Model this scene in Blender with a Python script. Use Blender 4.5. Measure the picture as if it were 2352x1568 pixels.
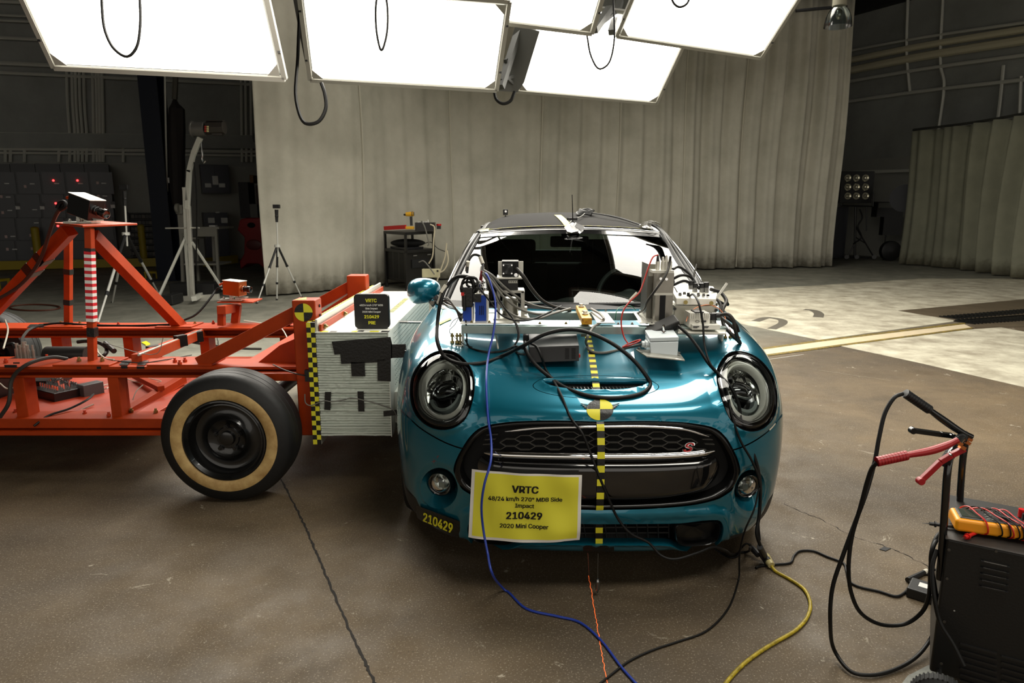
import bpy, bmesh, math, random
import numpy as np
from mathutils import Vector, Matrix, Euler
from mathutils.bvhtree import BVHTree
from mathutils.geometry import delaunay_2d_cdt
random.seed(7); rng = np.random.default_rng(7)
for o in list(bpy.data.objects): bpy.data.objects.remove(o)
sc = bpy.context.scene
COL = sc.collection
R = math.radians
# ---------------------------------------------------------------- camera
CH, TH, FP = 1.45, math.atan(309/1568), 1568.0
CT, ST = math.cos(TH), math.sin(TH)
cam = bpy.data.cameras.new('camera'); co = bpy.data.objects.new('camera', cam); COL.objects.link(co)
co.location = (0, 0, CH); co.rotation_euler = (math.pi/2-TH, 0, 0)
cam.sensor_width = 36; cam.lens = 24.0; cam.clip_end = 200; cam.clip_start = .05
cam.dof.use_dof = True; cam.dof.focus_distance = 2.9; cam.dof.aperture_fstop = 6.3
sc.camera = co
# ---------------------------------------------------------------- world, exposure
w = bpy.data.worlds.new('world'); sc.world = w; w.use_nodes = True
w.node_tree.nodes['Background'].inputs[0].default_value = (1.0, .93, .82, 1)
w.node_tree.nodes['Background'].inputs[1].default_value = .8
sc.view_settings.view_transform = 'Standard'; sc.view_settings.look = 'None'
sc.view_settings.gamma = 1; sc.view_settings.use_curve_mapping = False
sc.view_settings.exposure = 0.25
PANEL_E = 11.0
# ---------------------------------------------------------------- helpers
def ray(px, py):
    x, y = (px-1176)/FP, (784-py)/FP
    return Vector((x, y*ST+CT, y*CT-ST))
def P(px, py, Y=None, z=None, X=None):
    """point on the line of sight at a real depth Y, height z or side X"""
    d = ray(px, py); o = Vector((0, 0, CH))
    t = (Y/d.y) if Y is not None else ((z-CH)/d.z if z is not None else X/d.x)
    return o+d*t
def lin(c):
    c = c/255.0
    return c/12.92 if c <= .04045 else ((c+.055)/1.055)**2.4
def rgb(r, g, b): return (lin(r), lin(g), lin(b), 1)
MATS = {}
def mat(name, col=(128,128,128), rough=.5, metal=0, coat=0, emit=0, var=0, vscale=8, bump=0, bscale=60, col2=None, spec=None, alpha=1, sheen=0, crough=.03):
    if name in MATS: return MATS[name]
    m = bpy.data.materials.new(name); m.use_nodes = True; nt = m.node_tree; b = nt.nodes['Principled BSDF']
    c = rgb(*col); b.inputs['Base Color'].default_value = c
    b.inputs['Roughness'].default_value = rough; b.inputs['Metallic'].default_value = metal
    b.inputs['Coat Weight'].default_value = coat; b.inputs['Coat Roughness'].default_value = crough
    if spec is not None: b.inputs['Specular IOR Level'].default_value = spec
    if alpha < 1: b.inputs['Alpha'].default_value = alpha
    if emit: b.inputs['Emission Color'].default_value = c; b.inputs['Emission Strength'].default_value = emit
    if var or col2:
        tc = nt.nodes.new('ShaderNodeTexCoord'); n = nt.nodes.new('ShaderNodeTexNoise')
        n.inputs['Scale'].default_value = vscale; n.inputs['Detail'].default_value = 6; n.inputs['Roughness'].default_value = .65
        nt.links.new(tc.outputs['Object'], n.inputs['Vector'])
        r = nt.nodes.new('ShaderNodeValToRGB'); r.color_ramp.elements[0].position = .35; r.color_ramp.elements[1].position = .65
        c2 = rgb(*col2) if col2 else tuple(x*(1-var) for x in c[:3])+(1,)
        r.color_ramp.elements[0].color = c2; r.color_ramp.elements[1].color = c
        nt.links.new(n.outputs[0], r.inputs[0]); nt.links.new(r.outputs[0], b.inputs['Base Color'])
    if bump:
        tc = nt.nodes.new('ShaderNodeTexCoord'); n = nt.nodes.new('ShaderNodeTexNoise')
        n.inputs['Scale'].default_value = bscale; n.inputs['Detail'].default_value = 4
        nt.links.new(tc.outputs['Object'], n.inputs['Vector'])
        bp = nt.nodes.new('ShaderNodeBump'); bp.inputs['Strength'].default_value = bump; bp.inputs['Distance'].default_value = .004
        nt.links.new(n.outputs[0], bp.inputs['Height']); nt.links.new(bp.outputs[0], b.inputs['Normal'])
    MATS[name] = m; return m
def glass(name, tint=(235,245,240), refl_rough=.01, ior=1.5, trans=1.0):
    if name in MATS: return MATS[name]
    m = bpy.data.materials.new(name); m.use_nodes = True; nt = m.node_tree; nt.nodes.clear()
    out = nt.nodes.new('ShaderNodeOutputMaterial'); mx = nt.nodes.new('ShaderNodeMixShader')
    t = nt.nodes.new('ShaderNodeBsdfTransparent'); c = rgb(*tint); t.inputs[0].default_value = tuple(x*trans for x in c[:3])+(1,)
    g = nt.nodes.new('ShaderNodeBsdfGlossy'); g.inputs['Roughness'].default_value = refl_rough
    f = nt.nodes.new('ShaderNodeFresnel'); f.inputs[0].default_value = ior
    nt.links.new(f.outputs[0], mx.inputs[0]); nt.links.new(t.outputs[0], mx.inputs[1]); nt.links.new(g.outputs[0], mx.inputs[2])
    nt.links.new(mx.outputs[0], out.inputs[0]); MATS[name] = m; return m
def smooth_path(pts, k=6):
    pts = [Vector(p) for p in pts]
    if len(pts) < 3: return pts
    out = []
    Q = [pts[0]*2-pts[1]]+pts+[pts[-1]*2-pts[-2]]
    for i in range(1, len(Q)-2):
        p0, p1, p2, p3 = Q[i-1:i+3]
        d0 = max((p1-p0).length, 1e-6)**.5; d1 = max((p2-p1).length, 1e-6)**.5; d2 = max((p3-p2).length, 1e-6)**.5
        m1 = ((p1-p0)/d0-(p2-p0)/(d0+d1)+(p2-p1)/d1)*d1; m2 = ((p2-p1)/d1-(p3-p1)/(d1+d2)+(p3-p2)/d2)*d1
        for j in range(k):
            t = j/k; t2 = t*t; t3 = t2*t
            out.append(p1*(2*t3-3*t2+1)+m1*(t3-2*t2+t)+p2*(-2*t3+3*t2)+m2*(t3-t2))
    out.append(pts[-1]); return out
def frame(d, up=(0, 0, 1)):
    d = Vector(d).normalized(); up = Vector(up)
    if abs(d.dot(up)) > .999: up = Vector((0, 1, 0))
    x = up.cross(d).normalized(); y = d.cross(x); return x, y, d
class MB:
    def __init__(s, T=None): s.V = []; s.F = []; s.I = []; s.T = T
    def add(s, vs, fs, mi=0):
        n = len(s.V)
        s.V += [tuple(s.T @ Vector(v)) if s.T else tuple(v) for v in vs]
        s.F += [tuple(i+n for i in f) for f in fs]; s.I += [mi]*len(fs); return s
    def box(s, c, size, rot=None, mi=0):
        h = Vector(size)/2; M = (rot if isinstance(rot, Matrix) else Euler(rot).to_matrix()) if rot else Matrix.Identity(3)
        c = Vector(c)
        vs = [c+M @ Vector((sx*h.x, sy*h.y, sz*h.z)) for sz in (-1, 1) for sy in (-1, 1) for sx in (-1, 1)]
        return s.add(vs, [(0,2,3,1),(4,5,7,6),(0,1,5,4),(2,6,7,3),(0,4,6,2),(1,3,7,5)], mi)
    def box2(s, a, b, mi=0):
        a = Vector(a); b = Vector(b); return s.box((a+b)/2, [abs(x) for x in (b-a)], None, mi)
    def beam(s, p0, p1, w, h, up=(0,0,1), mi=0):
        p0 = Vector(p0); p1 = Vector(p1); x, y, d = frame(p1-p0, up)
        vs = [p+x*(sx*w/2)+y*(sy*h/2) for p in (p0, p1) for sy in (-1, 1) for sx in (-1, 1)]
        return s.add(vs, [(0,2,3,1),(4,5,7,6),(0,1,5,4),(2,6,7,3),(0,4,6,2),(1,3,7,5)], mi)
    def cyl(s, p0, p1, r, r1=None, n=14, mi=0, caps=True):
        p0 = Vector(p0); p1 = Vector(p1); r1 = r if r1 is None else r1; x, y, d = frame(p1-p0)
        vs = []
        for p, rr in ((p0, r), (p1, r1)):
            vs += [p+(x*math.cos(2*math.pi*i/n)+y*math.sin(2*math.pi*i/n))*rr for i in range(n)]
        fs = [(i, (i+1) % n, n+(i+1) % n, n+i) for i in range(n)]
        if caps: fs += [tuple(range(n-1, -1, -1)), tuple(range(n, 2*n))]
        return s.add(vs, fs, mi)
    def tube(s, pts, r, n=8, k=6, mi=0, smooth=True):
        pts = smooth_path(pts, k) if smooth else [Vector(p) for p in pts]
        vs, fs = [], []; x = None
        for i, p in enumerate(pts):
            d = (pts[min(i+1, len(pts)-1)]-pts[max(i-1, 0)])
            if d.length < 1e-7: d = Vector((0, 0, 1))
            d.normalize()
            if x is None: x = frame(d)[0]
            x = (x-d*x.dot(d))
            x = x.normalized() if x.length > 1e-5 else frame(d)[0]
            y = d.cross(x); rr = r(i/(len(pts)-1)) if callable(r) else r
            vs += [p+(x*math.cos(2*math.pi*j/n)+y*math.sin(2*math.pi*j/n))*rr for j in range(n)]
        for i in range(len(pts)-1):
            fs += [(i*n+j, i*n+(j+1) % n, (i+1)*n+(j+1) % n, (i+1)*n+j) for j in range(n)]
        m = len(pts)-1; fs += [tuple(range(n-1, -1, -1)), tuple(range(m*n, m*n+n))]
        return s.add(vs, fs, mi)
    def lathe(s, o, ax, prof, n=32, mi=0, sx=1, sy=1, up=(0,0,1), closed=False, cap=False):
        o = Vector(o); x, y, d = frame(ax, up); vs, fs = [], []
        for (r, h) in prof:
            vs += [o+d*h+x*(math.cos(2*math.pi*i/n)*r*sx)+y*(math.sin(2*math.pi*i/n)*r*sy) for i in range(n)]
        for k in range(len(prof)-1):
            fs += [(k*n+i, k*n+(i+1) % n, (k+1)*n+(i+1) % n, (k+1)*n+i) for i in range(n)]
        if prof[0][0] > 1e-6 and cap: fs.append(tuple(range(n-1, -1, -1)))
        if prof[-1][0] > 1e-6 and cap: fs.append(tuple(range((len(prof)-1)*n, len(prof)*n)))
        if closed: k = len(prof)-1; fs += [(k*n+i, k*n+(i+1) % n, (i+1) % n, i) for i in range(n)]
        return s.add(vs, fs, mi)
    def ell(s, c, r, n=20, m=12, mi=0, rot=None):
        c = Vector(c); r = Vector(r) if not isinstance(r, (int, float)) else Vector((r, r, r)); M = Euler(rot).to_matrix() if rot else Matrix.Identity(3)
        vs, fs = [], []
        for j in range(m+1):
            t = math.pi*j/m
            vs += [c+M @ Vector((r.x*math.sin(t)*math.cos(2*math.pi*i/n), r.y*math.sin(t)*math.sin(2*math.pi*i/n), r.z*math.cos(t))) for i in range(n)]
        for j in range(m): fs += [(j*n+i, (j+1)*n+i, (j+1)*n+(i+1) % n, j*n+(i+1) % n) for i in range(n)]
        return s.add(vs, fs, mi)
    def grid(s, f, nu, nv, mi=0, flip=False):
        """surface f(s,t), s,t in 0..1"""
        vs = [f(i/nu, j/nv) for j in range(nv+1) for i in range(nu+1)]; fs = []
        for j in range(nv):
            for i in range(nu):
                a = j*(nu+1)+i; q = (a, a+1, a+nu+2, a+nu+1); fs.append(q[::-1] if flip else q)
        return s.add(vs, fs, mi)
    def prism(s, loop, off, mi=0):
        """closed loop of points extruded by vector off"""
        n = len(loop); off = Vector(off); vs = [Vector(p) for p in loop]+[Vector(p)+off for p in loop]
        return s.add(vs, [tuple(range(n-1, -1, -1)), tuple(range(n, 2*n))]+[(i, (i+1) % n, n+(i+1) % n, n+i) for i in range(n)], mi)
    def build(s, name, mats, parent=None, bevel=0, angle=35, flat=False, fix=True):
        me = bpy.data.meshes.new(name); me.from_pydata(s.V, [], s.F)
        mats = mats if isinstance(mats, (list, tuple)) else [mats]
        for m in mats: me.materials.append(m)
        me.polygons.foreach_set('material_index', s.I)
        if fix:
            bm = bmesh.new(); bm.from_mesh(me); bmesh.ops.remove_doubles(bm, verts=bm.verts, dist=1e-6)
            bmesh.ops.recalc_face_normals(bm, faces=bm.faces); bm.to_mesh(me); bm.free()
        if not flat:
            me.polygons.foreach_set('use_smooth', [True]*len(me.polygons)); me.set_sharp_from_angle(angle=R(angle))
        me.update()
        o = link(name, me, parent)
        if bevel:
            b = o.modifiers.new('bevel', 'BEVEL'); b.width = bevel; b.segments = 2; b.limit_method = 'ANGLE'; b.angle_limit = R(40); b.harden_normals = True
        return o
WT = {}
def link(name, me, parent=None):
    o = bpy.data.objects.new(name, me); COL.objects.link(o)
    if parent: o.parent = parent; o.location = -WT.get(parent.name, Vector((0,0,0)))
    return o
def thing(name, label, cat, loc=(0,0,0), group=None):
    o = bpy.data.objects.new(name, None); COL.objects.link(o); o.location = loc; o.empty_display_size = .05
    WT[o.name] = Vector(loc); return tag(o, label, cat, group)
def tag(o, label=None, cat=None, group=None, kind=None):
    if label: o['label'] = label
    if cat: o['category'] = cat
    if group: o['group'] = group
    if kind: o['kind'] = kind
    return o
def dup(root, off, label=None):
    def cp(o, par):
        c = o.copy(); COL.objects.link(c)
        if par: c.parent = par
        for ch in o.children: cp(ch, c)
        return c
    r = cp(root, None); r.location = Vector(root.location)+Vector(off)
    if label: r['label'] = label
    return r
FONT = None
try:                                # the sans face that ships inside Blender; falls back to the built-in one
    FONT = bpy.data.fonts.load(bpy.utils.system_resource('DATAFILES', path='fonts')+'/Inter.woff2')
except Exception: FONT = None
def text_mb(mb, s, size, fmap, bold=.02, mi=0, align='CENTER', shear=0):
    cu = bpy.data.curves.new('t', 'FONT'); cu.body = s; cu.size = 1; cu.align_x = align; cu.offset = 0; cu.shear = shear; cu.resolution_u = 3
    if FONT: cu.font = FONT
    o = bpy.data.objects.new('t', cu); COL.objects.link(o); bpy.context.view_layer.update()
    me = bpy.data.meshes.new_from_object(o.evaluated_get(bpy.context.evaluated_depsgraph_get()))
    for k, (dx, dy) in enumerate(((0,0),(bold,bold*.4),(-bold,bold*.4),(bold,-bold*.4),(-bold,-bold*.4))):      # struck several times: a bold face, each strike a hair proud of the last
        vs = [Vector(fmap((v.co.x+dx)*size, (v.co.y+dy)*size)) for v in me.vertices]
        mb.add([v+(Vector((0,0,CH))-v).normalized()*.00012*k for v in vs], [tuple(p.vertices) for p in me.polygons], mi)
    bpy.data.objects.remove(o); bpy.data.curves.remove(cu); bpy.data.meshes.remove(me)
# ---------------------------------------------------------------- materials
paint_blk = mat('black_gloss', (9,9,10), .12, coat=1)
plast_blk = mat('black_plastic', (20,20,21), .45)
rubber = mat('rubber', (17,17,17), .75, bump=.2)
cable_m = mat('cable_black', (15,14,13), .5, spec=.25)
cable_g = mat('cable_grey', (105,103,96), .5)
cable_d = mat('cable_darkgrey', (46,44,41), .5, spec=.3)
alu = mat('aluminium', (200,198,188), .32, .85, var=.25, vscale=14, bump=.15)
alu_w = mat('aluminium_bright', (215,213,202), .42, .55, var=.12, vscale=9)
steel = mat('steel', (150,150,148), .25, 1)
chrome = mat('chrome', (235,235,235), .06, 1)
dark = mat('matte_black', (6,6,6), .9)
orange = mat('orange_paint', (170,56,7), .5, 0, .04, var=.25, vscale=5, bump=.12, bscale=30, spec=.22)
white_p = mat('white_plastic', (222,220,210), .45)
red_p = mat('red_paint', (190,14,14), .35)
yel_t = mat('yellow_tape', (222,214,45), .5)
blk_t = mat('black_tape', (10,10,9), .38, bump=.3, bscale=90)
red_t = mat('red_tape', (200,20,35), .5)
wht_t = mat('white_tape', (225,225,220), .5)
brass = mat('brass_bolt', (150,135,85), .35, .9)
navy = mat('navy_paint', (14,20,36), .4)
concrete_yel = mat('safety_yellow', (150,130,10), .55)
# ================================================================ LAMPS: big overhead light boxes
pan_e = mat('light_diffuser', (255,250,238), .5, emit=PANEL_E)
pan_fr = mat('light_frame', (150,148,140), .5)
pan_hs = mat('light_housing', (70,70,66), .6)
def light_panel(bl, br, up, L, label, group='overhead light boxes', back=False):
    """bl, br: lower corners; up: unit vector in the panel plane; L its length"""
    bl = Vector(bl); br = Vector(br); ex = (br-bl).normalized(); W = (br-bl).length
    up = (Vector(up)-ex*Vector(up).dot(ex)).normalized(); n = ex.cross(up)
    c = (bl+br)/2+up*L/2
    if n.z > 0: n = -n            # shines down
    t = thing('light_box', label, 'light', c, group)
    q = lambda x, y, d: c+ex*x+up*y+n*d
    m = MB(); m.add([q(-W/2+.05,-L/2+.05,.0), q(W/2-.05,-L/2+.05,.0), q(W/2-.05,L/2-.05,.0), q(-W/2+.05,L/2-.05,.0)], [(0,1,2,3)])
    d = m.build('diffuser', pan_e, t, fix=False)
    f = MB()
    for (a, b) in (((-W/2,-L/2),(W/2,-L/2)), ((W/2,-L/2),(W/2,L/2)), ((W/2,L/2),(-W/2,L/2)), ((-W/2,L/2),(-W/2,-L/2))):
        f.beam(q(*a,-.01), q(*b,-.01), .05, .05, n)
    for sx in (-1, 1):
        for sy in (-1, 1):
            p = [q(sx*(W/2-.04), sy*(L/2-.04), .012), q(sx*(W/2-.17), sy*(L/2-.04), .012), q(sx*(W/2-.04), sy*(L/2-.17), .012)]
            f.prism(p, n*.006)
            for k in (0, 1): f.box(q(sx*(W/2+.01), sy*(L/2-.3), 0), (.03,.03,.05), None, 1)
    f.build('frame', [pan_fr, plast_blk], t)
    h = MB(); a = [q(-W/2+.02,-L/2+.02,-.03), q(W/2-.02,-L/2+.02,-.03), q(W/2-.02,L/2-.02,-.03), q(-W/2+.02,L/2-.02,-.03)]
    b = [q(-W/2+.2,-L/2+.2,-.32), q(W/2-.2,-L/2+.2,-.32), q(W/2-.2,L/2-.2,-.32), q(-W/2+.2,L/2-.2,-.32)]
    h.add(a+b, [(0,1,2,3),(4,5,6,7)]+[(i,(i+1)%4,4+(i+1)%4,4+i) for i in range(4)]); h.build('housing', pan_hs, t)
    s = MB()
    for sx in (-1, 1):
        s = MB(); p = q(sx*W*.35, 0, -.3); s.cyl(p, (p.x, p.y, 7.8), .02, n=8); s.build('hanger', pan_hs, t)
    return t, q
def up_tilt(deg): return Vector((0, -math.cos(R(deg)), math.sin(R(deg))))
LB = []
PB = lambda px, py, Zc: Vector((0,0,CH))+ray(px,py)*Zc
LB.append(light_panel(PB(124,156,7.2), PB(654,182,7.15), up_tilt(55), 1.22, 'white glowing light box at top left with one cable loop across it')[0])
LB.append(light_panel(PB(712,184,8.6), PB(1141,208,9.0), up_tilt(42), 1.25, 'white glowing light box left of centre over the grey curtain')[0])
LB.append(light_panel(PB(1186,210,10.9), PB(1508,238,11.6), up_tilt(44), 1.5, 'white glowing light box with its lower right corner over the curtain folds')[0])
LB.append(light_panel(PB(903,22,8.1), PB(1360,78,8.5), up_tilt(42), 1.25, 'white glowing light box at the top edge above two others')[0])
LB.append(light_panel(PB(1416,84,10.0), PB(1748,134,10.6), up_tilt(40), 1.7, 'white glowing light box at top right nearest the curtain end')[0])
# further light boxes of the same bank, hung over the car (they show as reflections in the windscreen and bonnet), then unseen ones added for brightness
LB.append(light_panel((1.2,6.9,3.72), (3.6,6.9,3.72), (-.03,-1,0), 2.0, 'light box hung over the car roof on the driver side')[0])
LB.append(light_panel((-3.3,6.6,3.72), (-.88,6.6,3.72), (0,-1,0), 2.1, 'light box hung over the barrier cart')[0])
LB.append(light_panel((.45,4.4,3.72), (1.95,4.4,3.72), (0,-1,0), 1.5, 'light box hung over the bonnet of the car')[0])
LB.append(light_panel((.3,1.6,4.1), (2.9,1.8,4.1), (0,-1,0), 1.1, 'unseen light box added to brighten the front of the car')[0])  # unseen box, added to lift the light on the car front
LB.append(light_panel((-2.2,10.9,6.1), (.4,11.4,6.1), (0,-1,.6), 1.3, 'unseen light box added to brighten the left half of the backdrop', back=True)[0])  # added out of view, only to brighten the left of the curtain
LB.append(light_panel((2.6,12.4,6.1), (5.2,13.5,6.1), (0,-1,.6), 1.3, 'unseen light box added to brighten the right half of the backdrop', back=True)[0])  # likewise added out of view, for the right of the curtain
def hang_cable(par, pts, r, m=cable_m):
    return MB().tube(pts, r, 6).build('power_cord', m, par)
loopp = lambda L, Zc: [PB(x, y, Zc) for x, y in L]
hang_cable(LB[0], loopp([(233,-60),(234,10),(241,70),(262,112),(292,130),(312,112),(322,60),(318,-60)], 6.4), .015)
hang_cable(LB[1], loopp([(868,-20),(863,20),(866,80),(876,116),(888,80),(890,20),(884,-20)], 7.6), .014)
hang_cable(LB[0], loopp([(688,20),(684,130),(680,230),(700,282),(730,280),(748,250),(746,215),(738,190)], 8.4), .022)
hang_cable(LB[1], loopp([(1135,208),(1140,228),(1155,238),(1172,232),(1182,210)], 9.6), .022)
hang_cable(LB[2], loopp([(1348,80),(1358,130),(1376,158),(1396,148),(1410,100),(1408,0),(1404,-40)], 9.2), .014)
hang_cable(LB[4], loopp([(1540,-30),(1546,5),(1560,16),(1578,8),(1590,-30)], 8.8), .016)
fr = thing('light_rig', 'grey steel truss holding the light boxes', 'truss', (0,9,4.6))
for (a, b) in (((700,40,9.3),(722,150,9.0)), ((1195,60,10),(1150,200,9.6)), ((1400,20,9.9),(1365,70,9.4)), ((1215,75,10.6),(1180,205,10.0)), ((1425,0,10.4),(1404,75,10))):
    MB().beam(PB(*a), PB(*b), .09, .09).build('truss_bar', pan_hs, fr)
for (a, b) in (((700,60,9.3),(716,180,8.9)), ((1160,140,9.7),(1205,110,10.3)), ((1150,185,9.6),(1195,170,10.1)), ((1375,60,9.6),(1425,20,10.2)), ((1160,175,9.7),(1185,200,10.0))):
    MB().beam(PB(*a), PB(*b), .04, .04).build('truss_bar', pan_hs, fr)
for L, Zc in (([(668,-30),(746,-30),(735,40),(716,180),(708,178),(690,90)], 9.2), ([(1184,58),(1240,72),(1204,190),(1188,212),(1138,208)], 9.9), ([(1398,-30),(1470,-30),(1420,82),(1362,78)], 10.6)):
    MB().prism([PB(x, y, Zc) for x, y in L], (0,.02,.01)).build('side_plate', mat('plate_grey2', (96,96,90), .6), fr)
# ================================================================ ROOM
AN = R(27.5); E1 = Vector((math.cos(AN), math.sin(AN), 0)); E2 = Vector((math.sin(AN), -math.cos(AN), 0))
def floor_mat():
    m = bpy.data.materials.new('concrete'); m.use_nodes = True; nt = m.node_tree; b = nt.nodes['Principled BSDF']; N = nt.nodes.new; L = nt.links.new
    tc = N('ShaderNodeTexCoord')
    def noise(sc_, det, ro, p0, p1, c0, c1, dist=0):
        n = N('ShaderNodeTexNoise'); n.inputs['Scale'].default_value = sc_; n.inputs['Detail'].default_value = det; n.inputs['Roughness'].default_value = ro; n.inputs['Distortion'].default_value = dist
        L(tc.outputs['Object'], n.inputs['Vector']); r = N('ShaderNodeValToRGB'); e = r.color_ramp.elements
        e[0].position = p0; e[1].position = p1; e[0].color = c0; e[1].color = c1; L(n.outputs[0], r.inputs[0]); return r
    def mix(a, c, f, t='MIX', fac=1.0):
        x = N('ShaderNodeMix'); x.data_type = 'RGBA'; x.blend_type = t; x.inputs['Factor'].default_value = fac
        if f: L(f.outputs[0], x.inputs['Factor'])
        L(a, x.inputs['A']); 
        if hasattr(c, 'links'): L(c, x.inputs['B'])
        else: x.inputs['B'].default_value = c
        return x.outputs['Result']
    W1 = (1,1,1,1); K0 = (0,0,0,1)
    base = noise(1.1, 8, .65, .3, .7, rgb(70,58,42), rgb(110,93,68), .5)
    dirt = noise(.35, 5, .6, .42, .66, K0, W1)
    c = mix(base.outputs[0], rgb(58,49,37), dirt)
    sp = noise(150, 2, .5, .58, .70, K0, (.42,.42,.42,1)); c = mix(c, rgb(172,160,140), sp)
    sp2 = noise(120, 3, .6, .60, .68, K0, (.75,.75,.75,1)); c = mix(c, rgb(58,48,36), sp2)
    ch = noise(6, 8, .75, .63, .68, K0, (.7,.7,.7,1), 1.5); c = mix(c, rgb(178,170,152), ch)
    # bare concrete gives way to worn grey paint towards the back of the hall
    sx = N('ShaderNodeSeparateXYZ'); L(tc.outputs['Object'], sx.inputs[0])
    ns = noise(3, 6, .7, .2, .8, K0, W1)
    v = N('ShaderNodeVectorMath'); v.operation = 'DOT_PRODUCT'; v.inputs[1].default_value = (-E2.x*1.0, -E2.y*1.0, 0); L(tc.outputs['Object'], v.inputs[0])
    ad = N('ShaderNodeMath'); ad.operation = 'ADD'; L(v.outputs['Value'], ad.inputs[0]); L(ns.outputs[0], ad.inputs[1])
    mr = N('ShaderNodeMapRange'); mr.inputs['From Min'].default_value = 5.2; mr.inputs['From Max'].default_value = 6.6; L(ad.outputs[0], mr.inputs['Value'])
    gp = noise(2.2, 9, .7, .35, .65, rgb(96,96,86), rgb(128,126,114), .5)
    x = N('ShaderNodeMix'); x.data_type = 'RGBA'; L(mr.outputs[0], x.inputs['Factor']); L(c, x.inputs['A']); L(gp.outputs[0], x.inputs['B'])
    L(x.outputs['Result'], b.inputs['Base Color'])
    b.inputs['Roughness'].default_value = .62
    rr = noise(4, 6, .6, .3, .7, (.55,.55,.55,1), (.85,.85,.85,1)); L(rr.outputs[0], b.inputs['Roughness'])
    bn = N('ShaderNodeTexNoise'); bn.inputs['Scale'].default_value = 85; bn.inputs['Detail'].default_value = 6; L(tc.outputs['Object'], bn.inputs['Vector'])
    bp = N('ShaderNodeBump'); bp.inputs['Strength'].default_value = .35; bp.inputs['Distance'].default_value = .004; L(bn.outputs[0], bp.inputs['Height']); L(bp.outputs[0], b.inputs['Normal'])
    return m
def flat(name, pts, m, z, kind='structure', thick=None):
    pts = [Vector((p[0], p[1], z)) for p in pts]; mb = MB()
    mb.prism(pts, (0,0,-(thick or z*.9))); o = mb.build(name, m, fix=True); o['kind'] = kind; return o
fl = MB(); fl.box2((-30,-8,-.2), (30,36,0)); f = fl.build('floor', floor_mat()); f['kind'] = 'structure'
G = lambda px, py: P(px, py, z=0)
def line_e1(p, q): return p, q
wpaint = mat('floor_white_paint', (205,200,180), .55, col2=(150,142,124), vscale=3.2, bump=.2)
flat('painted_floor_area', [G(*p) for p in [(1600,694),(1673,667),(1872,656),(2111,640),(2380,640),(2352,688),(2063,714),(2201,737),(1881,781),(1693,742)]], wpaint, .003)
flat('painted_floor_area', [G(*p) for p in [(1932,795),(2226,757),(2300,752),(2500,790),(2600,950),(2352,889),(2105,832)]], wpaint, .003)
flat('trench_cover', [G(*p) for p in [(1640,818),(1881,785),(2215,745),(2232,753),(1932,792),(1640,832)]], mat('trench_cream', (206,190,160), .6, var=.15), .004)
yl = mat('yellow_line_worn', (140,118,40), .6, col2=(70,62,40), vscale=20)
flat('floor_line', [G(*p) for p in [(1640,815),(1881,782),(2215,741),(2218,744),(1881,785.5),(1640,818.5)]], yl, .006)
flat('floor_line', [G(*p) for p in [(1640,831),(1932,791.5),(2232,752.5),(2236,755),(1932,795),(1640,835)]], yl, .006)
flat('steel_plate_floor', [G(*p) for p in [(2063,714),(2400,683),(2420,750),(2240,752),(2222,742),(2201,737)]], mat('plate_brown', (92,80,62), .5, var=.3, vscale=4), .005)
gr = MB()
for i in range(26):
    for (q0, q1) in (((2180,731),(2400,712)), ((2215,742),(2420,728))):
        a0 = G(*q0); a1 = G(*q1); t = i/25; p = a0.lerp(a1, t); gr.box((p.x, p.y, .012), (.26,.02,.012), (0,0,AN+math.pi/2))
for (q0, q1) in (((2180,731),(2400,712)), ((2215,742),(2420,728)), ((2196,737),(2410,721))): gr.beam(G(*q0)+Vector((0,0,.012)), G(*q1)+Vector((0,0,.012)), .03, .012)
g_ = gr.build('floor_grate', mat('grate_black', (22,22,22), .4, .6)); g_['kind'] = 'structure'
# skid marks and cracks
skid = mat('skid_mark', (92,86,74), .7, var=.3, vscale=30)
def ribbon(name, pts, wd, m, z, kind='structure', k=6, jitter=0):
    pts = smooth_path([G(*p) if len(p) == 2 else p for p in pts], k); mb = MB(); vs = []; fs = []
    for i, p in enumerate(pts):
        d = (pts[min(i+1,len(pts)-1)]-pts[max(0,i-1)]).normalized(); nn = Vector((-d.y, d.x, 0)); ww = wd*(1+random.uniform(-jitter, jitter)) if jitter else wd
        if callable(wd): ww = wd(i/(len(pts)-1))
        j = nn*random.uniform(-jitter, jitter)*.01
        vs += [Vector((p.x, p.y, z))+nn*ww/2+j, Vector((p.x, p.y, z))-nn*ww/2+j]
    fs = [(2*i, 2*i+1, 2*i+3, 2*i+2) for i in range(len(pts)-1)]
    mb.add(vs, fs); o = mb.build(name, m, fix=False); o['kind'] = kind; return o
ribbon('skid_mark', [(1735,738),(1765,730),(1792,734),(1798,742),(1772,756)], .11, skid, .0045)
ribbon('skid_mark', [(1847,711),(1866,713),(1880,720),(1879,729)], .13, skid, .0045)
joint = mat('joint_dark', (30,26,22), .9)
ribbon('floor_joint', [(612,1030),(640,1090),(690,1186),(730,1278),(800,1440),(862,1572),(900,1660)], .009, joint, .0015, jitter=.3, k=26)
ribbon('floor_crack', [(1800,1156),(1850,1178),(1900,1200),(1960,1232),(2020,1250),(2080,1275),(2150,1310)], .003, joint, .0015, jitter=.8, k=10)
ribbon('floor_crack', [(1395,560),(1425,590),(1420,610)] and [(500,990),(510,930),(505,880),(503,800),(498,770)], .01, joint, .0015, jitter=.4)
ribbon('floor_line', [(1740,829),(1790,822),(1846,814)], .006, wht_t, .002)
ribbon('floor_line', [(1880,850),(1960,862),(2045,874)], .005, mat('scratch', (150,140,120), .6), .002)
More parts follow.
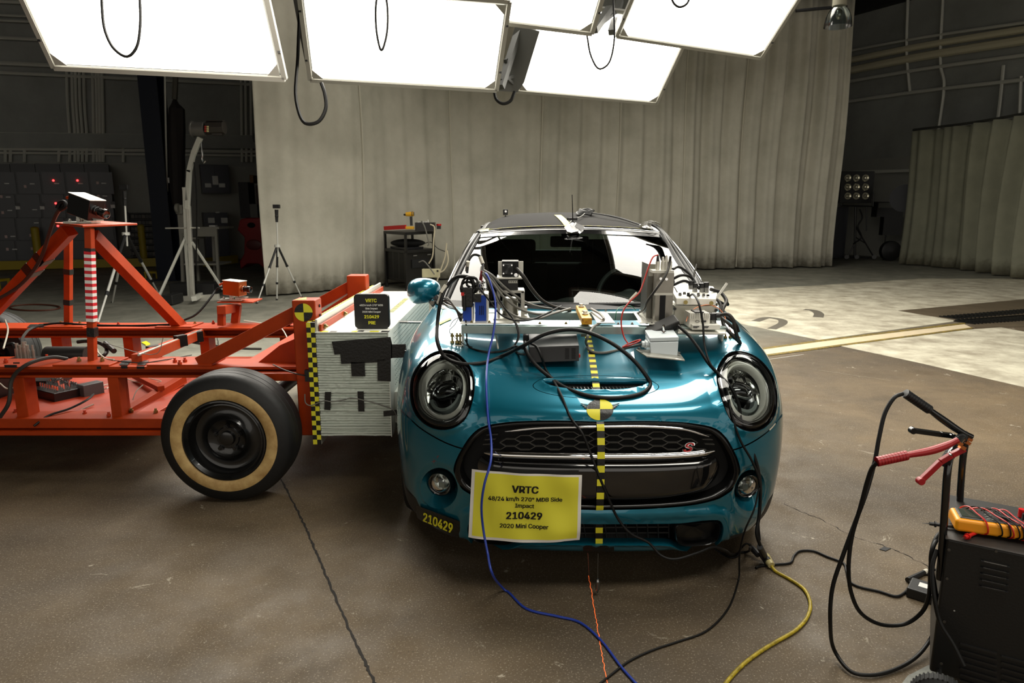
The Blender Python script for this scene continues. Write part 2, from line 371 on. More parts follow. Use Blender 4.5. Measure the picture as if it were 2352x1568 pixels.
# walls and ceiling
wall_m = mat('insulated_wall', (150,152,147), .75, var=.25, vscale=.8, bump=.5, bscale=3)
wall_l = mat('lower_wall', (150,150,143), .7, var=.1, vscale=1.5)
ceil_m = mat('ceiling_dark', (80,78,70), .9, var=.3, vscale=1)
pipe_m = mat('conduit_metal', (200,200,190), .45, .1)
WB = Vector((-11.2, 17.6, 0))                       # back wall runs along E1 through here
WR = Vector((10.9, 20.6, 0))                        # right wall runs along E2 through here
def wall(name, base, e, s0, s1, z0, z1, m, n, th=.15):
    mb = MB(); p0 = base+e*s0; p1 = base+e*s1; mb.prism([p0+Vector((0,0,z0)), p1+Vector((0,0,z0)), p1+Vector((0,0,z1)), p0+Vector((0,0,z1))], n*th)
    o = mb.build(name, m); o['kind'] = 'structure'; return o
wb = wall('wall_back', WB, E1, -16, 26, 0, 7.8, wall_m, -E2)
wall('wall_back_lower', WB, E1, -16, 26, 0, 2.55, wall_l, E2, .04)
wr = wall('wall_right', WR, E2, -9, 26, 0, 7.8, wall_m, E1)
wall('wall_right_lower', WR, E2, -9, 26, 0, 2.85, wall_l, -E1, .04)
wall('wall_left', Vector((-17,8,0)), E2, -14, 18, 0, 7.8, wall_m, -E1)
c = MB(); c.box2((-30,-8,7.8), (30,36,8.0)); o = c.build('ceiling', ceil_m); o['kind'] = 'structure'
def wp(base, e, n, px, py):      # point on a wall plane (offset .1 in front) seen at that pixel
    d = ray(px, py); o = Vector((0,0,CH)); nn = n; b = base+nn*.12
    t = (b-o).dot(nn)/d.dot(nn); return o+d*t
bw = lambda px, py: wp(WB, E1, E2, px, py)
rw = lambda px, py: wp(WR, E2, -E1, px, py)
for i, x in enumerate([152,164,172,181,191,211,219,226,233]):
    m = MB(); x2 = x+(8 if i < 5 else 4); m.tube([bw(x,120), bw(x+3,240), bw(x2,310), bw(x2,372)], .035, 6); m.build('conduit', pipe_m, wb)
for x in (12,24,56,135,283,553,563,575,590,602): 
    m = MB(); m.tube([bw(x,120 if x>500 else 330), bw(x+(3 if x>500 else 0),372)], .035, 6); m.build('conduit', pipe_m, wb)
for y, r_ in ((8,.05),(40,.03),(52,.03),(92,.04),(150,.05),(172,.04),(309,.05),(322,.03),(333,.03),(343,.04),(352,.03)):
    m = MB(); m.tube([bw(-60,y-(2 if y>300 else 8)), bw(630,y+(6 if y>300 else 24))], r_, 6); m.build('conduit', pipe_m, wb)
m = MB(); m.beam(bw(-60,312)-Vector((0,0,.1)), bw(630,318)-Vector((0,0,.1)), .1, .35); m.build('girt', wall_m, wb)
for (y0, y1, r_) in ((143,63,.09),(166,88,.11),(190,123,.05),(234,180,.05),(120,48,.04),(400,372,.04)):
    m = MB(); m.tube([rw(1905,y0+5), rw(2120,(y0+y1)/2+2), rw(2380,y1)], r_, 8); m.build('pipe', mat('pipe_cream', (205,198,170), .5) if r_ > .08 else pipe_m, wr)
for L in ([(2165,0),(2160,150),(2168,190),(2155,300)], [(2085,0),(2082,120),(2090,215)], [(2305,150),(2297,230),(2288,300)], [(2345,175),(2340,290)]):
    m = MB(); m.tube([rw(*p) for p in L], .04, 6); m.build('conduit', pipe_m, wr)
for i in range(-3, 6):                                   # roof beams
    m = MB(); p = Vector((0, 12, 7.35))+E1*i*4.5; m.beam(p+E2*20, p-E2*16, .3, .6); o = m.build('roof_beam', mat('beam_dark', (36,36,34), .7)); o['kind'] = 'structure'
# blue steel column, left
b0 = P(392,640,z=0.02); b0.z = 0
cm = thing('steel_column', 'dark blue steel column behind the tripod, floor to ceiling', 'column', b0); cm['kind'] = 'structure'; del cm['category']; del cm['label']
m = MB(); 
for s in (-.16, .16): m.box(b0+Vector((0,s,3.9)), (.36,.02,7.8))
m.box(b0+Vector((0,0,3.9)), (.02,.3,7.8)); m.build('column_flange', navy, cm)
m = MB(); m.box(b0+Vector((0,0,.01)), (.5,.5,.03)); m.build('column_foot', navy, cm)
# ================================================================ CURTAINS
def curtain_mat(name, c1, c2):
    m = mat(name, c1, .85, col2=c2, vscale=1.1, bump=.25, bscale=20); m.node_tree.nodes['Principled BSDF'].inputs['Specular IOR Level'].default_value = .2
    # soiled hem: dirt in the lowest 20 cm of cloth, broken by noise
    nt = m.node_tree; N = nt.nodes.new; L = nt.links.new; tc = N('ShaderNodeTexCoord'); sx = N('ShaderNodeSeparateXYZ'); L(tc.outputs['Object'], sx.inputs[0])
    n = N('ShaderNodeTexNoise'); n.inputs['Scale'].default_value = 9; n.inputs['Detail'].default_value = 6; L(tc.outputs['Object'], n.inputs['Vector'])
    a = N('ShaderNodeMath'); a.operation = 'MULTIPLY_ADD'; L(n.outputs[0], a.inputs[0]); a.inputs[1].default_value = .6; L(sx.outputs[2], a.inputs[2])
    mr = N('ShaderNodeMapRange'); mr.inputs['From Min'].default_value = .3; mr.inputs['From Max'].default_value = .62; mr.inputs['To Min'].default_value = .65; mr.inputs['To Max'].default_value = 0; L(a.outputs[0], mr.inputs['Value'])
    b = nt.nodes['Principled BSDF']; src = b.inputs['Base Color'].links[0].from_socket; x = N('ShaderNodeMix'); x.data_type = 'RGBA'
    L(mr.outputs[0], x.inputs['Factor']); L(src, x.inputs['A']); x.inputs['B'].default_value = rgb(88,80,62); L(x.outputs['Result'], b.inputs['Base Color'])
    return m
cur_m = curtain_mat('curtain_cloth', (198,194,180), (177,174,160))
seam_m = mat('curtain_seam', (200,196,180), .8)
def base_path(L):
    pts = smooth_path([Vector((p.x, p.y, 0)) for p in (G(*q) for q in L)], 24); s = [0.]
    for a, c in zip(pts[:-1], pts[1:]): s.append(s[-1]+(c-a).length)
    s = np.array(s)
    def at(x):
        i = int(np.clip(np.searchsorted(s, x)-1, 0, len(pts)-2)); e = (pts[i+1]-pts[i]).normalized(); k = (x-s[i])
        i2 = min(i+1, len(pts)-2); e2 = (pts[i2+1]-pts[i2]).normalized(); f = min(1, max(0, k/max(1e-6, s[i+1]-s[i]))); ee = (e*(1-f)+e2*f).normalized()
        return pts[i]+e*k, Vector((-ee.y, ee.x, 0)), ee
    return at, float(s[-1])
def s_at_px(at, Lc, px):
    ss = np.linspace(0, Lc, 2000); q = [at(v)[0] for v in ss]; xs = [1176+FP*p.x/(p.y*CT+CH*ST) for p in q]; return float(ss[int(np.argmin(np.abs(np.array(xs)-px)))])
def pleat(s, seed, amp0, amp1, Lc, freq):
    t = s/Lc; a = amp0+(amp1-amp0)*t**2.2
    return a*(math.sin(s*freq+seed+1.3*math.sin(s*1.7+seed))+.45*math.sin(s*freq*2.3+seed*2)+.3*math.sin(s*.9+seed))
def curtain(name, base, h, seams, label, amp0, amp1, freq, rail_z, seed=0., cat='curtain', cloth=None, hem=.03):
    at, Lc = base_path(base); A = at(0)[0]; cloth = cloth or cur_m
    t = thing(name, label, cat, A)
    ts = [0]+[s_at_px(at, Lc, x)/Lc for x in seams]+[1]
    def pos(s, z):
        p, n, e = at(s)
        k = 1+.25*(1-z/h)*math.sin(s*2.1+seed); dd = pleat(s, seed, amp0, amp1, Lc, freq)*k
        if z < .12: dd += .02*math.sin(s*31+seed)
        return p+n*(dd+.05*math.sin(z*1.1+s))+Vector((0,0,z))
    for i in range(len(ts)-1):
        s0, s1 = ts[i]*Lc, ts[i+1]*Lc; nu = max(12, int((s1-s0)/.035))
        m = MB(); m.grid(lambda u, v: pos(s0+(s1-s0)*u, hem+(h-hem)*v**1.0), nu, 10)
        o = m.build('curtain_panel', cloth, t, angle=80); sm = o.modifiers.new('thick', 'SOLIDIFY'); sm.thickness = .006
        if 0 < i < len(ts):
            n = at(s0)[1]; m = MB(); m.tube([pos(s0, hem+.02+(h-hem-.02)*v/8)-n*.014 for v in range(9)], .016, 5, 2); m.build('seam', seam_m, t)
    m = MB(); m.tube([at(Lc*k/12)[0]+Vector((0,0,rail_z)) for k in range(13)], .03, 8, 1); m.build('rail', mat('rail_dark', (50,50,46), .6), t)
    return t
curtain('backdrop_curtain', [(612,682),(700,675),(790,667),(888,654),(1026,642),(1300,629),(1600,620),(1760,616),(1912,614)], 6.15, (841,1043,1242,1411,1560,1692), 'tall grey backdrop curtain with pale seams behind the car and cart', .014, .13, 11, 6.2)
curtain('side_curtain', [(2064,607),(2200,620),(2420,652)], 3.28, [], 'shorter dim curtain on a rail by the right wall', .10, .12, 9, 3.32, 2., cloth=curtain_mat('curtain_cloth_old', (140,140,122), (124,124,108)))
# ================================================================ THE CAR (nose towards the camera; a across, b behind the nose, z up)
CX, CY, YAW = .317, 2.35, -.016
_Rc = Matrix.Translation((CX, CY, 0)) @ Matrix.Rotation(YAW, 4, 'Z') @ Matrix.Translation((-CX, -CY, 0)); _Ri = _Rc.inverted()
CWd = lambda p: _Rc @ Vector(p)          # the car is modelled straight, then turned about its nose
W3 = lambda a, b, z: Vector((CX+a, CY+b, z))
teal = mat('teal_paint', (8,106,128), .30, .55, coat=1.0, crough=.02)
clad = mat('cladding_plastic', (32,31,29), .6, bump=.2, bscale=200)
CTRL = [  # per station: a row, b row, z row (12 each)
 ([0]*12, [.12,.05,.02,.0,.0,.01,.03,.07,.2,.4,.7,1.0], [.14,.165,.25,.36,.48,.60,.684,.735,.79,.838,.90,.955]),
 ([.2]*12, [.125,.055,.025,.005,.005,.015,.038,.078,.21,.41,.71,1.0], [.14,.165,.25,.36,.48,.60,.684,.737,.792,.842,.902,.955]),
 ([.38,.38,.38,.38,.38,.38,.38,.38,.38,.38,.385,.39], [.15,.085,.055,.035,.03,.04,.066,.112,.24,.43,.72,1.01], [.14,.165,.25,.36,.48,.60,.684,.742,.802,.856,.91,.955]),
 ([.50,.515,.53,.54,.545,.55,.55,.54,.53,.53,.53,.54], [.19,.13,.10,.085,.085,.095,.125,.18,.29,.47,.75,1.03], [.145,.17,.25,.36,.48,.60,.688,.76,.83,.88,.92,.955]),
 ([.58,.61,.635,.65,.66,.665,.665,.66,.65,.645,.645,.65], [.22,.185,.165,.155,.155,.17,.205,.265,.37,.54,.80,1.06], [.15,.17,.25,.36,.48,.60,.69,.775,.855,.905,.935,.957]),
 ([.68,.71,.735,.75,.76,.765,.765,.755,.735,.72,.71,.705], [.32,.285,.265,.255,.255,.27,.305,.365,.46,.62,.86,1.1], [.16,.18,.25,.36,.48,.60,.69,.78,.852,.90,.932,.955]),
 ([.76,.785,.80,.81,.82,.825,.82,.81,.79,.765,.745,.73], [.43,.41,.40,.395,.40,.42,.46,.52,.60,.74,.93,1.14], [.17,.19,.26,.36,.48,.60,.69,.775,.838,.885,.922,.95]),
 ([.80,.83,.845,.852,.858,.86,.855,.845,.826,.80,.77,.745], [.6,.6,.6,.6,.6,.61,.64,.69,.76,.87,1.0,1.18], [.18,.2,.27,.37,.49,.60,.69,.765,.828,.878,.917,.95]),
 ([.81,.84,.855,.862,.866,.866,.86,.85,.832,.808,.78,.752], [.8,.8,.8,.8,.8,.81,.84,.88,.93,1.0,1.1,1.24], [.18,.2,.28,.38,.49,.60,.69,.76,.82,.87,.91,.95]),
 ([.79,.815,.835,.845,.852,.854,.85,.845,.832,.81,.785,.755], [1.15,1.15,1.15,1.15,1.15,1.15,1.16,1.18,1.22,1.26,1.3,1.36], [.18,.2,.28,.38,.49,.60,.69,.76,.82,.87,.915,.95]),
 ([.78,.80,.815,.825,.832,.836,.836,.832,.824,.808,.788,.76], [1.8]*12, [.18,.2,.28,.38,.49,.60,.69,.77,.83,.88,.925,.96]),
 ([.78,.80,.815,.825,.832,.836,.836,.832,.824,.808,.788,.76], [2.5]*12, [.18,.2,.28,.38,.49,.60,.69,.77,.84,.90,.945,.98]),
 ([.80,.83,.85,.86,.864,.864,.858,.848,.834,.81,.785,.755], [3.1]*12, [.19,.21,.29,.38,.49,.60,.69,.78,.86,.92,.965,1.0]),
 ([.78,.80,.83,.845,.85,.85,.842,.83,.81,.785,.76,.72], [3.48,3.5,3.5,3.5,3.5,3.5,3.5,3.49,3.47,3.45,3.42,3.38], [.2,.22,.30,.39,.49,.60,.69,.78,.86,.92,.965,1.0]),
 ([.66,.68,.70,.715,.72,.72,.71,.70,.68,.66,.64,.60], [3.70,3.74,3.76,3.77,3.77,3.76,3.75,3.73,3.70,3.66,3.62,3.56], [.2,.22,.30,.39,.49,.60,.69,.78,.86,.92,.965,1.0]),
 ([.36]*12, [3.78,3.82,3.84,3.85,3.85,3.84,3.83,3.81,3.78,3.74,3.70,3.64], [.2,.22,.30,.39,.49,.60,.69,.78,.86,.92,.965,1.0]),
 ([0]*12, [3.78,3.82,3.85,3.86,3.86,3.85,3.84,3.82,3.79,3.75,3.71,3.65], [.2,.22,.30,.39,.49,.60,.69,.78,.86,.92,.965,1.0])]
C0 = np.array([np.stack(r, 1) for r in [tuple(np.array(x, float) for x in s) for s in CTRL]]); C0[..., 0] *= 1-.02*(C0[..., 0]/.86)**2   # (17,12,3)
NS = C0.shape[0]-1; NR = 11
def bspl(t, n):
    """cubic B-spline weights on n+1 points with 2 phantom points at each end -> padded index base, weights"""
    i = np.clip(np.floor(t).astype(int), 0, n-1); f = t-i
    w = np.stack([(1-f)**3/6, (3*f**3-6*f**2+4)/6, (-3*f**3+3*f**2+3*f+1)/6, f**3/6], -1)
    return i, w
def pad(C):
    M = np.array([-1, 1, 1]); C = np.concatenate([(C[1]*M)[None], C, (C[-2]*M)[None]], 0)
    return np.concatenate([(2*C[:, :1]-C[:, 1:2]), C, (2*C[:, -1:]-C[:, -2:-1])], 1)
def sev(Cp, u, v):
    i, wu = bspl(np.clip(u, 0, NS), NS); j, wv = bspl(np.clip(v, -.6, NR), NR)
    out = np.zeros(u.shape+(3,))
    for a in range(4):
        for b in range(4): out += (wu[..., a]*wv[..., b])[..., None]*Cp[i+a, j+b]
    return out
Cc = C0.copy(); uu, vv = np.meshgrid(np.arange(NS+1.), np.arange(NR+1.), indexing='ij')
for _ in range(6): Cc += .8*(C0-sev(pad(Cc), uu, vv))
CP_ = pad(Cc)
def S(u, v):
    u = np.asarray(u, float); v = np.asarray(v, float); p = sev(CP_, np.abs(u), v)
    p[..., 0] *= np.where(u < 0, -1, 1); return p
def SN(u, v):
    e = 1e-3; u = np.asarray(u, float); v = np.asarray(v, float); au = np.abs(u)
    du = sev(CP_, np.clip(au+e, 0, NS), v)-sev(CP_, np.clip(au-e, 0, NS), v); dv = S(au, v+e)-S(au, v-e)
    n = np.cross(du, dv); n /= (np.linalg.norm(n, axis=-1, keepdims=True)+1e-12); n[..., 0] *= np.where(u < 0, -1, 1); return n
OFF = np.array([CX, CY, 0])
# lookup tree for "which u,v does this ray meet"
GU, GV = np.linspace(-NS, NS, 8*2*NS+1), np.linspace(-.5, NR, 93)
gu, gv = np.meshgrid(GU, GV, indexing='ij'); GP = (S(gu, gv)+OFF)
nU, nV = gu.shape
_t = [(i*nV+j, (i+1)*nV+j, (i+1)*nV+j+1, i*nV+j+1) for i in range(nU-1) for j in range(nV-1)]
TREE = BVHTree.FromPolygons([tuple(p) for p in GP.reshape(-1, 3)], _t)
def uv_at(o, d):
    h = TREE.ray_cast(Vector(o), Vector(d).normalized())
    if h[0] is None: h = TREE.find_nearest(Vector(o)+Vector(d).normalized()*3)
    if h[0] is None: return None
    q = _t[h[2]]; i, j = divmod(q[0], nV); p = np.array(h[0])
    A, B, D = GP[i, j], GP[i+1, j], GP[i, j+1]; e1, e2 = B-A, D-A; M = np.array([[e1 @ e1, e1 @ e2], [e1 @ e2, e2 @ e2]])
    s, t = np.linalg.solve(M+np.eye(2)*1e-12, np.array([(p-A) @ e1, (p-A) @ e2]))
    return GU[i]+np.clip(s, 0, 1)*(GU[1]-GU[0]), GV[j]+np.clip(t, 0, 1)*(GV[1]-GV[0])
CAMO = _Ri @ Vector((0, 0, CH))
def uvpx(px, py): return uv_at(CAMO, _Ri.to_3x3() @ ray(px, py))
def drw(px, py, off=0.0): return CWd(dr(px, py, off))
def dr(px, py, off=0.0):
    """point of the car's skin seen at that pixel, lifted off along the normal"""
    u, v = uvpx(px, py); return Vector(S(u, v)+OFF+SN(u, v)*off)
def uvside(b, z): return uv_at((CX+2, CY+b, z), (-1, 0, 0))
def dense(L, step=6, closed=True):
    out = []
    Q = L+[L[0]] if closed else L
    for p, q in zip(Q[:-1], Q[1:]):
        n = max(1, int(math.dist(p, q)/step))
        out += [(p[0]+(q[0]-p[0])*k/n, p[1]+(q[1]-p[1])*k/n) for k in range(n)]
    if not closed: out.append(L[-1])
    return out
def round_loop(L, k=5, closed=True):
    """smooth closed px loop"""
    V = [Vector((x, y, 0)) for x, y in L]
    if closed:
        pts = smooth_path([V[-2], V[-1]]+V+[V[0], V[1], V[2]], k); pts = pts[2*k:2*k+len(V)*k]
    else: pts = smooth_path(V, k)
    return [(p.x, p.y) for p in pts]
MX = lambda L: L   # marker
HEAD = round_loop([(946,897),(951,864),(972,831),(996,814),(1022,808),(1047,814),(1068,831),(1084,853),(1091,884),(1088,922),(1072,962),(1046,982),(1016,987),(986,978),(960,955),(949,928)])
FOG = [(1004+44*math.cos(t*2*math.pi/40), 1124+48*math.sin(t*2*math.pi/40)) for t in range(40)]
GR_R = [(1376,968),(1470,966.5),(1539,968),(1590,972),(1643,984),(1666,1004),(1683,1032),(1695,1060),(1699,1084),(1694,1104),(1683,1122),(1664,1136),(1647,1145),(1600,1157),(1539,1164),(1470,1168),(1376,1170)]
LO_R = [(1376,1199),(1470,1198.5),(1560,1197),(1625,1190),(1650,1192),(1657,1205),(1655,1226),(1646,1243),(1625,1253),(1590,1258),(1562,1257),(1540,1249),(1470,1247),(1376,1247)]
SC_R = [(1376,875.5),(1440,875.5),(1472,876),(1488,879),(1484,886),(1462,894),(1430,898),(1376,900)]
def half_uv(L, k=4):
    L = round_loop(L, k, False); return [uvpx(*p) for p in L]
def full_from_half(L): return L+[(-u, v) for u, v in L[-2:0:-1]]
h_uv = [uvpx(*p) for p in HEAD]; head_uv = [(-u, v) for u, v in h_uv]
fog_uv = [(-u, v) for u, v in [uvpx(*p) for p in FOG]]
gr_h = half_uv(GR_R); lo_h = half_uv(LO_R); sc_h = half_uv(SC_R)
for L in (gr_h, lo_h, sc_h): L[0] = (0., L[0][1]); L[-1] = (0., L[-1][1])
AX1, AX2, WZ, WR_ = .80, 3.27, .305, .335
def arch(bc, r, n=22):
    L = [(bc+r*math.cos(math.pi*k/n), WZ+r*math.sin(math.pi*k/n)) for k in range(n+1)]
    U = [uvside(b, z) for b, z in L]
    a, b = U[0], U[-1]; return U+[(b[0], -.55), (a[0], -.55)]
arch1, arch2 = arch(AX1, WR_), arch(AX2, WR_)
ring1, ring2 = arch(AX1, .388), arch(AX2, .388)
seam_px = [(1660,1026),(1683,1032),(1710,1024),(1740,1008),(1770,985),(1783,970)]
seam_uv = [uvpx(*p) for p in round_loop(seam_px, 5, False)]
seam_uv += [uvside(b, z) for b, z in ((.66,.66),(.75,.695),(.88,.70),(1.0,.70),(1.08,.72),(1.12,.78),(1.14,.86),(1.16,.92))]
clad_px = [(1376,1275),(1560,1273),(1640,1262),(1662,1237),(1705,1223),(1735,1209),(1762,1180),(1774,1154)]
clad_line = [uvpx(*p) for p in round_loop(clad_px[2:], 5, False)]
_c = clad_line[-1]; clad_line += [uvside(b, z) for b, z in ((.46,.30),(.5,.34))]
clad_line += [uvside(b, .285) for b in (1.12, 1.5, 2.0, 2.5, 2.9)]+[uvside(b, z) for b, z in ((3.6,.30),)]+[(14.5, 2.2), (16, 2.2)]
clad_poly = [(3.2, -.55)]+clad_line+[(16.5, 2.2), (16.5, -.55)]
oval_px = [(1376+137*math.cos(R(t)), 888+27*math.sin(R(t))*(1 if math.sin(R(t)) > 0 else .95)) for t in range(90, -91, -6)]
oval_uv = [uvpx(*p) for p in oval_px]; oval_uv[0] = (0., oval_uv[0][1]); oval_uv[-1] = (0., oval_uv[-1][1])
def strip(L, wd):
    """uv polygon about a polyline, wd metres wide"""
    A, B = [], []
    for i, (u, v) in enumerate(L):
        p = S(u, v); q0 = S(*L[max(0, i-1)]); q1 = S(*L[min(len(L)-1, i+1)]); n = SN(u, v); d = q1-q0; d /= np.linalg.norm(d)+1e-9; s = np.cross(n, d)
        e = 1e-3; Ju = (S(u+e, v)-S(u-e, v))/(2*e); Jv = (S(u, v+e)-S(u, v-e))/(2*e)
        M = np.stack([Ju, Jv], 1); duv = np.linalg.lstsq(M, s*wd/2, rcond=None)[0]
        A.append((u+duv[0], v+duv[1])); B.append((u-duv[0], v-duv[1]))
    return A+B[::-1]
seam_poly = strip(seam_uv, .0055); oval_poly = strip(oval_uv, .003)
door1 = strip([uvside(1.2, z) for z in (.30,.45,.6,.75,.9)], .005); door2 = strip([uvside(2.42, z) for z in (.32,.45,.6,.75,.9)], .005)
cpoly = strip([(-.2, .62), (1, .62), (2, .62), (3, .62)], .01)
hood_poly = [(-1, seam_uv[0][1])]+seam_uv+[(seam_uv[-1][0]+.1, 11.6), (-1, 11.6)]
def inside(poly, X, Y):
    r = np.zeros(X.shape, bool); n = len(poly)
    for i in range(n):
        x0, y0 = poly[i]; x1, y1 = poly[(i+1) % n]
        c = (y0 > Y) != (y1 > Y); xx = x0+(Y-y0)/((y1-y0) if y1 != y0 else 1e-12)*(x1-x0); r ^= c & (X < xx)
    return r
gr_p = [(-1, gr_h[0][1])]+gr_h+[(-1, gr_h[-1][1])]; lo_p = [(-1, lo_h[0][1])]+lo_h+[(-1, lo_h[-1][1])]; sc_p = [(-1, sc_h[0][1])]+sc_h+[(-1, sc_h[-1][1])]
REG = [('hole', arch1), ('hole', arch2), ('hole', head_uv), ('hole', fog_uv), ('hole', gr_p), ('hole', lo_p), ('hole', sc_p),
       ('gap', seam_poly), ('gap', oval_poly), ('gap', door1), ('gap', door2), ('clad', ring1), ('clad', ring2), ('clad', clad_poly), ('hood', hood_poly)]
# half-domain triangulation
pts, edges = [], []
us = np.concatenate([np.arange(0, 9, .125), np.arange(9, NS+.01, .25)]); vs = np.arange(0, NR+.01, .125)
loops = [(arch1, 1), (arch2, 1), (head_uv, 1), (fog_uv, 1), (gr_h, 0), (lo_h, 0), (sc_h, 0), (seam_poly, 1), (oval_poly, 1), (door1, 1), (door2, 1), (ring1, 1), (ring2, 1), (clad_line, 0)]
for L, cl in loops:
    k = len(pts); pts += [(max(0, u), min(max(v, -.5), NR)) for u, v in L]
    edges += [(k+i, k+i+1) for i in range(len(L)-1)]+([(k+len(L)-1, k)] if cl else [])
LP = np.array(pts)
g = np.array([(u, v) for u in us for v in vs])
# keep grid points a little away from the loops so that triangles stay well shaped
keep = np.ones(len(g), bool)
for p in LP: keep &= ((g[:, 0]-p[0])**2+(g[:, 1]-p[1])**2) > .045**2
keep |= (g[:, 0] == 0) | (g[:, 1] == 0) | (g[:, 1] == NR) | (g[:, 0] == NS)
pts += [tuple(p) for p in g[keep]]
o0 = [(0., -.5), (NS, -.5), (NS, 11.), (0., 11.)]
res = delaunay_2d_cdt([Vector(p) for p in pts], edges, [], 0, 1e-5)
PV = np.array([tuple(p) for p in res[0]]); PT = np.array([f for f in res[2] if len(f) == 3])
cen = PV[PT].mean(1); cls = np.full(len(PT), 'body', dtype=object); done = np.zeros(len(PT), bool)
for nm, poly in REG:
    i = inside(poly, cen[:, 0], cen[:, 1]) & ~done; cls[i] = nm; done |= i
low = (cen[:, 1] < 0); cls[low] = 'hole'
XYZ = S(PV[:, 0], PV[:, 1]); NRM = SN(PV[:, 0], PV[:, 1])
ridge_uv = [uvpx(x, y) for x, y in round_loop([(1376,1183),(1500,1181),(1600,1177),(1648,1175),(1668,1184),(1672,1205),(1668,1232)], 8, False)]
def bump_disp(uv, xyz):
    """pressed edges: rolled lip round the lamps and intakes"""
    d = np.zeros(len(uv))
    for L, amp, wd in ((head_uv, .010, .030), (fog_uv, -.012, .03), (lo_h, .012, .03), (ridge_uv, .014, .028), (gr_h, .004, .02), (sc_h, .012, .03)):
        Q = S(np.array([p[0] for p in L]), np.array([p[1] for p in L]))
        near = np.min(np.linalg.norm(xyz[:, None, :]-Q[None], axis=2), axis=1) if len(uv) < 40000 else 0
        t = np.clip(1-near/wd, 0, 1); d += amp*np.sin(t*math.pi/2)**2
    return d
D_ = bump_disp(PV, XYZ); XYZb = XYZ+NRM*D_[:, None]
# normals of the displaced skin: area-weighted from triangles blended with the analytic ones where nothing is pressed
acc = np.zeros_like(XYZb); A, B, C = XYZb[PT[:, 0]], XYZb[PT[:, 1]], XYZb[PT[:, 2]]; fn = np.cross(B-A, C-A)
for k in range(3): np.add.at(acc, PT[:, k], fn)
acc /= np.linalg.norm(acc, axis=1, keepdims=True)+1e-12
sg = np.sign((acc*NRM).sum(1)); sg[sg == 0] = 1; acc *= sg[:, None]
bl = np.clip(np.abs(D_)/.002, 0, 1)[:, None]; NF = NRM*(1-bl)+acc*bl; NF[PV[:, 0] < 1e-6, 0] = 0; NF /= np.linalg.norm(NF, axis=1, keepdims=True)+1e-12
def region_mesh(name, which, m, parent, push=0.0):
    T = PT[np.isin(cls, which)]
    T = T[[len(set(t)) == 3 for t in T]]
    used = np.unique(T); mp = -np.ones(len(PV), int); mp[used] = np.arange(len(used)); T = mp[T]
    P_ = XYZb[used]-NF[used]*push; N_ = NF[used]; n = len(used)
    a, b, c = P_[T[:, 0]], P_[T[:, 1]], P_[T[:, 2]]; f = (np.cross(b-a, c-a)*N_[T[:, 0]]).sum(1) < 0; T[f] = T[f][:, ::-1]
    ctr = P_[:, 0] < 1e-6
    M2 = np.where(ctr, np.arange(n), np.arange(n)+n); P2 = P_*[-1, 1, 1]; T2 = M2[T][:, ::-1]
    V = np.concatenate([P_, P2])+OFF; F = np.concatenate([T, T2]); NN = np.concatenate([N_, N_*[-1, 1, 1]])
    me = bpy.data.meshes.new(name); me.from_pydata(V.tolist(), [], F.tolist()); me.materials.append(m)
    me.polygons.foreach_set('use_smooth', [True]*len(F)); me.update()
    me.normals_split_custom_set_from_vertices([tuple(x) for x in NN])
    return link(name, me, parent)
car = thing('car', 'teal blue small hatchback with a dark roof, facing the camera', 'car', (CX, CY, 0)); car.rotation_euler.z = YAW
region_mesh('hood', ['hood'], teal, car)
region_mesh('body_shell', ['body'], teal, car)
region_mesh('wheel_arch_cladding', ['clad'], clad, car)
region_mesh('panel_gap', ['gap'], dark, car, .008)
# ---- assemblies built as rings from a hole loop
def ring_mesh(mb, loops, mi=0, closed=True):
    n = len(loops[0]); k0 = len(mb.V); vs = [p for L in loops for p in L]; fs = []
    for j in range(len(loops)-1):
        for i in range(n if closed else n-1): fs.append((j*n+i, j*n+(i+1) % n, (j+1)*n+(i+1) % n, (j+1)*n+i))
    mb.add(vs, fs, mi)
def lp(uvL, off=0.0, flip=False):
    u = np.array([p[0] for p in uvL])*(-1 if flip else 1); v = np.array([p[1] for p in uvL])
    return [Vector(p) for p in (S(u, v)+OFF+SN(u, v)*off)]
head_gl = glass('lamp_glass', (235,240,240), .005, 1.45)
drl = mat('light_guide', (225,222,210), .25, coat=1)
refl = mat('reflector', (190,190,185), .12, 1)
black_in = mat('lamp_black', (8,8,8), .15, coat=1)
def scl(L, c, n, s, d): return [c+(p-c)*s+n*d for p in L]
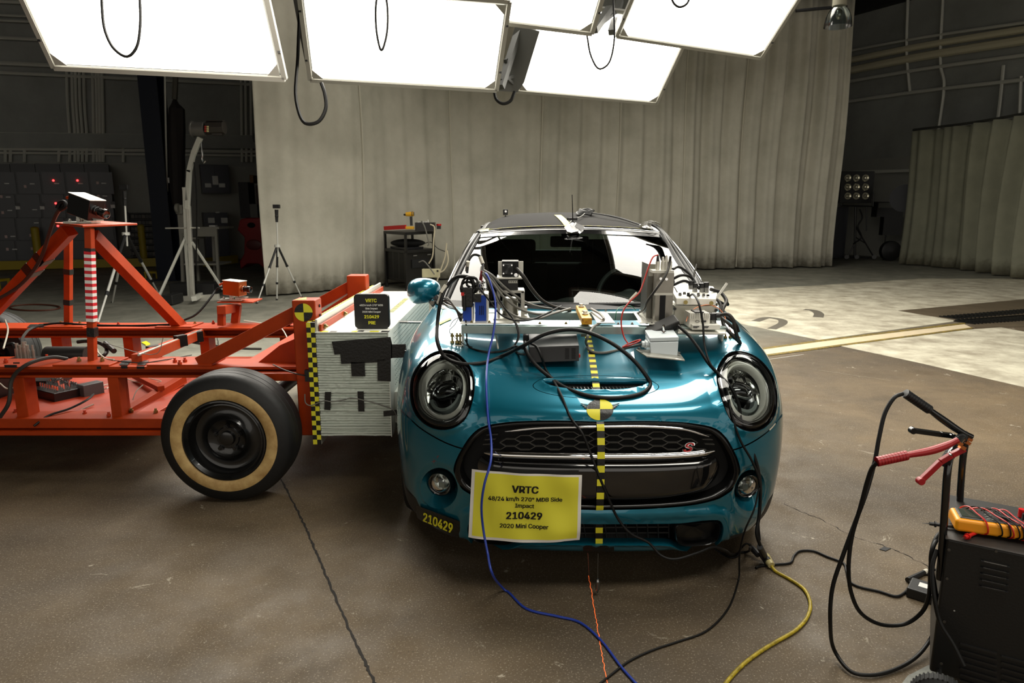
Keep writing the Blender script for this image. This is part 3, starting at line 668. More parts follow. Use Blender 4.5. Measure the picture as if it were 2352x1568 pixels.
for flip in (False, True):
    L = lp(head_uv, .010, flip); L0 = lp(head_uv, -.03, flip); c = sum(L, Vector())/len(L)
    n = Vector(np.mean([SN(-u if flip else u, v) for u, v in head_uv], axis=0)).normalized(); sd = -1 if flip else 1
    hl = MB(); ring_mesh(hl, [L, scl(L, c, n, .975, .0), scl(L, c, n, .955, -.012), scl(L, c, n, .93, -.006), scl(L, c, n, .88, .004), scl(L, c, n, .80, .006), scl(L, c, n, .755, -.004), scl(L, c, n, .745, -.02)])
    h = hl.build('headlamp', paint_blk, car, angle=60)
    m = MB(); ring_mesh(m, [scl(L, c, n, .745, -.005), scl(L, c, n, .72, -.012), scl(L, c, n, .70, -.03)]); m.build('lamp_chrome_ring', chrome, h, angle=60)
    m = MB(); ring_mesh(m, [scl(L, c, n, .70, -.035), scl(L, c, n, .69, -.012), scl(L, c, n, .645, -.004), scl(L, c, n, .60, -.012), scl(L, c, n, .59, -.035)]); m.build('light_guide_ring', drl, h, angle=60)
    m = MB(); ring_mesh(m, [scl(L, c, n, .59, -.03), scl(L, c, n, .57, -.035), scl(L, c, n, .50, -.06)]); m.build('lamp_chrome_ring', refl, h, angle=60)
    m = MB(); B_ = scl(L, c, n, .5, -.06); ring_mesh(m, [B_, scl(L, c, n, .3, -.08), scl(L, c, n, .01, -.085)]); m.build('lamp_bowl', black_in, h)
    X = Vector((1, 0, 0)); X = (X-n*X.dot(n)).normalized(); Yv = n.cross(X); Yv = Yv if Yv.z > 0 else -Yv
    pc = c+n*-.03+Yv*.008
    e = lambda k, rx, ry, d, dy=0: [pc+X*(rx*(abs(math.cos(t))**.7)*math.copysign(1, math.cos(t)))+Yv*(dy+ry*(abs(math.sin(t))**.8)*math.copysign(1, math.sin(t)))+n*d for t in [2*math.pi*i/28 for i in range(28)]]
    m = MB(); ring_mesh(m, [e(0,.050,.032,-.03), e(0,.052,.034,.0), e(0,.049,.031,.006), e(0,.045,.027,.0), e(0,.044,.026,-.03)]); m.build('lamp_chrome_ring', chrome, h, angle=60)
    m = MB(); ring_mesh(m, [e(0,.044,.026,-.01), e(0,.03,.018,.004), e(0,.012,.007,.010), e(0,.001,.001,.011)]); m.build('projector_lens', black_in, h, angle=80)
    m = MB()
    for k in range(9): m.box(pc+X*(.0055*(k-4))+Yv*.052+n*-.002, (.003,.02,.03), Matrix((X, n, Yv)).transposed())
    m.box(pc+Yv*.038+n*-.004, (.054,.02,.004), Matrix((X, n, Yv)).transposed()); m.build('lamp_fin_block', chrome, h)
    m = MB(); cr = lambda s0, dd: [c+X*(s0*.072*math.cos(t))+Yv*(-.006-s0*.085*math.sin(t))+n*dd for t in [math.pi*(.08+.84*i/20) for i in range(21)]]
    ring_mesh(m, [cr(1.0,-.05), cr(.97,-.03), cr(.80,-.032), cr(.76,-.055)], closed=False); m.build('lamp_reflector', mat('reflector_grey', (150,158,155), .2, .6), h, angle=60)
    m = MB(); ring_mesh(m, [scl(L, c, n, .93, -.004), scl(L, c, n, .80, .012), scl(L, c, n, .6, .021), scl(L, c, n, .35, .027), scl(L, c, n, .01, .030)]); m.build('lamp_cover', head_gl, h, angle=80)
    # fog lamp
    L = lp(fog_uv, -.012, flip); c = sum(L, Vector())/len(L); n = Vector(np.mean([SN(-u if flip else u, v) for u, v in fog_uv], axis=0)).normalized(); n = (n+Vector((0,-1.2,0))).normalized()
    m = MB(); c2 = c+Vector((0,.03,0))+Vector((0,0,.006)); circ = lambda r, d: [c2+n*d+Vector((math.cos(t), 0, 0))*r+Vector((0, 0, 1))*(r*math.sin(t)) for t in [-sd*0+2*math.pi*i/40 for i in range(40)]]
    # order of hole loop: map each hole point to its own direction about the centre
    def circ(r, d, L=L, c=c, c2=c2, n=n):
        out = []
        for p in L:
            q = p-c; q -= n*q.dot(n); q.normalize(); out.append(c2+q*r+n*d)
        return out
    m = MB(); ring_mesh(m, [L, circ(.062,-.01), circ(.056,-.03)]); fo = m.build('fog_lamp_recess', teal, car, angle=60)
    m = MB(); ring_mesh(m, [circ(.056,-.032), circ(.054,-.004), circ(.047,.006), circ(.040,-.002), circ(.038,-.02)]); f = m.build('fog_lamp', paint_blk, car, angle=60)
    m = MB(); ring_mesh(m, [circ(.038,-.012), circ(.03,-.03), circ(.001,-.045)]); m.build('lamp_bowl', refl, f)
    m = MB(); m.box(c2+n*-.02+Vector((0,0,-.012)), (.022,.012,.02)); m.build('lamp_shutter', mat('reflector_grey'), f)
    m = MB(); ring_mesh(m, [circ(.040,-.004), circ(.03,.008), circ(.015,.013), circ(.001,.014)]); m.build('lamp_cover', head_gl, f, angle=80)
# ---- grille
GL = full_from_half(gr_h)
gloop = lp(GL, 0); gcen = W3(0, .02, .53)
def gs(sx, sz, d):    # scaled copy of the grille outline, sunk d behind the skin
    out = []
    for p in gloop:
        a = (p.x-CX)*sx; z = gcen.z+(p.z-gcen.z)*sz; out.append((a, z))
    res_ = []
    for (a, z), p in zip(out, gloop):
        r = uv_at((CX+a, CY-1.5, z), (0, 1, 0)); q = S(*r)+OFF; res_.append(Vector(q)+Vector((0, d, 0)))
    return res_
m = MB(); ring_mesh(m, [gs(1.0,1.0,.006), gs(.995,.99,.001), gs(.975,.95,-.002), gs(.955,.915,.002), gs(.948,.905,.014), gs(.935,.88,.05)])
gfr = m.build('grille_surround', mat('surround_black', (12,12,12), .22, spec=.4), car, angle=70)
m = MB(); ring_mesh(m, [gs(.94,.88,.05), gs(.6,.6,.06), gs(.01,.01,.06)]); m.build('grille_back', dark, gfr)
def dpx(px, py, d=0):        # skin point behind a pixel, sunk d straight back
    u, v = uvpx(px, py); return Vector(S(u, v)+OFF)+Vector((0, d, 0))
m = MB(); pth = [dpx(x, y, .004) for x, y in [(1112,1040),(1150,1044),(1230,1047),(1376,1049),(1510,1048),(1600,1043),(1642,1036)]]
sp = smooth_path(pth, 6); prof = [(-.0,.012),(-.010,.008),(-.014,0),(-.010,-.008),(0,-.012)]
def sweep(mb, path, prof, mi=0, taper=.25):
    vs, fs = [], []; n = len(prof)
    for i, p in enumerate(path):
        t = i/(len(path)-1); k = min(1, taper+(1-taper)*min(t, 1-t)*12)
        vs += [p+Vector((0, dy*k, dz*k)) for dy, dz in prof]
    for i in range(len(path)-1): fs += [(i*n+j, i*n+j+1, (i+1)*n+j+1, (i+1)*n+j) for j in range(n-1)]
    mb.add(vs, fs, mi)
sweep(m, sp, prof); m.build('grille_chrome_bar', chrome, gfr, angle=80)
m = MB(); sp = smooth_path([dpx(x, y, .008) for x, y in [(1160,992),(1230,984),(1376,981),(1500,981),(1580,988),(1630,1004)]], 6); sweep(m, sp, [(0,.006),(-.008,.003),(-.008,-.003),(0,-.006)]); m.build('grille_chrome_bar', chrome, gfr, angle=80)
# gloss black panel under the bar
m = MB()
def gp(s, t):
    x = 1376+(s-.5)*2*282*(1-.10*t**3-.05*(1-t)**6); y = 1060+9*abs(2*s-1)**3*-1+(t)*(96-26*abs(2*s-1)**4)
    e = min(min(s, 1-s)*14, min(t, 1-t)*5, 1); d = .022-.028*math.sin(e*math.pi/2)
    return dpx(x, y, d)
m.grid(gp, 48, 16); m.build('grille_lower_panel', paint_blk, gfr, angle=80)
# honeycomb: long flat hexagons
m = MB(); pw, ph = 68.0, 13.4
def inreg(x, y): 
    xx = abs(x-1376)
    return y < 1040 and y > 990 and xx < 262 and (y-988) > max(0, (xx-150))**1.75*.0105
for r_ in range(-1, 8):
    for c_ in range(-9, 10):
        x0 = 1376+c_*pw/1.0*1.0+(pw/2 if r_ % 2 else 0)*1.0-0; y0 = 994+r_*ph*.62
        if r_ % 2 == 0: x0 += 0
        seg = [((x0-pw*.15, y0), (x0+pw*.15, y0)), ((x0+pw*.15, y0), (x0+pw*.35, y0+ph*.62)), ((x0-pw*.15, y0), (x0-pw*.35, y0+ph*.62))]
        if r_ % 2: pass
        for a, b in seg:
            if inreg(*a) and inreg(*b):
                A, B = dpx(*a, .018), dpx(*b, .018); m.beam(A, B, .0028, .014, (0, 1, 0)); 
hx = m.build('grille_mesh', mat('mesh_black', (52,51,48), .35, coat=.5), gfr); hx['kind'] = 'stuff'
for s in (-1, 1):
    m = MB()
    for k in range(3):
        y0 = 1000+k*11
        m.beam(dpx(1376+s*(232-k*-6), y0, .02), dpx(1376+s*(258+k*4), y0+1, .02), .003, .018, (0,1,0))
    m.build('grille_slat', mat('mesh_black'), gfr)['kind'] = 'stuff'
# S badge
eb = MB()
su = lambda px, py, d: dpx(px, py, d)
def badge_map(k, d):
    def f(x, y): return dpx(1577+x*k, 1025-y*k*.92, d)
    return f
text_mb(eb, 'S', 40, lambda x, y: dpx(1577+x*1.25+y*.15, 1038-y*1.02, .002), .045, shear=.3)
text_mb(eb, 'S', 40, lambda x, y: dpx(1577+x*1.2+y*.15, 1037-y*.98, -.001), .01, 1, shear=.3)
b_ = eb.build('badge_letter', [chrome, mat('badge_red', (170,16,22), .3)], gfr, fix=False, flat=True)
# lower intake
LL = full_from_half(lo_h); l0 = lp(LL, .012); lc = W3(0, .02, .26)
ls = lambda sx, sz, d: [Vector((CX+(p.x-CX)*sx, p.y+d, lc.z+(p.z-lc.z)*sz)) for p in l0]
m = MB(); ring_mesh(m, [ls(1,1,0), ls(.995,.94,.01), ls(.99,.88,.045)]); m.build('intake_frame', teal, car, angle=60)
m = MB(); ring_mesh(m, [ls(.995,.92,.045), ls(.5,.4,.07), ls(.01,.01,.07)]); it = m.build('intake_back', dark, car)
m = MB()
for s in (-1, 1):
    R_ = round_loop([(1552,1204),(1600,1199),(1645,1196),(1653,1203),(1652,1225),(1643,1243),(1600,1252),(1565,1251),(1554,1243),(1550,1225)], 3)
    D = lambda k, d: [Vector((CX+s*(q.x-CX), q.y+d, q.z)) for q in [dpx(1602+(x-1602)*k, 1224+(y-1224)*k, 0) for x, y in R_]]
    m = MB(); ring_mesh(m, [D(1.03,.02), D(1.0,-.006), D(.95,-.010), D(.90,-.002), D(.88,.03), D(.01,.05)]); m.build('brake_duct', mat('duct_black', (16,16,16), .28), car, angle=60)
m = MB()
for k in range(3):
    m.tube([dpx(x, 1207+k*13+y, .035) for x, y in ((1215,1),(1376,0),(1540,-1))], .004, 5, 3)
for k in range(14): m.beam(dpx(1215+k*25, 1202, .035), dpx(1228+k*24, 1243, .035), .004, .01, (0,1,0))
m.build('intake_mesh', mat('mesh_dark', (14,14,14), .5), it)
# scoop
SLp = full_from_half(sc_h); s0 = lp(SLp, .012); scn = sum(s0, Vector())/len(s0)
sg_ = lambda k, kz, d, dz: [Vector((CX+(p.x-CX)*k, scn.y+(p.y-scn.y)*kz+d, scn.z+(p.z-scn.z)*kz+dz)) for p in s0]
m = MB(); ring_mesh(m, [s0, sg_(.985,.85,.0,-.004), sg_(.97,.6,.012,-.016), sg_(.96,.45,.03,-.022)]); m.build('hood_scoop', teal, car, angle=60)
m = MB(); ring_mesh(m, [sg_(.962,.5,.025,-.02), sg_(.01,.01,.05,-.02)])
for k in range(24):
    x = 1285+k*8.2; m.beam(dr(x, 882, -.012), dr(x+4, 889, -.012), .002, .008, (0,1,0), 1)
m.build('scoop_grille', [dark, mat('mesh_black')], car)
# wheels
tyre = mat('tyre', (9,9,9), .6, bump=.3, bscale=40)
for s in (-1, 1):
    for bb in (AX1, AX2):
        m = MB(); o = W3(s*.62, bb, .305); m.lathe(o, (s, 0, 0), [(.21,0),(.29,.0),(.303,.02),(.305,.06),(.305,.14),(.303,.18),(.29,.2),(.21,.2)], 40, closed=True); wh = m.build('wheel', tyre, car)
        m = MB(); m.lathe(o, (s,0,0), [(.215,.19),(.2,.17),(.19,.10),(.05,.12),(.0,.13)], 30)
        for k in range(10):
            t = 2*math.pi*k/10; m.beam(o+Vector((s*.15, .05*math.cos(t), .05*math.sin(t))), o+Vector((s*.17, .205*math.cos(t), .205*math.sin(t))), .03, .02, (s,0,0))
        m.build('rim', mat('rim_dark', (60,60,62), .3, .9), wh)
m = MB(); m.box2(W3(-.62,.42,.17), W3(.62,3.6,.22)); m.box2(W3(-.55,.25,.16), W3(.55,.9,.5)); 
for bb in (AX1, AX2): m.box2(W3(-.5,bb-.4,.2), W3(.5,bb+.4,.7))
m.box2(W3(-.6,1.0,.2), W3(.6,1.1,.85)); m.build('underbody', dark, car)
# ---- greenhouse
HD = lambda s: (1.68+.10*s*s, 1.315-.028*s*s)
def WS(s, t, off=0):
    s = (s-.5)*2; b1, z1 = HD(s); a = s*((1-t)*.685+t*.545); b0, z0 = 1.0+.17*s*s, .965
    bul = .022*math.sin(math.pi*t)+.0
    return W3(a, b0+(b1-b0)*t-bul*.5-off*.5, z0+(z1-z0)*t+bul+off*.8)
ws_gl = glass('windscreen_glass', (200,214,208), .004, 1.55)
m = MB(); m.grid(lambda s, t: WS(s, t), 24, 12); wsg = m.build('windscreen', ws_gl, car, angle=80, fix=False)
m = MB(); m.grid(lambda s, t: WS(s, .93+.09*t, .004), 24, 2); m.build('windscreen_band', paint_blk, wsg)
m = MB(); m.grid(lambda s, t: WS(s, -.03+.05*t, .003), 24, 2); m.build('windscreen_band', mat('frit_black', (10,10,10), .4), wsg)
def RF(s, t, off=0):
    s = (s-.5)*2; t_ = t; w_ = .548-.02*t_; b = 1.70+.10*s*s*(1-t_)+t_*1.85-(.06*s*s*t_)
    zc = 1.325+.085*math.sin(math.pi*min(1, t_*.85+.0))**.8; return W3(s*w_, b, zc-.028*s*s-(.05*t_ if t_ < .2 else .01)*0-.055*(abs(s)**6)*min(1, t_*4)+off)
roof_m = mat('roof_paint', (22,20,18), .75, spec=.05)
m = MB(); m.grid(lambda s, t: RF(s, t), 32, 30); rf = m.build('roof', roof_m, car, angle=80)
m = MB(); m.grid(lambda s, t: RF(s, .0, .002)+(WS(s, 1.0, .004)-RF(s, .0, .0))*t, 32, 2); m.tube([RF(i/20, .004, .002) for i in range(21)], .004, 6, 2, 1); m.build('header_trim', [mat('pillar_black', (10,10,10), .28, spec=.3), chrome], car, angle=80)
for s in (0, 1):
    m = MB()
    m.tube([WS(s, -.02, -.002), WS(s, .35, .0), WS(s, .7, .0), WS(s, .98, -.002)], .022, 8, 6)
    m.tube([RF(s, t/10, -.006) for t in range(0, 11)], .018, 8, 3)
    ap = m.build('pillar', mat('pillar_black', (10,10,10), .28, spec=.3), car, angle=80)
for s, kk in ((0, -1), (1, 1)):
    m = MB(); m.tube([WS(s, t, .006)+Vector((kk*.024, 0, 0)) for t in (0, .35, .7, 1)], .004, 6, 6); m.build('pillar_trim', chrome, ap)
    m = MB()
    def sg2(u, v, s=s, kk=kk):
        b = 1.2+2.3*u; top = RF(s, min(1, max(0, (b-1.78)/1.75)), -.02) if b > 1.78 else WS(s, (b-1.17)/.61)
        bot = W3(kk*(.745 if b < 3 else .745-.1*(b-3)), b, .95+.03*u); q = bot.lerp(top, v); q.y = bot.y if b > 1.78 else q.y; return q+Vector((kk*.01*math.sin(math.pi*v), 0, 0))
    m.grid(sg2, 30, 8); m.build('side_window', mat('tinted_glass', (10,12,12), .05, coat=1), car, angle=80)
    m = MB(); m.beam(W3(kk*.752, 2.45, .95), RF(s, .36, -.02), .03, .08, (0,1,0)); m.build('pillar', paint_blk, car); m = MB(); m.beam(W3(kk*.74,3.2,.98), RF(s, .75, -.03), .03, .22, (0,1,0)); m.build('pillar', paint_blk, car)
    m = MB(); m.tube([W3(kk*.757, b, .955+.012*(b-1.2)) for b in (1.2,1.8,2.4,3.0,3.4)], .012, 6, 3); m.build('window_trim', chrome, car)
m = MB(); m.grid(lambda s, t: RF(s, 1, -.005).lerp(W3((s-.5)*1.2, 3.64, 1.0), t), 8, 6); m.build('rear_window', glass('rear_glass', (120,130,124), .01, 1.4), car, fix=False)
m = MB()
for s in (0, 1): m.beam(RF(s, 1, -.02), W3((s*2-1)*.64,3.64,.98), .12, .05, (0,1,0))
m.tube([RF(i/8, 1, -.015) for i in range(9)], .02, 6, 2); m.build('hatch_frame', teal, car)
m = MB(); m.grid(lambda s, t: W3((s-.5)*2*(.68+.02*math.sin(math.pi*t)), 1.0+.2*t*((s-.5)*2)**2+.03*t, .952+.008*t), 16, 3); m.tube([W3(.05,1.02,.975), W3(.3,1.03,.978), W3(.58,1.12,.975)], .008, 6); m.tube([W3(-.5,1.08,.975), W3(-.25,1.03,.978), W3(.0,1.02,.975)], .008, 6); m.build('cowl', plast_blk, car)
# interior
lab_paper = mat('paper_white2', (200,205,200), .6)
dash = mat('cabin_dark', (26,26,25), .7)
seat_m = mat('seat_fabric', (30,30,30), .8)
m = MB(); m.box2(W3(-.7,1.15,.2), W3(.7,3.5,.4)); m.ell(W3(0,1.35,.86), (.68,.22,.085), 24, 10); m.box2(W3(-.66,1.3,.5), W3(.66,1.5,.86)); m.ell(W3(.34,1.45,.93), (.16,.1,.06)); m.ell(W3(0,1.48,.86), (.15,.1,.09)); m.build('dashboard', dash, car)
for s in (-1, 1):
    m = MB(); m.box(W3(s*.35,2.15,.48), (.5,.5,.16)); m.box(W3(s*.35,2.42,.78), (.48,.14,.56), (R(-14),0,0)); m.box(W3(s*.35,2.52,1.12), (.27,.11,.2), (R(-10),0,0)); m.cyl(W3(s*.35-.05,2.49,.98), W3(s*.35-.05,2.52,1.1), .008); m.cyl(W3(s*.35+.05,2.49,.98), W3(s*.35+.05,2.52,1.1), .008); m.build('seat', seat_m, car, bevel=.035)
m = MB(); m.box2(W3(-.62,2.95,.4), W3(.62,3.15,1.02)); m.build('rear_seat', seat_m, car, bevel=.05)
for s in (-1, 1): m = MB(); m.box(W3(s*.33,3.08,1.10),(.30,.09,.2)); m.build('rear_headrest', seat_m, car, bevel=.03)
m = MB(); m.box2(W3(-.6,3.3,.5), W3(.6,3.4,1.10)); m.box2(W3(-.62,3.2,1.0), W3(-.50,3.45,1.3)); m.box2(W3(.50,3.2,1.0), W3(.62,3.45,1.3)); m.build('cargo_panel', dash, car)
m = MB(); m.add([W3(-.30,2.9,1.06), W3(-.02,2.9,1.07), W3(-.05,3.0,1.11), W3(-.26,3.0,1.10)], [(0,1,2,3)]); m.build('papers', lab_paper, car, fix=False)
m = MB(); c = W3(.34,1.62,.93); Rm = Euler((R(68),0,0)).to_matrix(); rim = [c+Rm @ Vector((.18*math.cos(t), .18*math.sin(t), 0)) for t in [2*math.pi*i/24 for i in range(25)]]; m.tube(rim, .015, 8, 2, smooth=True); m.ell(c+Vector((0,-.02,0)), (.06,.03,.055)); m.beam(rim[0], rim[12], .04, .015); m.beam(c, rim[18], .04, .015); m.cyl(c, W3(.34,1.4,.85), .03); m.build('steering_wheel', dash, car)
m = MB(); m.box(W3(0,1.80,1.245), (.23,.03,.065), (R(-10),0,0)); m.cyl(W3(0,1.79,1.25), W3(0,1.75,1.31), .02); m.box(W3(0,1.76,1.29), (.1,.12,.03)); m.build('rear_view_mirror', plast_blk, car, bevel=.01)
# bits left inside by the test crew, seen through the glass
# door mirror (left in view)
m = MB(); mc = W3(-.822,1.33,1.003)
def mir(s, t):
    th_ = 2*math.pi*s; ph_ = math.pi*t; x = math.sin(ph_)*math.cos(th_); z = math.sin(ph_)*math.sin(th_); y = math.cos(ph_)
    z = math.copysign(abs(z)**.85, z); x = math.copysign(abs(x)**.9, x); q = Vector((x*.092, -y*.075, z*.070*(1-.12*x))); q.y = min(q.y, .03); return mc+q+Vector((0, .03*x*x, .008*x))
m.grid(mir, 36, 24); mr_ = m.build('door_mirror', teal, car, angle=50)
m = MB(); m.ell(mc+Vector((0,.035,0)), (.085,.006,.056)); m.build('mirror_glass', chrome, mr_)
m = MB(); m.tube([mc+Vector((.05,.0,-.035)), mc+Vector((.085,.0,-.09)), mc+Vector((.10,.02,-.17))], lambda t: .034-.008*t, 10); m.build('mirror_stalk', plast_blk, mr_)
# ================================================================ BARRIER CART (moving deformable barrier on an orange frame)
def bpx(mb, x0, y0, x1, y1, Y, dep, mi=0, grow=0):
    """upright box whose near face spans these sight lines at depth Y"""
    xm, ym = (x0+x1)/2, (y0+y1)/2
    a = P(x0, ym, Y=Y).x; b = P(x1, ym, Y=Y).x; zt = P(xm, y0, Y=Y).z; zb = P(xm, y1, Y=Y).z
    mb.box(((a+b)/2, Y+dep/2, (zt+zb)/2), (b-a+grow, dep, zt-zb+grow), None, mi); return (a, b, zb, zt)
SL = thing('barrier_cart', 'orange steel barrier cart on wheels pushed up to the car side', 'cart', (-2.2, 4.1, 0))
def part(name, fn, m=orange, par=SL, bevel=.003, **k):
    mb = MB(); fn(mb); return mb.build(name, m, par, bevel=bevel, **k)
XL = -6.2
def channel(z0, z1, Y0, Y1, X0, X1, t=.009):
    def f(m):
        m.box2((X0,Y0,z1-t), (X1,Y1,z1)); m.box2((X0,Y0,z0), (X1,Y1,z0+t)); ym = (Y0+Y1)/2; m.box2((X0,ym-.02,z0+t), (X1,ym+.02,z1-t))
        m.box2((X0,Y0-.001,z1-.016), (X1,Y0+.004,z1)); m.box2((X0,Y0-.001,z0), (X1,Y0+.004,z0+.012))
    return f
part('frame_rail', channel(.565,.625,3.5,3.7,XL,-1.0))
part('frame_rail', channel(.54,.61,4.75,4.98,XL,-1.0))
part('frame_rail', lambda m: (m.box2((XL,3.46,.30),(-1.75,3.6,.352)), m.box2((XL,3.44,.265),(-1.75,3.6,.288)), m.box2((XL,3.49,.288),(-1.75,3.6,.30))))
part('frame_rail', lambda m: m.box2((XL,4.9,.27),(-1.1,5.0,.35)))
part('floor_pan', lambda m: m.box2((XL,3.6,.325),(-1.95,4.9,.345)), mat('pan_orange', (176,54,16), .5, var=.35, vscale=3))
def post(x0, x1, yb, Y, w=.06, dp=.11, z0=.35, z1=.565):
    a = P(x0, yb, Y=Y).x; b = P(x1, yb, Y=Y).x
    part('frame_post', lambda m: m.box2((a,Y,z0),(b,Y+dp,z1)))
post(31,58,900,3.5,dp=.09); post(250,274,900,3.5,dp=.09); post(118,142,790,4.78,z0=.0+.35,z1=.54); post(283,305,790,4.78,z1=.54); post(459,480,790,4.78,z1=.54); post(643,659,790,4.78,z1=.54)
part('bumper_post', lambda m: m.box2((-1.114,3.42,.272),(-.995,3.54,.988)), bevel=.008)
part('bumper_post', lambda m: m.box2((-1.136,4.68,.272),(-1.005,4.8,.988)), bevel=.008)
part('cross_beam', lambda m: m.box2((-1.10,3.54,.50),(-1.0,4.68,.60)))
part('cross_beam', lambda m: m.box2((-1.5,3.45,.56),(-1.0,4.95,.60)))
part('cross_beam', lambda m: m.box2((-1.10,3.54,.27),(-1.0,4.68,.36)))
part('brace', lambda m: m.beam((-1.08,3.5,.93),(-1.66,3.56,.635),.075,.07))
part('brace', lambda m: m.beam((-1.08,4.74,.93),(-1.71,4.86,.60),.075,.07))
part('gusset', lambda m: m.prism([Vector((-1.11,3.6,.78)),Vector((-1.11,3.6,.6)),Vector((-1.38,3.6,.62)),Vector((-1.25,3.6,.72))],(0,.012,0)))
part('gusset', lambda m: m.prism([Vector((-1.13,4.7,.86)),Vector((-1.13,4.7,.6)),Vector((-1.5,4.7,.61)),Vector((-1.38,4.7,.70))],(0,.012,0)))
part('cross_tube', lambda m: m.beam(P(314,826,Y=3.6),P(470,762,Y=4.86),.055,.06))
part('tube_rod', lambda m: m.cyl(P(318,815,Y=3.58),P(468,756,Y=4.8),.008), alu)
for (x, y, Y, s) in ((210,830,3.6,(.30,.19)), (165,742,4.86,(.28,.2)), (412,741,4.86,(.26,.2)), (430,834,3.6,(.34,.19))):
    c = P(x, y, Y=Y); c.z = .63 if Y < 4 else .615
    part('mounting_plate', lambda m: m.box(c, (s[0], s[1], .01)))
bolt_o = mat('bolt_orange', (170,50,14), .4)
def bolt(m, p, r=.012, h=.012, mi=0): m.cyl(p, Vector(p)+Vector((0,0,h)), r, n=6, mi=mi); m.cyl(Vector(p)+Vector((0,0,h)), Vector(p)+Vector((0,0,h*1.9)), r*.55, n=8, mi=mi)
for px, py, z, k in ((14,832,.627,0),(108,823,.627,0),(182,829,.636,1),(235,829,.636,1),(402,831,.636,0),(413,836,.636,0),(425,830,.636,0),(140,744,.612,1),(184,744,.612,1),(226,747,.612,0),(272,747,.612,0),(392,744,.612,0),(448,745,.612,1),(490,743,.612,0),(195,951,.347,0),(302,946,.354,1),(358,947,.354,1),(250,955,.354,0),(36,948,.347,0)):
    m = MB(); bolt(m, P(px,py,z=z)); m.build('bolt', brass if k else bolt_o, SL)
# camera mast
part('mast_plate', lambda m: m.prism([P(119,515,z=1.345),P(150,513,z=1.345)+Vector((.1,.25,0)),P(235,521,z=1.345)+Vector((0,.35,0)),P(235,521,z=1.345),P(190,522.5,z=1.345)], (0,0,.012)))
part('mast_leg', lambda m: m.beam(P(160,528,Y=4.3),P(-70,772,Y=4.84),.075,.075,(0,1,0)))
part('mast_leg', lambda m: m.beam(P(212,540,Y=4.1),P(418,752,Y=4.86),.06,.075,(0,1,0)))
part('mast_leg', lambda m: m.beam((P(157,540,Y=4.86)),(P(157,745,Y=4.86)),.042,.042,(0,1,0)))
part('mast_leg', lambda m: m.beam(P(205,523,Y=3.66),P(213,833,Y=3.62),.036,.036,(0,1,0)))
pa, pb = P(206,577,Y=3.64), P(211,738,Y=3.62); mb = MB(); nb = 22
for k in range(nb):
    a = pa.lerp(pb, k/nb); b = pa.lerp(pb, (k+1)/nb); mb.beam(a, b, .039, .039, (0,1,0), k % 2)
mb.build('striped_tape', [red_t, wht_t], SL)
lgA, lgB = P(160,528,Y=4.3), P(-70,772,Y=4.84)
for t0_, t1_ in ((.215,.255),(.31,.36)): mb = MB(); mb.beam(lgA.lerp(lgB,t0_), lgA.lerp(lgB,t1_), .079, .079, (0,1,0)); mb.build('tape_wrap', blk_t, SL)
for (a, b, w_) in (((157,618,4.86),(157,630,4.86),.046),((157,688,4.86),(157,700,4.86),.046),((205,570,3.64),(205,577,3.64),.04),((212,752,3.62),(213,772,3.62),.04)):
    mb = MB(); mb.beam(P(*a[:2],Y=a[2]),P(*b[:2],Y=b[2]),w_,w_,(0,1,0)); mb.build('tape_wrap', blk_t, SL)
for (px0,py0,px1,py1) in ((10,844,38,838),(278,840,292,846),(222,842,231,847),(314,841,331,847),(30,832,44,835)):
    mb = MB(); bpx(mb, px0, min(py0,py1), px1, max(py0,py1), 3.494, .004); mb.build('tape_patch', blk_t, SL)
for (x0, x1) in ((315,342),(274,302),(90,104),(62,88)):
    if x0 > 200: mb = MB(); mb.prism([P(x0,838,z=.628),P(x1-8,838,z=.628),P(x1,828,z=.628),P(x0+8,828,z=.628)],(0,0,.002)); mb.build('tape_patch', blk_t, SL)
    else: mb = MB(); mb.prism([P(x0,752,z=.612),P(x1,752,z=.612),P(x1+8,745,z=.612),P(x0+8,745,z=.612)],(0,0,.002)); mb.build('tape_patch', blk_t, SL)
for (q, Y) in (((349,808,10),3.9),((411,783,8),4.25),((449,774,8),4.6)):
    mb = MB(); c = P(q[0],q[1],Y=Y); mb.beam(c-Vector((.012,-.02,0)),c+Vector((.012,-.02,0))+Vector((.012,.02,0)),.07,.072); mb.build('tape_wrap', blk_t, SL)
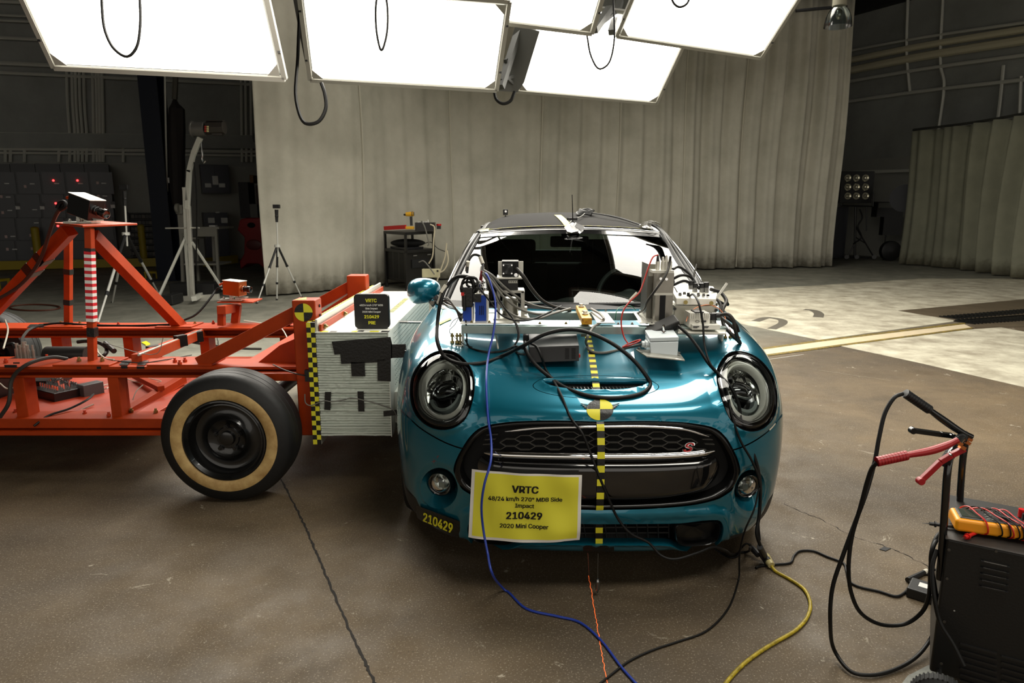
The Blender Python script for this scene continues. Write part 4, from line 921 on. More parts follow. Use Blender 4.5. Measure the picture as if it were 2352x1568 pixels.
# wheels
rust_w = mat('whitewall_tan', (200,170,112), .6, col2=(156,122,70), vscale=9, bump=.2)
steelb = mat('wheel_black', (16,16,16), .3, .2, coat=.5)
def cart_wheel(c, dirn, name='cart_wheel'):
    KS = .955; m = MB(Matrix.Translation(c) @ Matrix.Scale(KS, 4)); o = Vector()
    m.lathe(o, (0,dirn,0), [(.20,.0),(.212,.012),(.215,.014),(.276,.020),(.285,.016),(.32,.006),(.337,-.012),(.342,-.03),(.344,-.05),(.340,-.052),(.344,-.056),(.345,-.095),(.341,-.098),(.345,-.101),(.344,-.15),(.34,-.18),(.32,-.2),(.2,-.2)], 72, closed=True)
    w_ = m.build('wheel', tyre, SL, angle=40)
    m = MB(Matrix.Translation(c) @ Matrix.Scale(KS, 4)); m.lathe(o, (0,dirn,0), [(.216,.0145),(.219,.0185),(.246,.0215),(.273,.0205),(.276,.0185),(.262,.017)], 72); m.build('whitewall', rust_w, w_, angle=60)
    m = MB(Matrix.Translation(c) @ Matrix.Scale(KS, 4)); m.lathe(o, (0,dirn,0), [(.214,.008),(.212,.020),(.205,.022),(.198,.012),(.192,.004),(.186,.006),(.180,-.010),(.172,-.045),(.150,-.055),(.120,-.042),(.108,-.030),(.100,-.022),(.085,-.034),(.060,-.038),(.055,-.030),(.040,-.030),(.036,-.012),(.02,-.008),(.0,-.008)], 64)
    r_ = m.build('rim', steelb, w_, angle=50)
    for k in range(5):
        t = R(90+72*k); p = o+Vector((.062*math.cos(t), -.034*-dirn*-1, .062*math.sin(t))); p = o+Vector((0,dirn*-.034,0))+Vector((.064*math.cos(t),0,.064*math.sin(t)))
        m = MB(Matrix.Translation(c) @ Matrix.Scale(KS, 4)); m.cyl(p, p+Vector((0,dirn*.02,0)), .0125, n=6); m.cyl(p+Vector((0,dirn*.02,0)), p+Vector((0,dirn*.028,0)), .006, n=8); m.build('lug_nut', steelb, w_)
    return w_
cart_wheel((-1.405,3.19,.33), -1)
cart_wheel((-1.43,5.32,.33), 1); cart_wheel((-4.05,5.32,.33), 1)
part('axle', lambda m: (m.cyl((-1.43,3.3,.345),(-1.43,5.2,.345),.04), m.cyl((-4.05,3.3,.345),(-4.05,5.2,.345),.04)), plast_blk)
# barrier face
hc_m = mat('honeycomb', (196,204,192), .55, .1, var=.12, vscale=12)
hc_w = mat('barrier_white', (232,234,224), .5)
part('backing_plate', lambda m: m.box2((-1.025,3.36,.245),(-.984,5.02,.885)), alu_w)
blk = part('honeycomb_block', lambda m: m.box2((-.982,3.362,.292),(-.62,5.03,.833)), hc_m)
part('cladding_sheet', lambda m: (m.box2((-.984,3.35,.833),(-.619,5.03,.837)), m.box2((-.621,3.35,.29),(-.617,5.03,.837))), hc_w, blk, bevel=0)
mb = MB(); nl = 40; zz = np.linspace(.296, .829, nl+1)
for k in range(nl):
    z0, z1 = zz[k], zz[k+1]-.0035; n = 26; ph = rng.uniform(0, 6); pr = rng.uniform(.002, .010); top = []; jit = np.cumsum(rng.normal(0, .0006, n+1)); jit -= np.linspace(0, jit[-1], n+1)
    vs = []; fs = []
    for i in range(n+1):
        x = -.981+.361*i/n; yo = 3.362-pr-abs(rng.normal(0,.0012)); j = jit[i]
        vs += [(x, 3.364, z1+j), (x, yo, z1+j), (x, yo-.001, z0+j), (x, 3.364, z0+j)]
    for i in range(n): fs += [(i*4+q, i*4+q+1, i*4+5+q, i*4+4+q) for q in range(3)]
    mb.add(vs, fs)
o = mb.build('honeycomb_layers', hc_m, blk, flat=True, fix=True); o['kind'] = 'stuff'
part('bumper_block', lambda m: m.box2((-.617,3.46,.33),(-.515,4.95,.50)), hc_w, blk)
mb = MB()
for k in range(12):
    for i in range(40): mb.box((-.6155, 3.5+i*.038+.01*(k%2), .53+k*.025), (.002,.012,.0025))
o = mb.build('perforations', mat('perf_dark', (110,122,112), .7), blk); o['kind'] = 'stuff'
part('clamp_bar', lambda m: m.box2((-.968,3.37,.836),(-.955,5.05,.872)), orange)
part('clamp_bar', lambda m: m.box2((-.984,3.36,.836),(-.972,5.05,.90)), alu_w)
for k in range(4):
    m = MB(); y = 3.42+k*.42; m.cyl((-.956,y,.855),(-.944,y,.855),.013,n=6); m.cyl((-.944,y,.855),(-.935,y,.855),.006,n=8); m.build('bolt', brass, SL)
def checker(name, p0, ex, ez, cw, chh, nx, nz, m0, m1, par, th=.001):
    mb = MB()
    for i in range(nx):
        for k in range(nz):
            a = Vector(p0)+Vector(ex)*cw*i+Vector(ez)*chh*k; mb.add([a, a+Vector(ex)*cw, a+Vector(ex)*cw+Vector(ez)*chh, a+Vector(ez)*chh], [(0,1,2,3)], (i+k) % 2)
    return mb.build(name, [m0, m1], par, flat=True, fix=False)
checker('checker_tape', (-1.027,3.3575,.247), (1,0,0), (0,0,1), .0215, .0255, 2, 25, yel_t, blk_t, SL)
checker('checker_tape', (-1.026,3.37,.8865), (1,0,0), (0,1,0), .0205, .0255, 2, 64, yel_t, blk_t, SL)
def disc(par, c, r, n_, e, m0, m1, name='target_disc'):
    """quartered circular target"""
    mb = MB(); c = Vector(c); f = Vector(e).cross(Vector(n_))
    for q in range(4):
        vs = [c]+[c+Vector(e)*(r*math.cos(t))+f*(r*math.sin(t)) for t in [math.pi/2*(q+k/10) for k in range(11)]]
        mb.add(vs, [(0, i, i+1) for i in range(1, 11)], q % 2)
    return mb.build(name, [m0, m1], par, flat=True, fix=False)
disc(SL, (-1.055,3.4185,.926), .046, (0,-1,0), (1,0,0), blk_t, yel_t)
m = MB(); m.prism([Vector((-1.10,3.43,.9885)),Vector((-1.04,3.43,.9885)),Vector((-1.07,3.53,.9885))],(0,0,.001)); m.build('tape_patch', yel_t, SL)
m = MB()
for z in (.95,.90,.84): m.cyl((-.9945,3.49,z),(-.990,3.49,z),.008,n=10)
m.build('hole_shade', dark, SL)  # black discs put in for the shade inside the post's open holes
q = lambda L, Y: [P(640+x/3.408, 600+y/3.408, Y=Y) for x, y in L]
for L in ([(415,628),(875,592),(888,648),(888,757),(770,790),(490,803),(482,728),(437,730)], [(880,650),(995,648),(998,752),(882,757)], [(565,790),(672,790),(678,900),(572,900)], [(772,770),(878,760),(878,940),(775,935)], [(362,1022),(410,1022),(405,1165),(357,1160)], [(617,1018),(665,1018),(672,1175),(624,1175)], [(820,1172),(945,1158),(943,1200),(822,1215)]):
    m = MB(); m.prism(q(L, 3.347), (0,.002,0)); m.build('tape_patch', blk_t, blk)
for L in ([(735,757,736),(778,757,742),(770,765,0),(735,764,0)],): pass
for (x, y, w_, m_) in ((-.95,3.37,.04,yel_t),(-.905,3.37,.035,blk_t),(-.80,3.37,.03,yel_t),(-.77,3.38,.03,blk_t),(-.70,3.37,.045,yel_t),(-.645,3.37,.04,blk_t)):
    m = MB(); m.box((x+.01,y,.8375),(w_,.03,.001)); m.build('tape_patch', m_, blk)
m = MB()
for k in range(26): m.box((-.93+k*.012*.0+.21, 4.0+k*.025*1.0, .8378),(.035,.0125,.001),None,k%2)
m.build('striped_tape', [yel_t, blk_t], blk)
m = MB()
for k in range(22): m.box((-.97+k*.016, 4.35, .8380),(.008,.01,.001),None,k%2)
m.build('striped_tape', [yel_t, blk_t], blk)
m = MB(); m.tube([P(x,y,Y=3.34) for x,y in ((700,905),(702,925),(712,931),(745,920),(760,922),(790,918),(806,914),(840,920),(880,932),(905,943),(914,975))], .003, 5); m.build('wire', cable_g, SL)
m = MB(); bpx(m, 700, 850, 712, 876, 3.40, .03); m.build('terminal_box', plast_blk, SL)
m = MB(); m.tube([P(627,837,Y=3.5),P(650,848,Y=3.45),P(680,858,Y=3.4),P(703,863,Y=3.4)], .0035, 5); m.build('wire', cable_d, SL)
# struts from the block to the car
for (a, b, r0) in (((914,739,3.7),(992,739,3.75),.008),): m = MB(); m.cyl(P(a[0],a[1],Y=a[2]),P(b[0]-20,b[1]+1,Y=b[2]),r0,n=8); m.cyl(P(a[0],a[1],Y=a[2]),P(b[0],b[1]+1,Y=b[2]),.003,n=6); m.build('contact_rod', steel, SL)
m = MB(); m.cyl(P(930,805,Y=3.34),P(962,802,Y=3.36),.003,n=6); m.build('contact_rod', steel, SL)
# pedestal for the second camera, clear sheet, wires on the pan
part('pedestal', lambda m: (m.beam(P(508,712,Y=4.72),P(545,706,Y=5.1),.06,.06), m.beam(P(509,714,Y=4.78),P(509,747,Y=4.78),.045,.045,(0,1,0)), m.beam(P(545,700,Y=5.0),P(540,745,Y=5.0),.055,.045,(0,1,0)), m.prism([P(498,696,z=P(540,696,Y=4.9).z),P(586,694,z=P(540,696,Y=4.9).z)+Vector((0,-.05,0)),P(586,694,z=P(540,696,Y=4.9).z)+Vector((0,.15,0)),P(498,696,z=P(540,696,Y=4.9).z)+Vector((.03,.15,0))],(0,0,.01))))
m = MB(); m.add([P(288,862,Y=3.56),P(440,862,Y=3.56),P(440,868,Y=3.56),P(292,962,Y=3.56)],[(0,1,2,3)]); m.build('clear_sheet', glass('clear_plastic', (225,215,210), .05, 1.3), SL, fix=False)
part('pan_brace', lambda m: m.beam(P(310,862,Y=4.3),P(370,892,Y=3.9),.04,.03)); part('pan_brace', lambda m: m.beam(P(290,948,Y=3.6),P(420,870,Y=4.2),.05,.05))
wr_w = mat('cable_white', (190,185,170), .5)
for L, r, mm in (([(375,775,3.65),(360,812,3.62),(230,785,3.6)],.002,cable_g), ([(0,958,3.44),(20,925,3.44),(28,870,3.46),(60,838,3.47),(120,820,3.6),(155,824,3.66)],.010,cable_d), ([(78,978,3.44),(110,955,3.5),(160,938,3.6),(200,918,3.7),(215,905,3.8)],.006,cable_m),
    ([(180,952,3.6),(185,942,3.65),(215,928,3.7)],.004,wr_w), ([(50,800,4),(55,770,4.5),(75,753,4.7),(100,746,4.75)],.009,cable_d), ([(222,800,4.0),(228,812,3.8),(245,824,3.65),(262,826,3.6)],.005,wr_w),
    ([(90,746,4.8),(140,742,4.82),(200,746,4.82),(300,748,4.82),(390,745,4.8)],.008,cable_m), ([(262,828,3.6),(330,833,3.55),(380,826,3.6),(440,815,3.9)],.003,cable_d), ([(560,736,4.8),(600,742,4.8),(640,748,4.7),(674,806,4.4)],.004,wr_w),
    ([(418,737,4.86),(450,722,4.9),(485,682,5),(498,664,5.05),(519,657,5.0)],.008,cable_m), ([(-5,800,4),(30,790,4),(33,802,4)],.012,cable_m), ([(8,800,3.9),(18,760,4.2),(12,735,4.6)],.005,wr_w),
    ([(225,888,4.1),(250,882,4.2),(245,892,4),(225,896,4.1),(240,905,4)],.003,wr_w), ([(290,870,4.2),(320,878,4.2),(370,876,4.2),(340,868,4.3)],.003,wr_w), ([(300,935,3.8),(312,900,3.9),(328,884,4.0)],.003,cable_g),
    ([(0,880,3.8),(15,892,3.7),(30,890,3.6)],.004,wr_w), ([(178,785,4.2),(200,783,4.2),(225,786,4.2),(245,800,4.1),(240,815,4.0),(225,822,4.0)],.012,mat('cable_brown',(38,30,26),.5))):
    m = MB(); m.tube([P(x,y,Y=Y) for x,y,Y in L], r, 6); m.build('wire', mm, SL)
m = MB(); m.cyl(P(108,815,Y=4.25),P(202,815,Y=4.25),.055,n=20); m.build('air_tank', mat('tank_dark',(34,32,30),.4), SL)
m = MB(); m.cyl(P(242,788,Y=4.1),P(262,806,Y=4.0),.016,n=10); m.build('hose_fitting', mat('cable_brown'), SL)
# high-speed cameras
def hs_camera(c, yaw, pitch, label, body_m, k=1.0, loc='high-speed cameras on the cart'):
    t = thing('high_speed_camera', label, 'camera', c, None)
    M = Matrix.Translation(c) @ Matrix.Rotation(yaw, 4, 'Z') @ Matrix.Rotation(pitch, 4, 'Y') @ Matrix.Scale(k, 4)
    m = MB(M); m.box((0,0,.06),(.15,.105,.115)); m.build('camera_body', body_m, t, bevel=.004)
    m = MB(M); m.box((0,0,.119),(.155,.108,.004)); m.build('camera_lid', alu_w, t)
    m = MB(M); m.lathe((.075,0,.06),(1,0,0),[(.026,0),(.026,.02),(.022,.022),(.022,.045),(.027,.047),(.027,.07),(.022,.072),(.018,.066),(0,.062)],20); m.build('lens', mat('lens_black',(14,14,14),.2,.3,coat=1), t)
    m = MB(M); m.lathe((.075,0,.06),(1,0,0),[(.0265,.006),(.0275,.01),(.0265,.014)],20); m.build('lens_ring', chrome, t)
    m = MB(); m.box(Vector(c)+Vector((-.02,0,-.03)),(.16,.09,.01)); m.box(Vector(c)+Vector((-.01,0,-.012)),(.03,.08,.03)); m.box(Vector(c)+Vector((.05,0,-.018)),(.07,.07,.008)); m.cyl(Vector(c)+Vector((-.01,-.05,-.014)),Vector(c)+Vector((-.01,-.035,-.014)),.012,n=8); bolt(m, Vector(c)+Vector((-.075,-.02,-.024)),.01,.008); m.build('tilt_mount', alu, t)
    M2 = M; m = MB(M); m.tube([(-.075,.0,.08),(-.11,0,.085),(-.14,.0,.07)],.008,8); m.build('connector', orange, t)
    return t
c1 = P(196,508,Y=3.95); c1.z = 1.393
hs_camera(c1, R(-16), R(17), 'black high-speed camera with silver lid on the orange mast plate', mat('camera_black',(10,10,11),.25))
c2 = P(540,684,Y=4.95); hs_camera(c2+Vector((0,0,.02)), R(-14), R(4), 'copper orange high-speed camera on the small pedestal', mat('copper_anod',(176,84,30),.3,.6), .9)
t = tag(MB().tube([P(150,468,Y=4.0),P(132,488,Y=4.05),P(112,540,Y=4.2),P(96,588,Y=4.35),P(78,620,Y=4.4),P(40,660,Y=4.5),P(-10,690,Y=4.55)],.011,8).build('camera_cable', cable_d), 'dark cable running from the mast camera down the left orange leg', 'cable')
tag(MB().tube([P(132,478,Y=4.0),P(138,466,Y=4.0),P(148,464,Y=4.0),P(150,474,Y=4.0),P(138,482,Y=4.0)],.012,8).build('cable_coil', cable_m), 'small black cable coil behind the mast camera', 'cable')
# recorder boxes on the pan
rb = thing('data_recorder', 'black recorder box with rows of silver plugs on the cart pan', 'electronic box', P(140,925,Y=3.85)); 
m = MB(); rot = R(-30); c = P(140,905,Y=3.95); m.box(c+Vector((0,0,-.005)),(.26,.2,.10),(0,0,rot)); m.build('case', mat('box_black',(13,12,12),.35), rb, bevel=.004)
m = MB()
for i in range(8):
    for j in range(4): p = c+Euler((0,0,rot)).to_matrix() @ Vector((-.09+i*.026,-.06+j*.035,.045)); m.cyl(p, p+Vector((0,0,.03+.02*((i*j)%3)/2)),.006,n=6)
m.build('plug_array', chrome, rb)
m = MB(); m.box(c+Vector((.0,.0,-.062)),(.3,.26,.012),(0,0,rot)); m.build('base_tray', alu, rb)
t = tag(MB().box(c+Vector((.17,.02,.0)),(.07,.12,.13),(0,0,rot)).build('power_supply', mat('grey_case',(70,70,70),.4), bevel=.004), 'grey battery pack beside the recorder box on the cart', 'battery')
bt = thing('battery', 'black battery with yellow numerals under the cart rail', 'battery', P(85,900,Y=4.1)); c = P(95,880,Y=4.25)
m = MB(); m.box(c+Vector((-.02,0,-.04)),(.32,.2,.16)); m.build('case', mat('box_black'), bt, bevel=.006)
m = MB(); text_mb(m, '9·46', .055, lambda x, y: Vector((c.x-.02+x, 4.1485 if 0 else c.y-.102, c.z-.02+y)), .02); m.build('number', mat('numeral_yellow',(225,180,20),.5), bt, fix=False, flat=True)
t = tag(MB().box(P(5,882,Y=4.0)+Vector((-.1,0,0)),(.34,.3,.16)).build('battery', mat('box_black'), bevel=.006), 'large black battery at the left end of the cart pan', 'battery')
cp = thing('connector_cluster', 'silver cable connectors standing between the cart rails', 'connectors', P(45,822,Y=4.0))
for x, h, r_ in ((42,.06,.014),(50,.05,.014),(60,.07,.018),(66,.05,.012),(78,.05,.008)):
    b = P(x,822,Y=4.0); m = MB(); m.cyl(b,b+Vector((0,0,h)),r_,n=10); m.cyl(b+Vector((0,0,h)),b+Vector((0,0,h+.03)),r_*.7,n=10); m.build('plug', alu, cp)
m = MB(); m.box(P(55,832,Y=4.0)+Vector((0,0,-.03)),(.2,.16,.1)); m.build('case', mat('box_black'), cp)
# sign standing on the barrier block
pl = thing('test_placard', 'small black placard with yellow and white lettering on the white block', 'sign', (P(855,755,z=.838)))
b = P(855,755,z=.838); 
m = MB(); rr = []; Wp, Hp, rc = .178, .178, .02
for cx_, cz_, a0 in ((1,1,0),(-1,1,90),(-1,-1,180),(1,-1,270)):
    for k in range(5): t_ = R(a0+k*22.5); rr.append(Vector((b.x+cx_*(Wp/2-rc)+rc*math.cos(t_), b.y, b.z+Hp/2+.001+cz_*(Hp/2-rc)+rc*math.sin(t_))))
m.prism(rr, (0,.035,0)); m.build('board', mat('placard_black',(12,12,12),.4), pl, bevel=.004)
yt = mat('yellow_print', (226,220,40), .5); wt = mat('white_print', (225,225,220), .5)
def lines(root, L, fm, name='lettering'):
    for s_, size, y0, mm, bo in L:
        m = MB(); text_mb(m, s_, size, lambda x, y, y0=y0: fm(x, y+y0), bo); m.build(name, mm, root, fix=False, flat=True)
lines(pl, [('VRTC',.033,.138,yt,.035),('48/24 km/h 270° MDB',.0172,.118,wt,.025),('Side Impact',.0172,.101,wt,.025),('2020 Mini Cooper',.0172,.084,wt,.025),('210429',.031,.055,yt,.035),('PRE',.031,.024,yt,.035)], lambda x, y: Vector((b.x+x*.92, b.y-.0015, b.z+y)))
# ================================================================ THINGS ON AND ABOUT THE CAR
# taped centre line, target, sign and number: stuck to the car, so parts of it
def to_car(name, mb, m, **k):
    mb.V = [tuple(_Ri @ Vector(v)) for v in mb.V]; return mb.build(name, m, car, **k)
cl = round_loop([(1350,772),(1356,800),(1364,850),(1371,900),(1377,950),(1379,985),(1380,1040),(1379,1100),(1377,1170),(1376,1230),(1376,1262)], 14, False)
CL = [drw(x, y, .0025+.009*min(1, max(0, min(y-968, 1172-y)/10))) for x, y in cl]
def tape_path(P_, wd, step, name, mats, up=None, off0=0):
    # resample by length
    acc_ = [0]
    for a, b in zip(P_[:-1], P_[1:]): acc_.append(acc_[-1]+(b-a).length)
    Lt = acc_[-1]; n = int(Lt/step); mb = MB(); prev = None
    def at(s):
        i = max(0, min(len(acc_)-2, int(np.searchsorted(acc_, s))-1)); t = (s-acc_[i])/max(1e-9, acc_[i+1]-acc_[i]); return P_[i].lerp(P_[i+1], t)
    for k in range(n):
        sub = 2
        for q_ in range(sub):
            a, b = at((k+q_/sub)*step), at((k+(q_+1)/sub)*step); x = Vector((1,0,0)) if up is None else up; x = x*wd/2
            mb.add([a-x, a+x, b+x, b-x], [(0,1,2,3)], k % 2)
    return mb
to_car('centre_tape', tape_path(CL, .027, .0255, '', None), [yel_t, blk_t], flat=True, fix=False)
def draped_sheet(name, rows, m, n=(10,4), off=.002, par=None):
    TL, TR, BR, BL = rows; mb = MB()
    def f(s, t):
        x = (TL[0]*(1-s)+TR[0]*s)*(1-t)+(BL[0]*(1-s)+BR[0]*s)*t; y = (TL[1]*(1-s)+TR[1]*s)*(1-t)+(BL[1]*(1-s)+BR[1]*s)*t; return drw(x, y, off)
    mb.grid(f, *n); return to_car(name, mb, m, fix=False), f
mb = MB(); rad = lambda t: 31*(1 if math.sin(t) < .2 else 1)
for q_ in range(4):
    mb.grid(lambda s, t: drw(1378+(.5+30.5*t)*math.cos(math.pi/2*(q_+s)), 940+(22 if q_ > 1 else 25)*(.01+t)*math.sin(math.pi/2*(q_+s)), .003), 10, 8, q_ % 2)
to_car('target_sticker', mb, [blk_t, yel_t], flat=True, fix=False)
mb = MB()
for s in (-1, 1):
    mb = MB()
    for y in (930,934,938): mb.beam(drw(1378+s*28, y+2, .003), drw(1378+s*(44-(y-930)), y-2, .004), .004, .002)
    to_car('bonnet_badge', mb, chrome)
NQ = [(962,1157),(1062,1194),(1058,1228),(960,1186)]
NG = [[drw(NQ[0][0]*(1-s)*(1-t)+NQ[1][0]*s*(1-t)+NQ[3][0]*(1-s)*t+NQ[2][0]*s*t, NQ[0][1]*(1-s)*(1-t)+NQ[1][1]*s*(1-t)+NQ[3][1]*(1-s)*t+NQ[2][1]*s*t, .012) for s in [k/6 for k in range(7)]] for t in (0,.5,1)]
def numf(s, t, off=0):
    x = min(max(s,0),.9999)*6; y = min(max(t,0),.9999)*2; i, j = int(x), int(y); x -= i; y -= j
    p = NG[j][i]*(1-x)*(1-y)+NG[j][i+1]*x*(1-y)+NG[j+1][i]*(1-x)*y+NG[j+1][i+1]*x*y; return p+(Vector((0,0,CH))-p).normalized()*off
mb = MB(); mb.grid(lambda s, t: numf(s, t), 24, 4); to_car('number_tape', mb, blk_t, fix=False)
mb = MB(); text_mb(mb, '210429', 1, lambda x, y: numf(.5+x/3.95, .95-y*1.2, .004), .03); to_car('number_tape_lettering', mb, yt, fix=False, flat=True)
for (pts_) in ([(1158,1243),(1190,1247),(1225,1240)],): pass
mb = MB(); mb.grid(lambda s, t: drw(1339+71*s, 1249+20*t, .005), 8, 3); to_car('bumper_tape', mb, blk_t, fix=False)
for L in ([(992,1060),(1002,1058)],[(997,1054),(997,1064)],[(1004,1052),(1008,1046),(1004,1048)]):
    mb = MB(); mb.tube([drw(x,y,.001) for x,y in L], .0006, 4, 2); to_car('pen_mark', mb, mat('pen_red',(150,40,30),.6))
# paper sign
sg = thing('paper_sign', 'large yellow paper sign with black lettering taped over the grille', 'sign', P(1205,1160,Y=2.3))
cTL, cTR, cBR, cBL = P(1084,1076,Y=2.36), P(1337,1091,Y=2.265), P(1332,1243,Y=2.27), P(1076,1232,Y=2.38)
def sheet(s, t, off=0):
    p = (cTL*(1-s)+cTR*s)*(1-t)+(cBL*(1-s)+cBR*s)*t
    wob = .004*math.sin(5*s+3*t)+.004*math.sin(9*t*s+1)+.002*math.sin(17*s-6*t); p += Vector((0, -wob-off-.010*math.sin(math.pi*s), 0))
    p.z -= .012*math.sin(math.pi*min(1, s*1.15))*t**3; 
    if t > .85 and s > .5: p.y += (t-.85)*.15*(s-.5)
    return p
m = MB(); m.grid(lambda s, t: sheet(s, t), 30, 20); m.build('paper', mat('paper_white',(235,232,225),.6), sg, fix=False, angle=80)
m = MB(); m.grid(lambda s, t: sheet(.032+.94*s, .03+.93*t, .0012), 30, 20); m.build('yellow_print', mat('sign_yellow',(228,222,60),.6), sg, fix=False, angle=80)
def slines(root, L, _):
    for s_, size, y0, mm, bo in L:
        m = MB(); text_mb(m, s_, size, lambda x, y, y0=y0: sheet(.5+x/.385, 1-y0-y/.245, .0026), bo); m.build('lettering', mm, root, fix=False, flat=True)
ink = mat('ink_black', (14,12,8), .6)
slines(sg, [('VRTC',.049,.715,ink,.035),('48/24 km/h 270° MDB Side',.0282,.59,ink,.025),('Impact',.0282,.49,ink,.025),('210429',.047,.325,ink,.035),('2020 Mini Cooper',.0282,.195,ink,.025)], None)
# ---- instrument rack across the bonnet
RK = thing('instrument_rack', 'aluminium rail rack bolted across the bonnet below the windscreen', 'rack', P(1360,760,Y=2.9))
def rpart(name, fn, m=alu, bevel=.001, par=RK, **k):
    mb = MB(); fn(mb); return mb.build(name, m, par, bevel=bevel, **k)
fr_a, fr_b = P(1060,755,Y=2.80), P(1665,758,Y=2.82)
def rail(m, a, b, h=.032, d=.045):
    m.beam(a+Vector((0,0,h/2-.0015)), b+Vector((0,0,h/2-.0015)), d, .003); m.beam(a-Vector((0,0,h/2-.0015)), b-Vector((0,0,h/2-.0015)), d, .003); m.beam(a+Vector((0,-d/2+.0015,0)), b+Vector((0,-d/2+.0015,0)), .003, h)
alu_g = mat('rail_alu_reflection', (168,186,184), .3, .9, var=.12, vscale=20)  # teal reflection of the bonnet is tinted into this metal colour
rpart('front_rail', lambda m: rail(m, fr_a, fr_b), alu_g)
rpart('rear_rail', lambda m: rail(m, P(1070,724,Y=3.10), P(1660,726,Y=3.10), .034, .05), alu_g)
for x in (1174, 1392, 1490): rpart('cross_plate', lambda m: m.beam(P(x,746,Y=2.80)+Vector((0,0,.008)), P(x-12 if x<1200 else x-18,716,Y=3.10)+Vector((0,0,.0)), .075, .004))
rpart('left_plate', lambda m: m.prism([P(1057,744,Y=2.79),P(1178,744,Y=2.79),P(1172,722,Y=3.05),P(1072,722,Y=3.05)],(0,0,.005)), alu_w)
rpart('left_plate', lambda m: m.prism([P(1133,738,Y=2.86)+Vector((0,0,.006)),P(1218,738,Y=2.86)+Vector((0,0,.006)),P(1210,722,Y=3.06)+Vector((0,0,.006)),P(1138,722,Y=3.06)+Vector((0,0,.006))],(0,0,.006)), alu)
rpart('right_plate', lambda m: m.prism([P(1491,746,Y=2.79),P(1562,748,Y=2.79),P(1548,722,Y=3.08),P(1468,714,Y=3.12)],(0,0,.006)), alu)
rpart('right_plate', lambda m: m.prism([P(1557,766,Y=2.72),P(1668,769,Y=2.72),P(1662,742,Y=2.98),P(1550,742,Y=2.98)],(0,0,.007)), alu_w)
for (x0, x1, y0, y1, Y) in ((1031,1064,758,797,2.80), (1657,1694,766,800,2.84)):
    rpart('foot', lambda m: (bpx(m, x0-2, y1-4, x1, y1+1, Y, .09), bpx(m, x0 if x0 > 1500 else x1-4, y0, x0+4 if x0 > 1500 else x1, y1, Y, .06)), alu_w)
    for dx in (8, 19, 26):
        m = MB(); p = P(x0+dx,y1-6,Y=Y+.03); m.cyl(p, p+Vector((0,0,.05)), .004, n=8); m.cyl(p+Vector((0,0,.006)), p+Vector((0,0,.016)), .009, n=6); m.cyl(p+Vector((0,0,.034)), p+Vector((0,0,.042)), .008, n=6); m.build('bolt', brass, RK)
for (x, y) in ((1083,741),(1124,741),(1240,744),(1300,744),(1420,745),(1452,745),(1497,744),(1392,714),(1386,735)):
    m = MB(); bolt(m, P(x,y,Y=2.80 if y > 730 else 3.1), .006, .005); m.build('bolt', steel if x > 1300 else brass, RK)
# yellow clamp bar
yb = thing('yellow_clamp_bar', 'worn yellow steel bar lying across both rack rails', 'bar', P(1345,735,Y=2.85))
m = MB(); a, b = P(1348,738,Y=2.76), P(1333,708,Y=3.14); m.beam(a, b, .042, .028); m.build('bar', mat('worn_yellow', (226,176,20), .5, col2=(150,92,20), vscale=40), yb, bevel=.003)
for t in (.25, .85):
    m = MB(); p = a.lerp(b, t)+Vector((0,0,.016)); m.cyl(p, p+Vector((0,0,.004)), .014, n=12); m.cyl(p+Vector((0,0,.004)), p+Vector((0,0,.014)), .009, n=6); m.build('bolt', alu_w, yb)
m = MB(); p = a.lerp(b,.5)+Vector((0,0,.0145)); m.cyl(p, p+Vector((0,0,.001)), .008, n=12); m.build('hole', dark, yb)
m = MB(); p = P(1343,756,Y=2.82); m.box(p+Vector((0,0,-.005)), (.03,.02,.05)); m.build('clamp_jaw', mat('grey_green',(90,95,80),.5), yb)
# blue amplifiers
blue = mat('blue_anodised', (14,62,160), .35, .3)
for (x0, x1, yt_, lab) in ((1063,1083,700,'narrow blue metal box at the left end of the rack'), (1091,1117,678,'wide blue metal box with vent slots on the rack')):
    t = thing('signal_box', lab, 'electronic box', P((x0+x1)/2,739,Y=2.84), 'blue signal boxes on the rack')
    m = MB(); bpx(m, x0, yt_, x1, 738, 2.84, .10); m.build('case', blue, t, bevel=.001)
    m = MB(); bpx(m, x1, yt_-1, x1+4, 739, 2.845, .11); bpx(m, x0, yt_-3, x1+3, yt_, 2.845, .11); m.build('cover', alu_w, t)
    if x0 > 1070:
        m = MB(); [bpx(m, 1101+k*4, 702, 1102.6+k*4, 723, 2.8385, .002) for k in range(3)]; m.build('vent_slot', dark, t)
        m = MB(); bpx(m, 1085, 675, 1105, 694, 2.836, .003); m.build('tape_patch', blk_t, t)
    for k in range(3):
        m = MB(); p = P(x0+4+k*7, yt_-2, Y=2.88); m.cyl(p, p+Vector((0,0,.03)), .006, n=10); m.cyl(p+Vector((0,0,.03)), p+Vector((0,0,.05)), .004, n=8); m.build('connector', chrome, t)
m = MB(); bpx(m, 1060, 660, 1086, 706, 2.82, .05); bpx(m, 1062, 675, 1070, 715, 2.81, .02); o = m.build('taped_bundle', blk_t, bevel=.006); tag(o, 'black taped lump of connectors over the narrow blue box', 'tape')
m = MB(); bpx(m, 1059, 672, 1066, 679, 2.81, .02); m.build('connector_cap', red_p, o)
cc = thing('connector_stack', 'silver connectors with a red sleeve above the wide blue box', 'connectors', P(1104,676,Y=2.9))
m = MB(); m.cyl(P(1105,676,Y=2.9), P(1104,650,Y=2.9), .012, n=12); m.build('connector', chrome, cc); m = MB(); m.cyl(P(1104,650,Y=2.9), P(1105,635,Y=2.9), .007, n=10); m.cyl(P(1105,635,Y=2.9),P(1107,622,Y=2.9),.006,n=8); m.build('sleeve', mat('red_sleeve',(120,20,20),.4), cc)
m = MB()
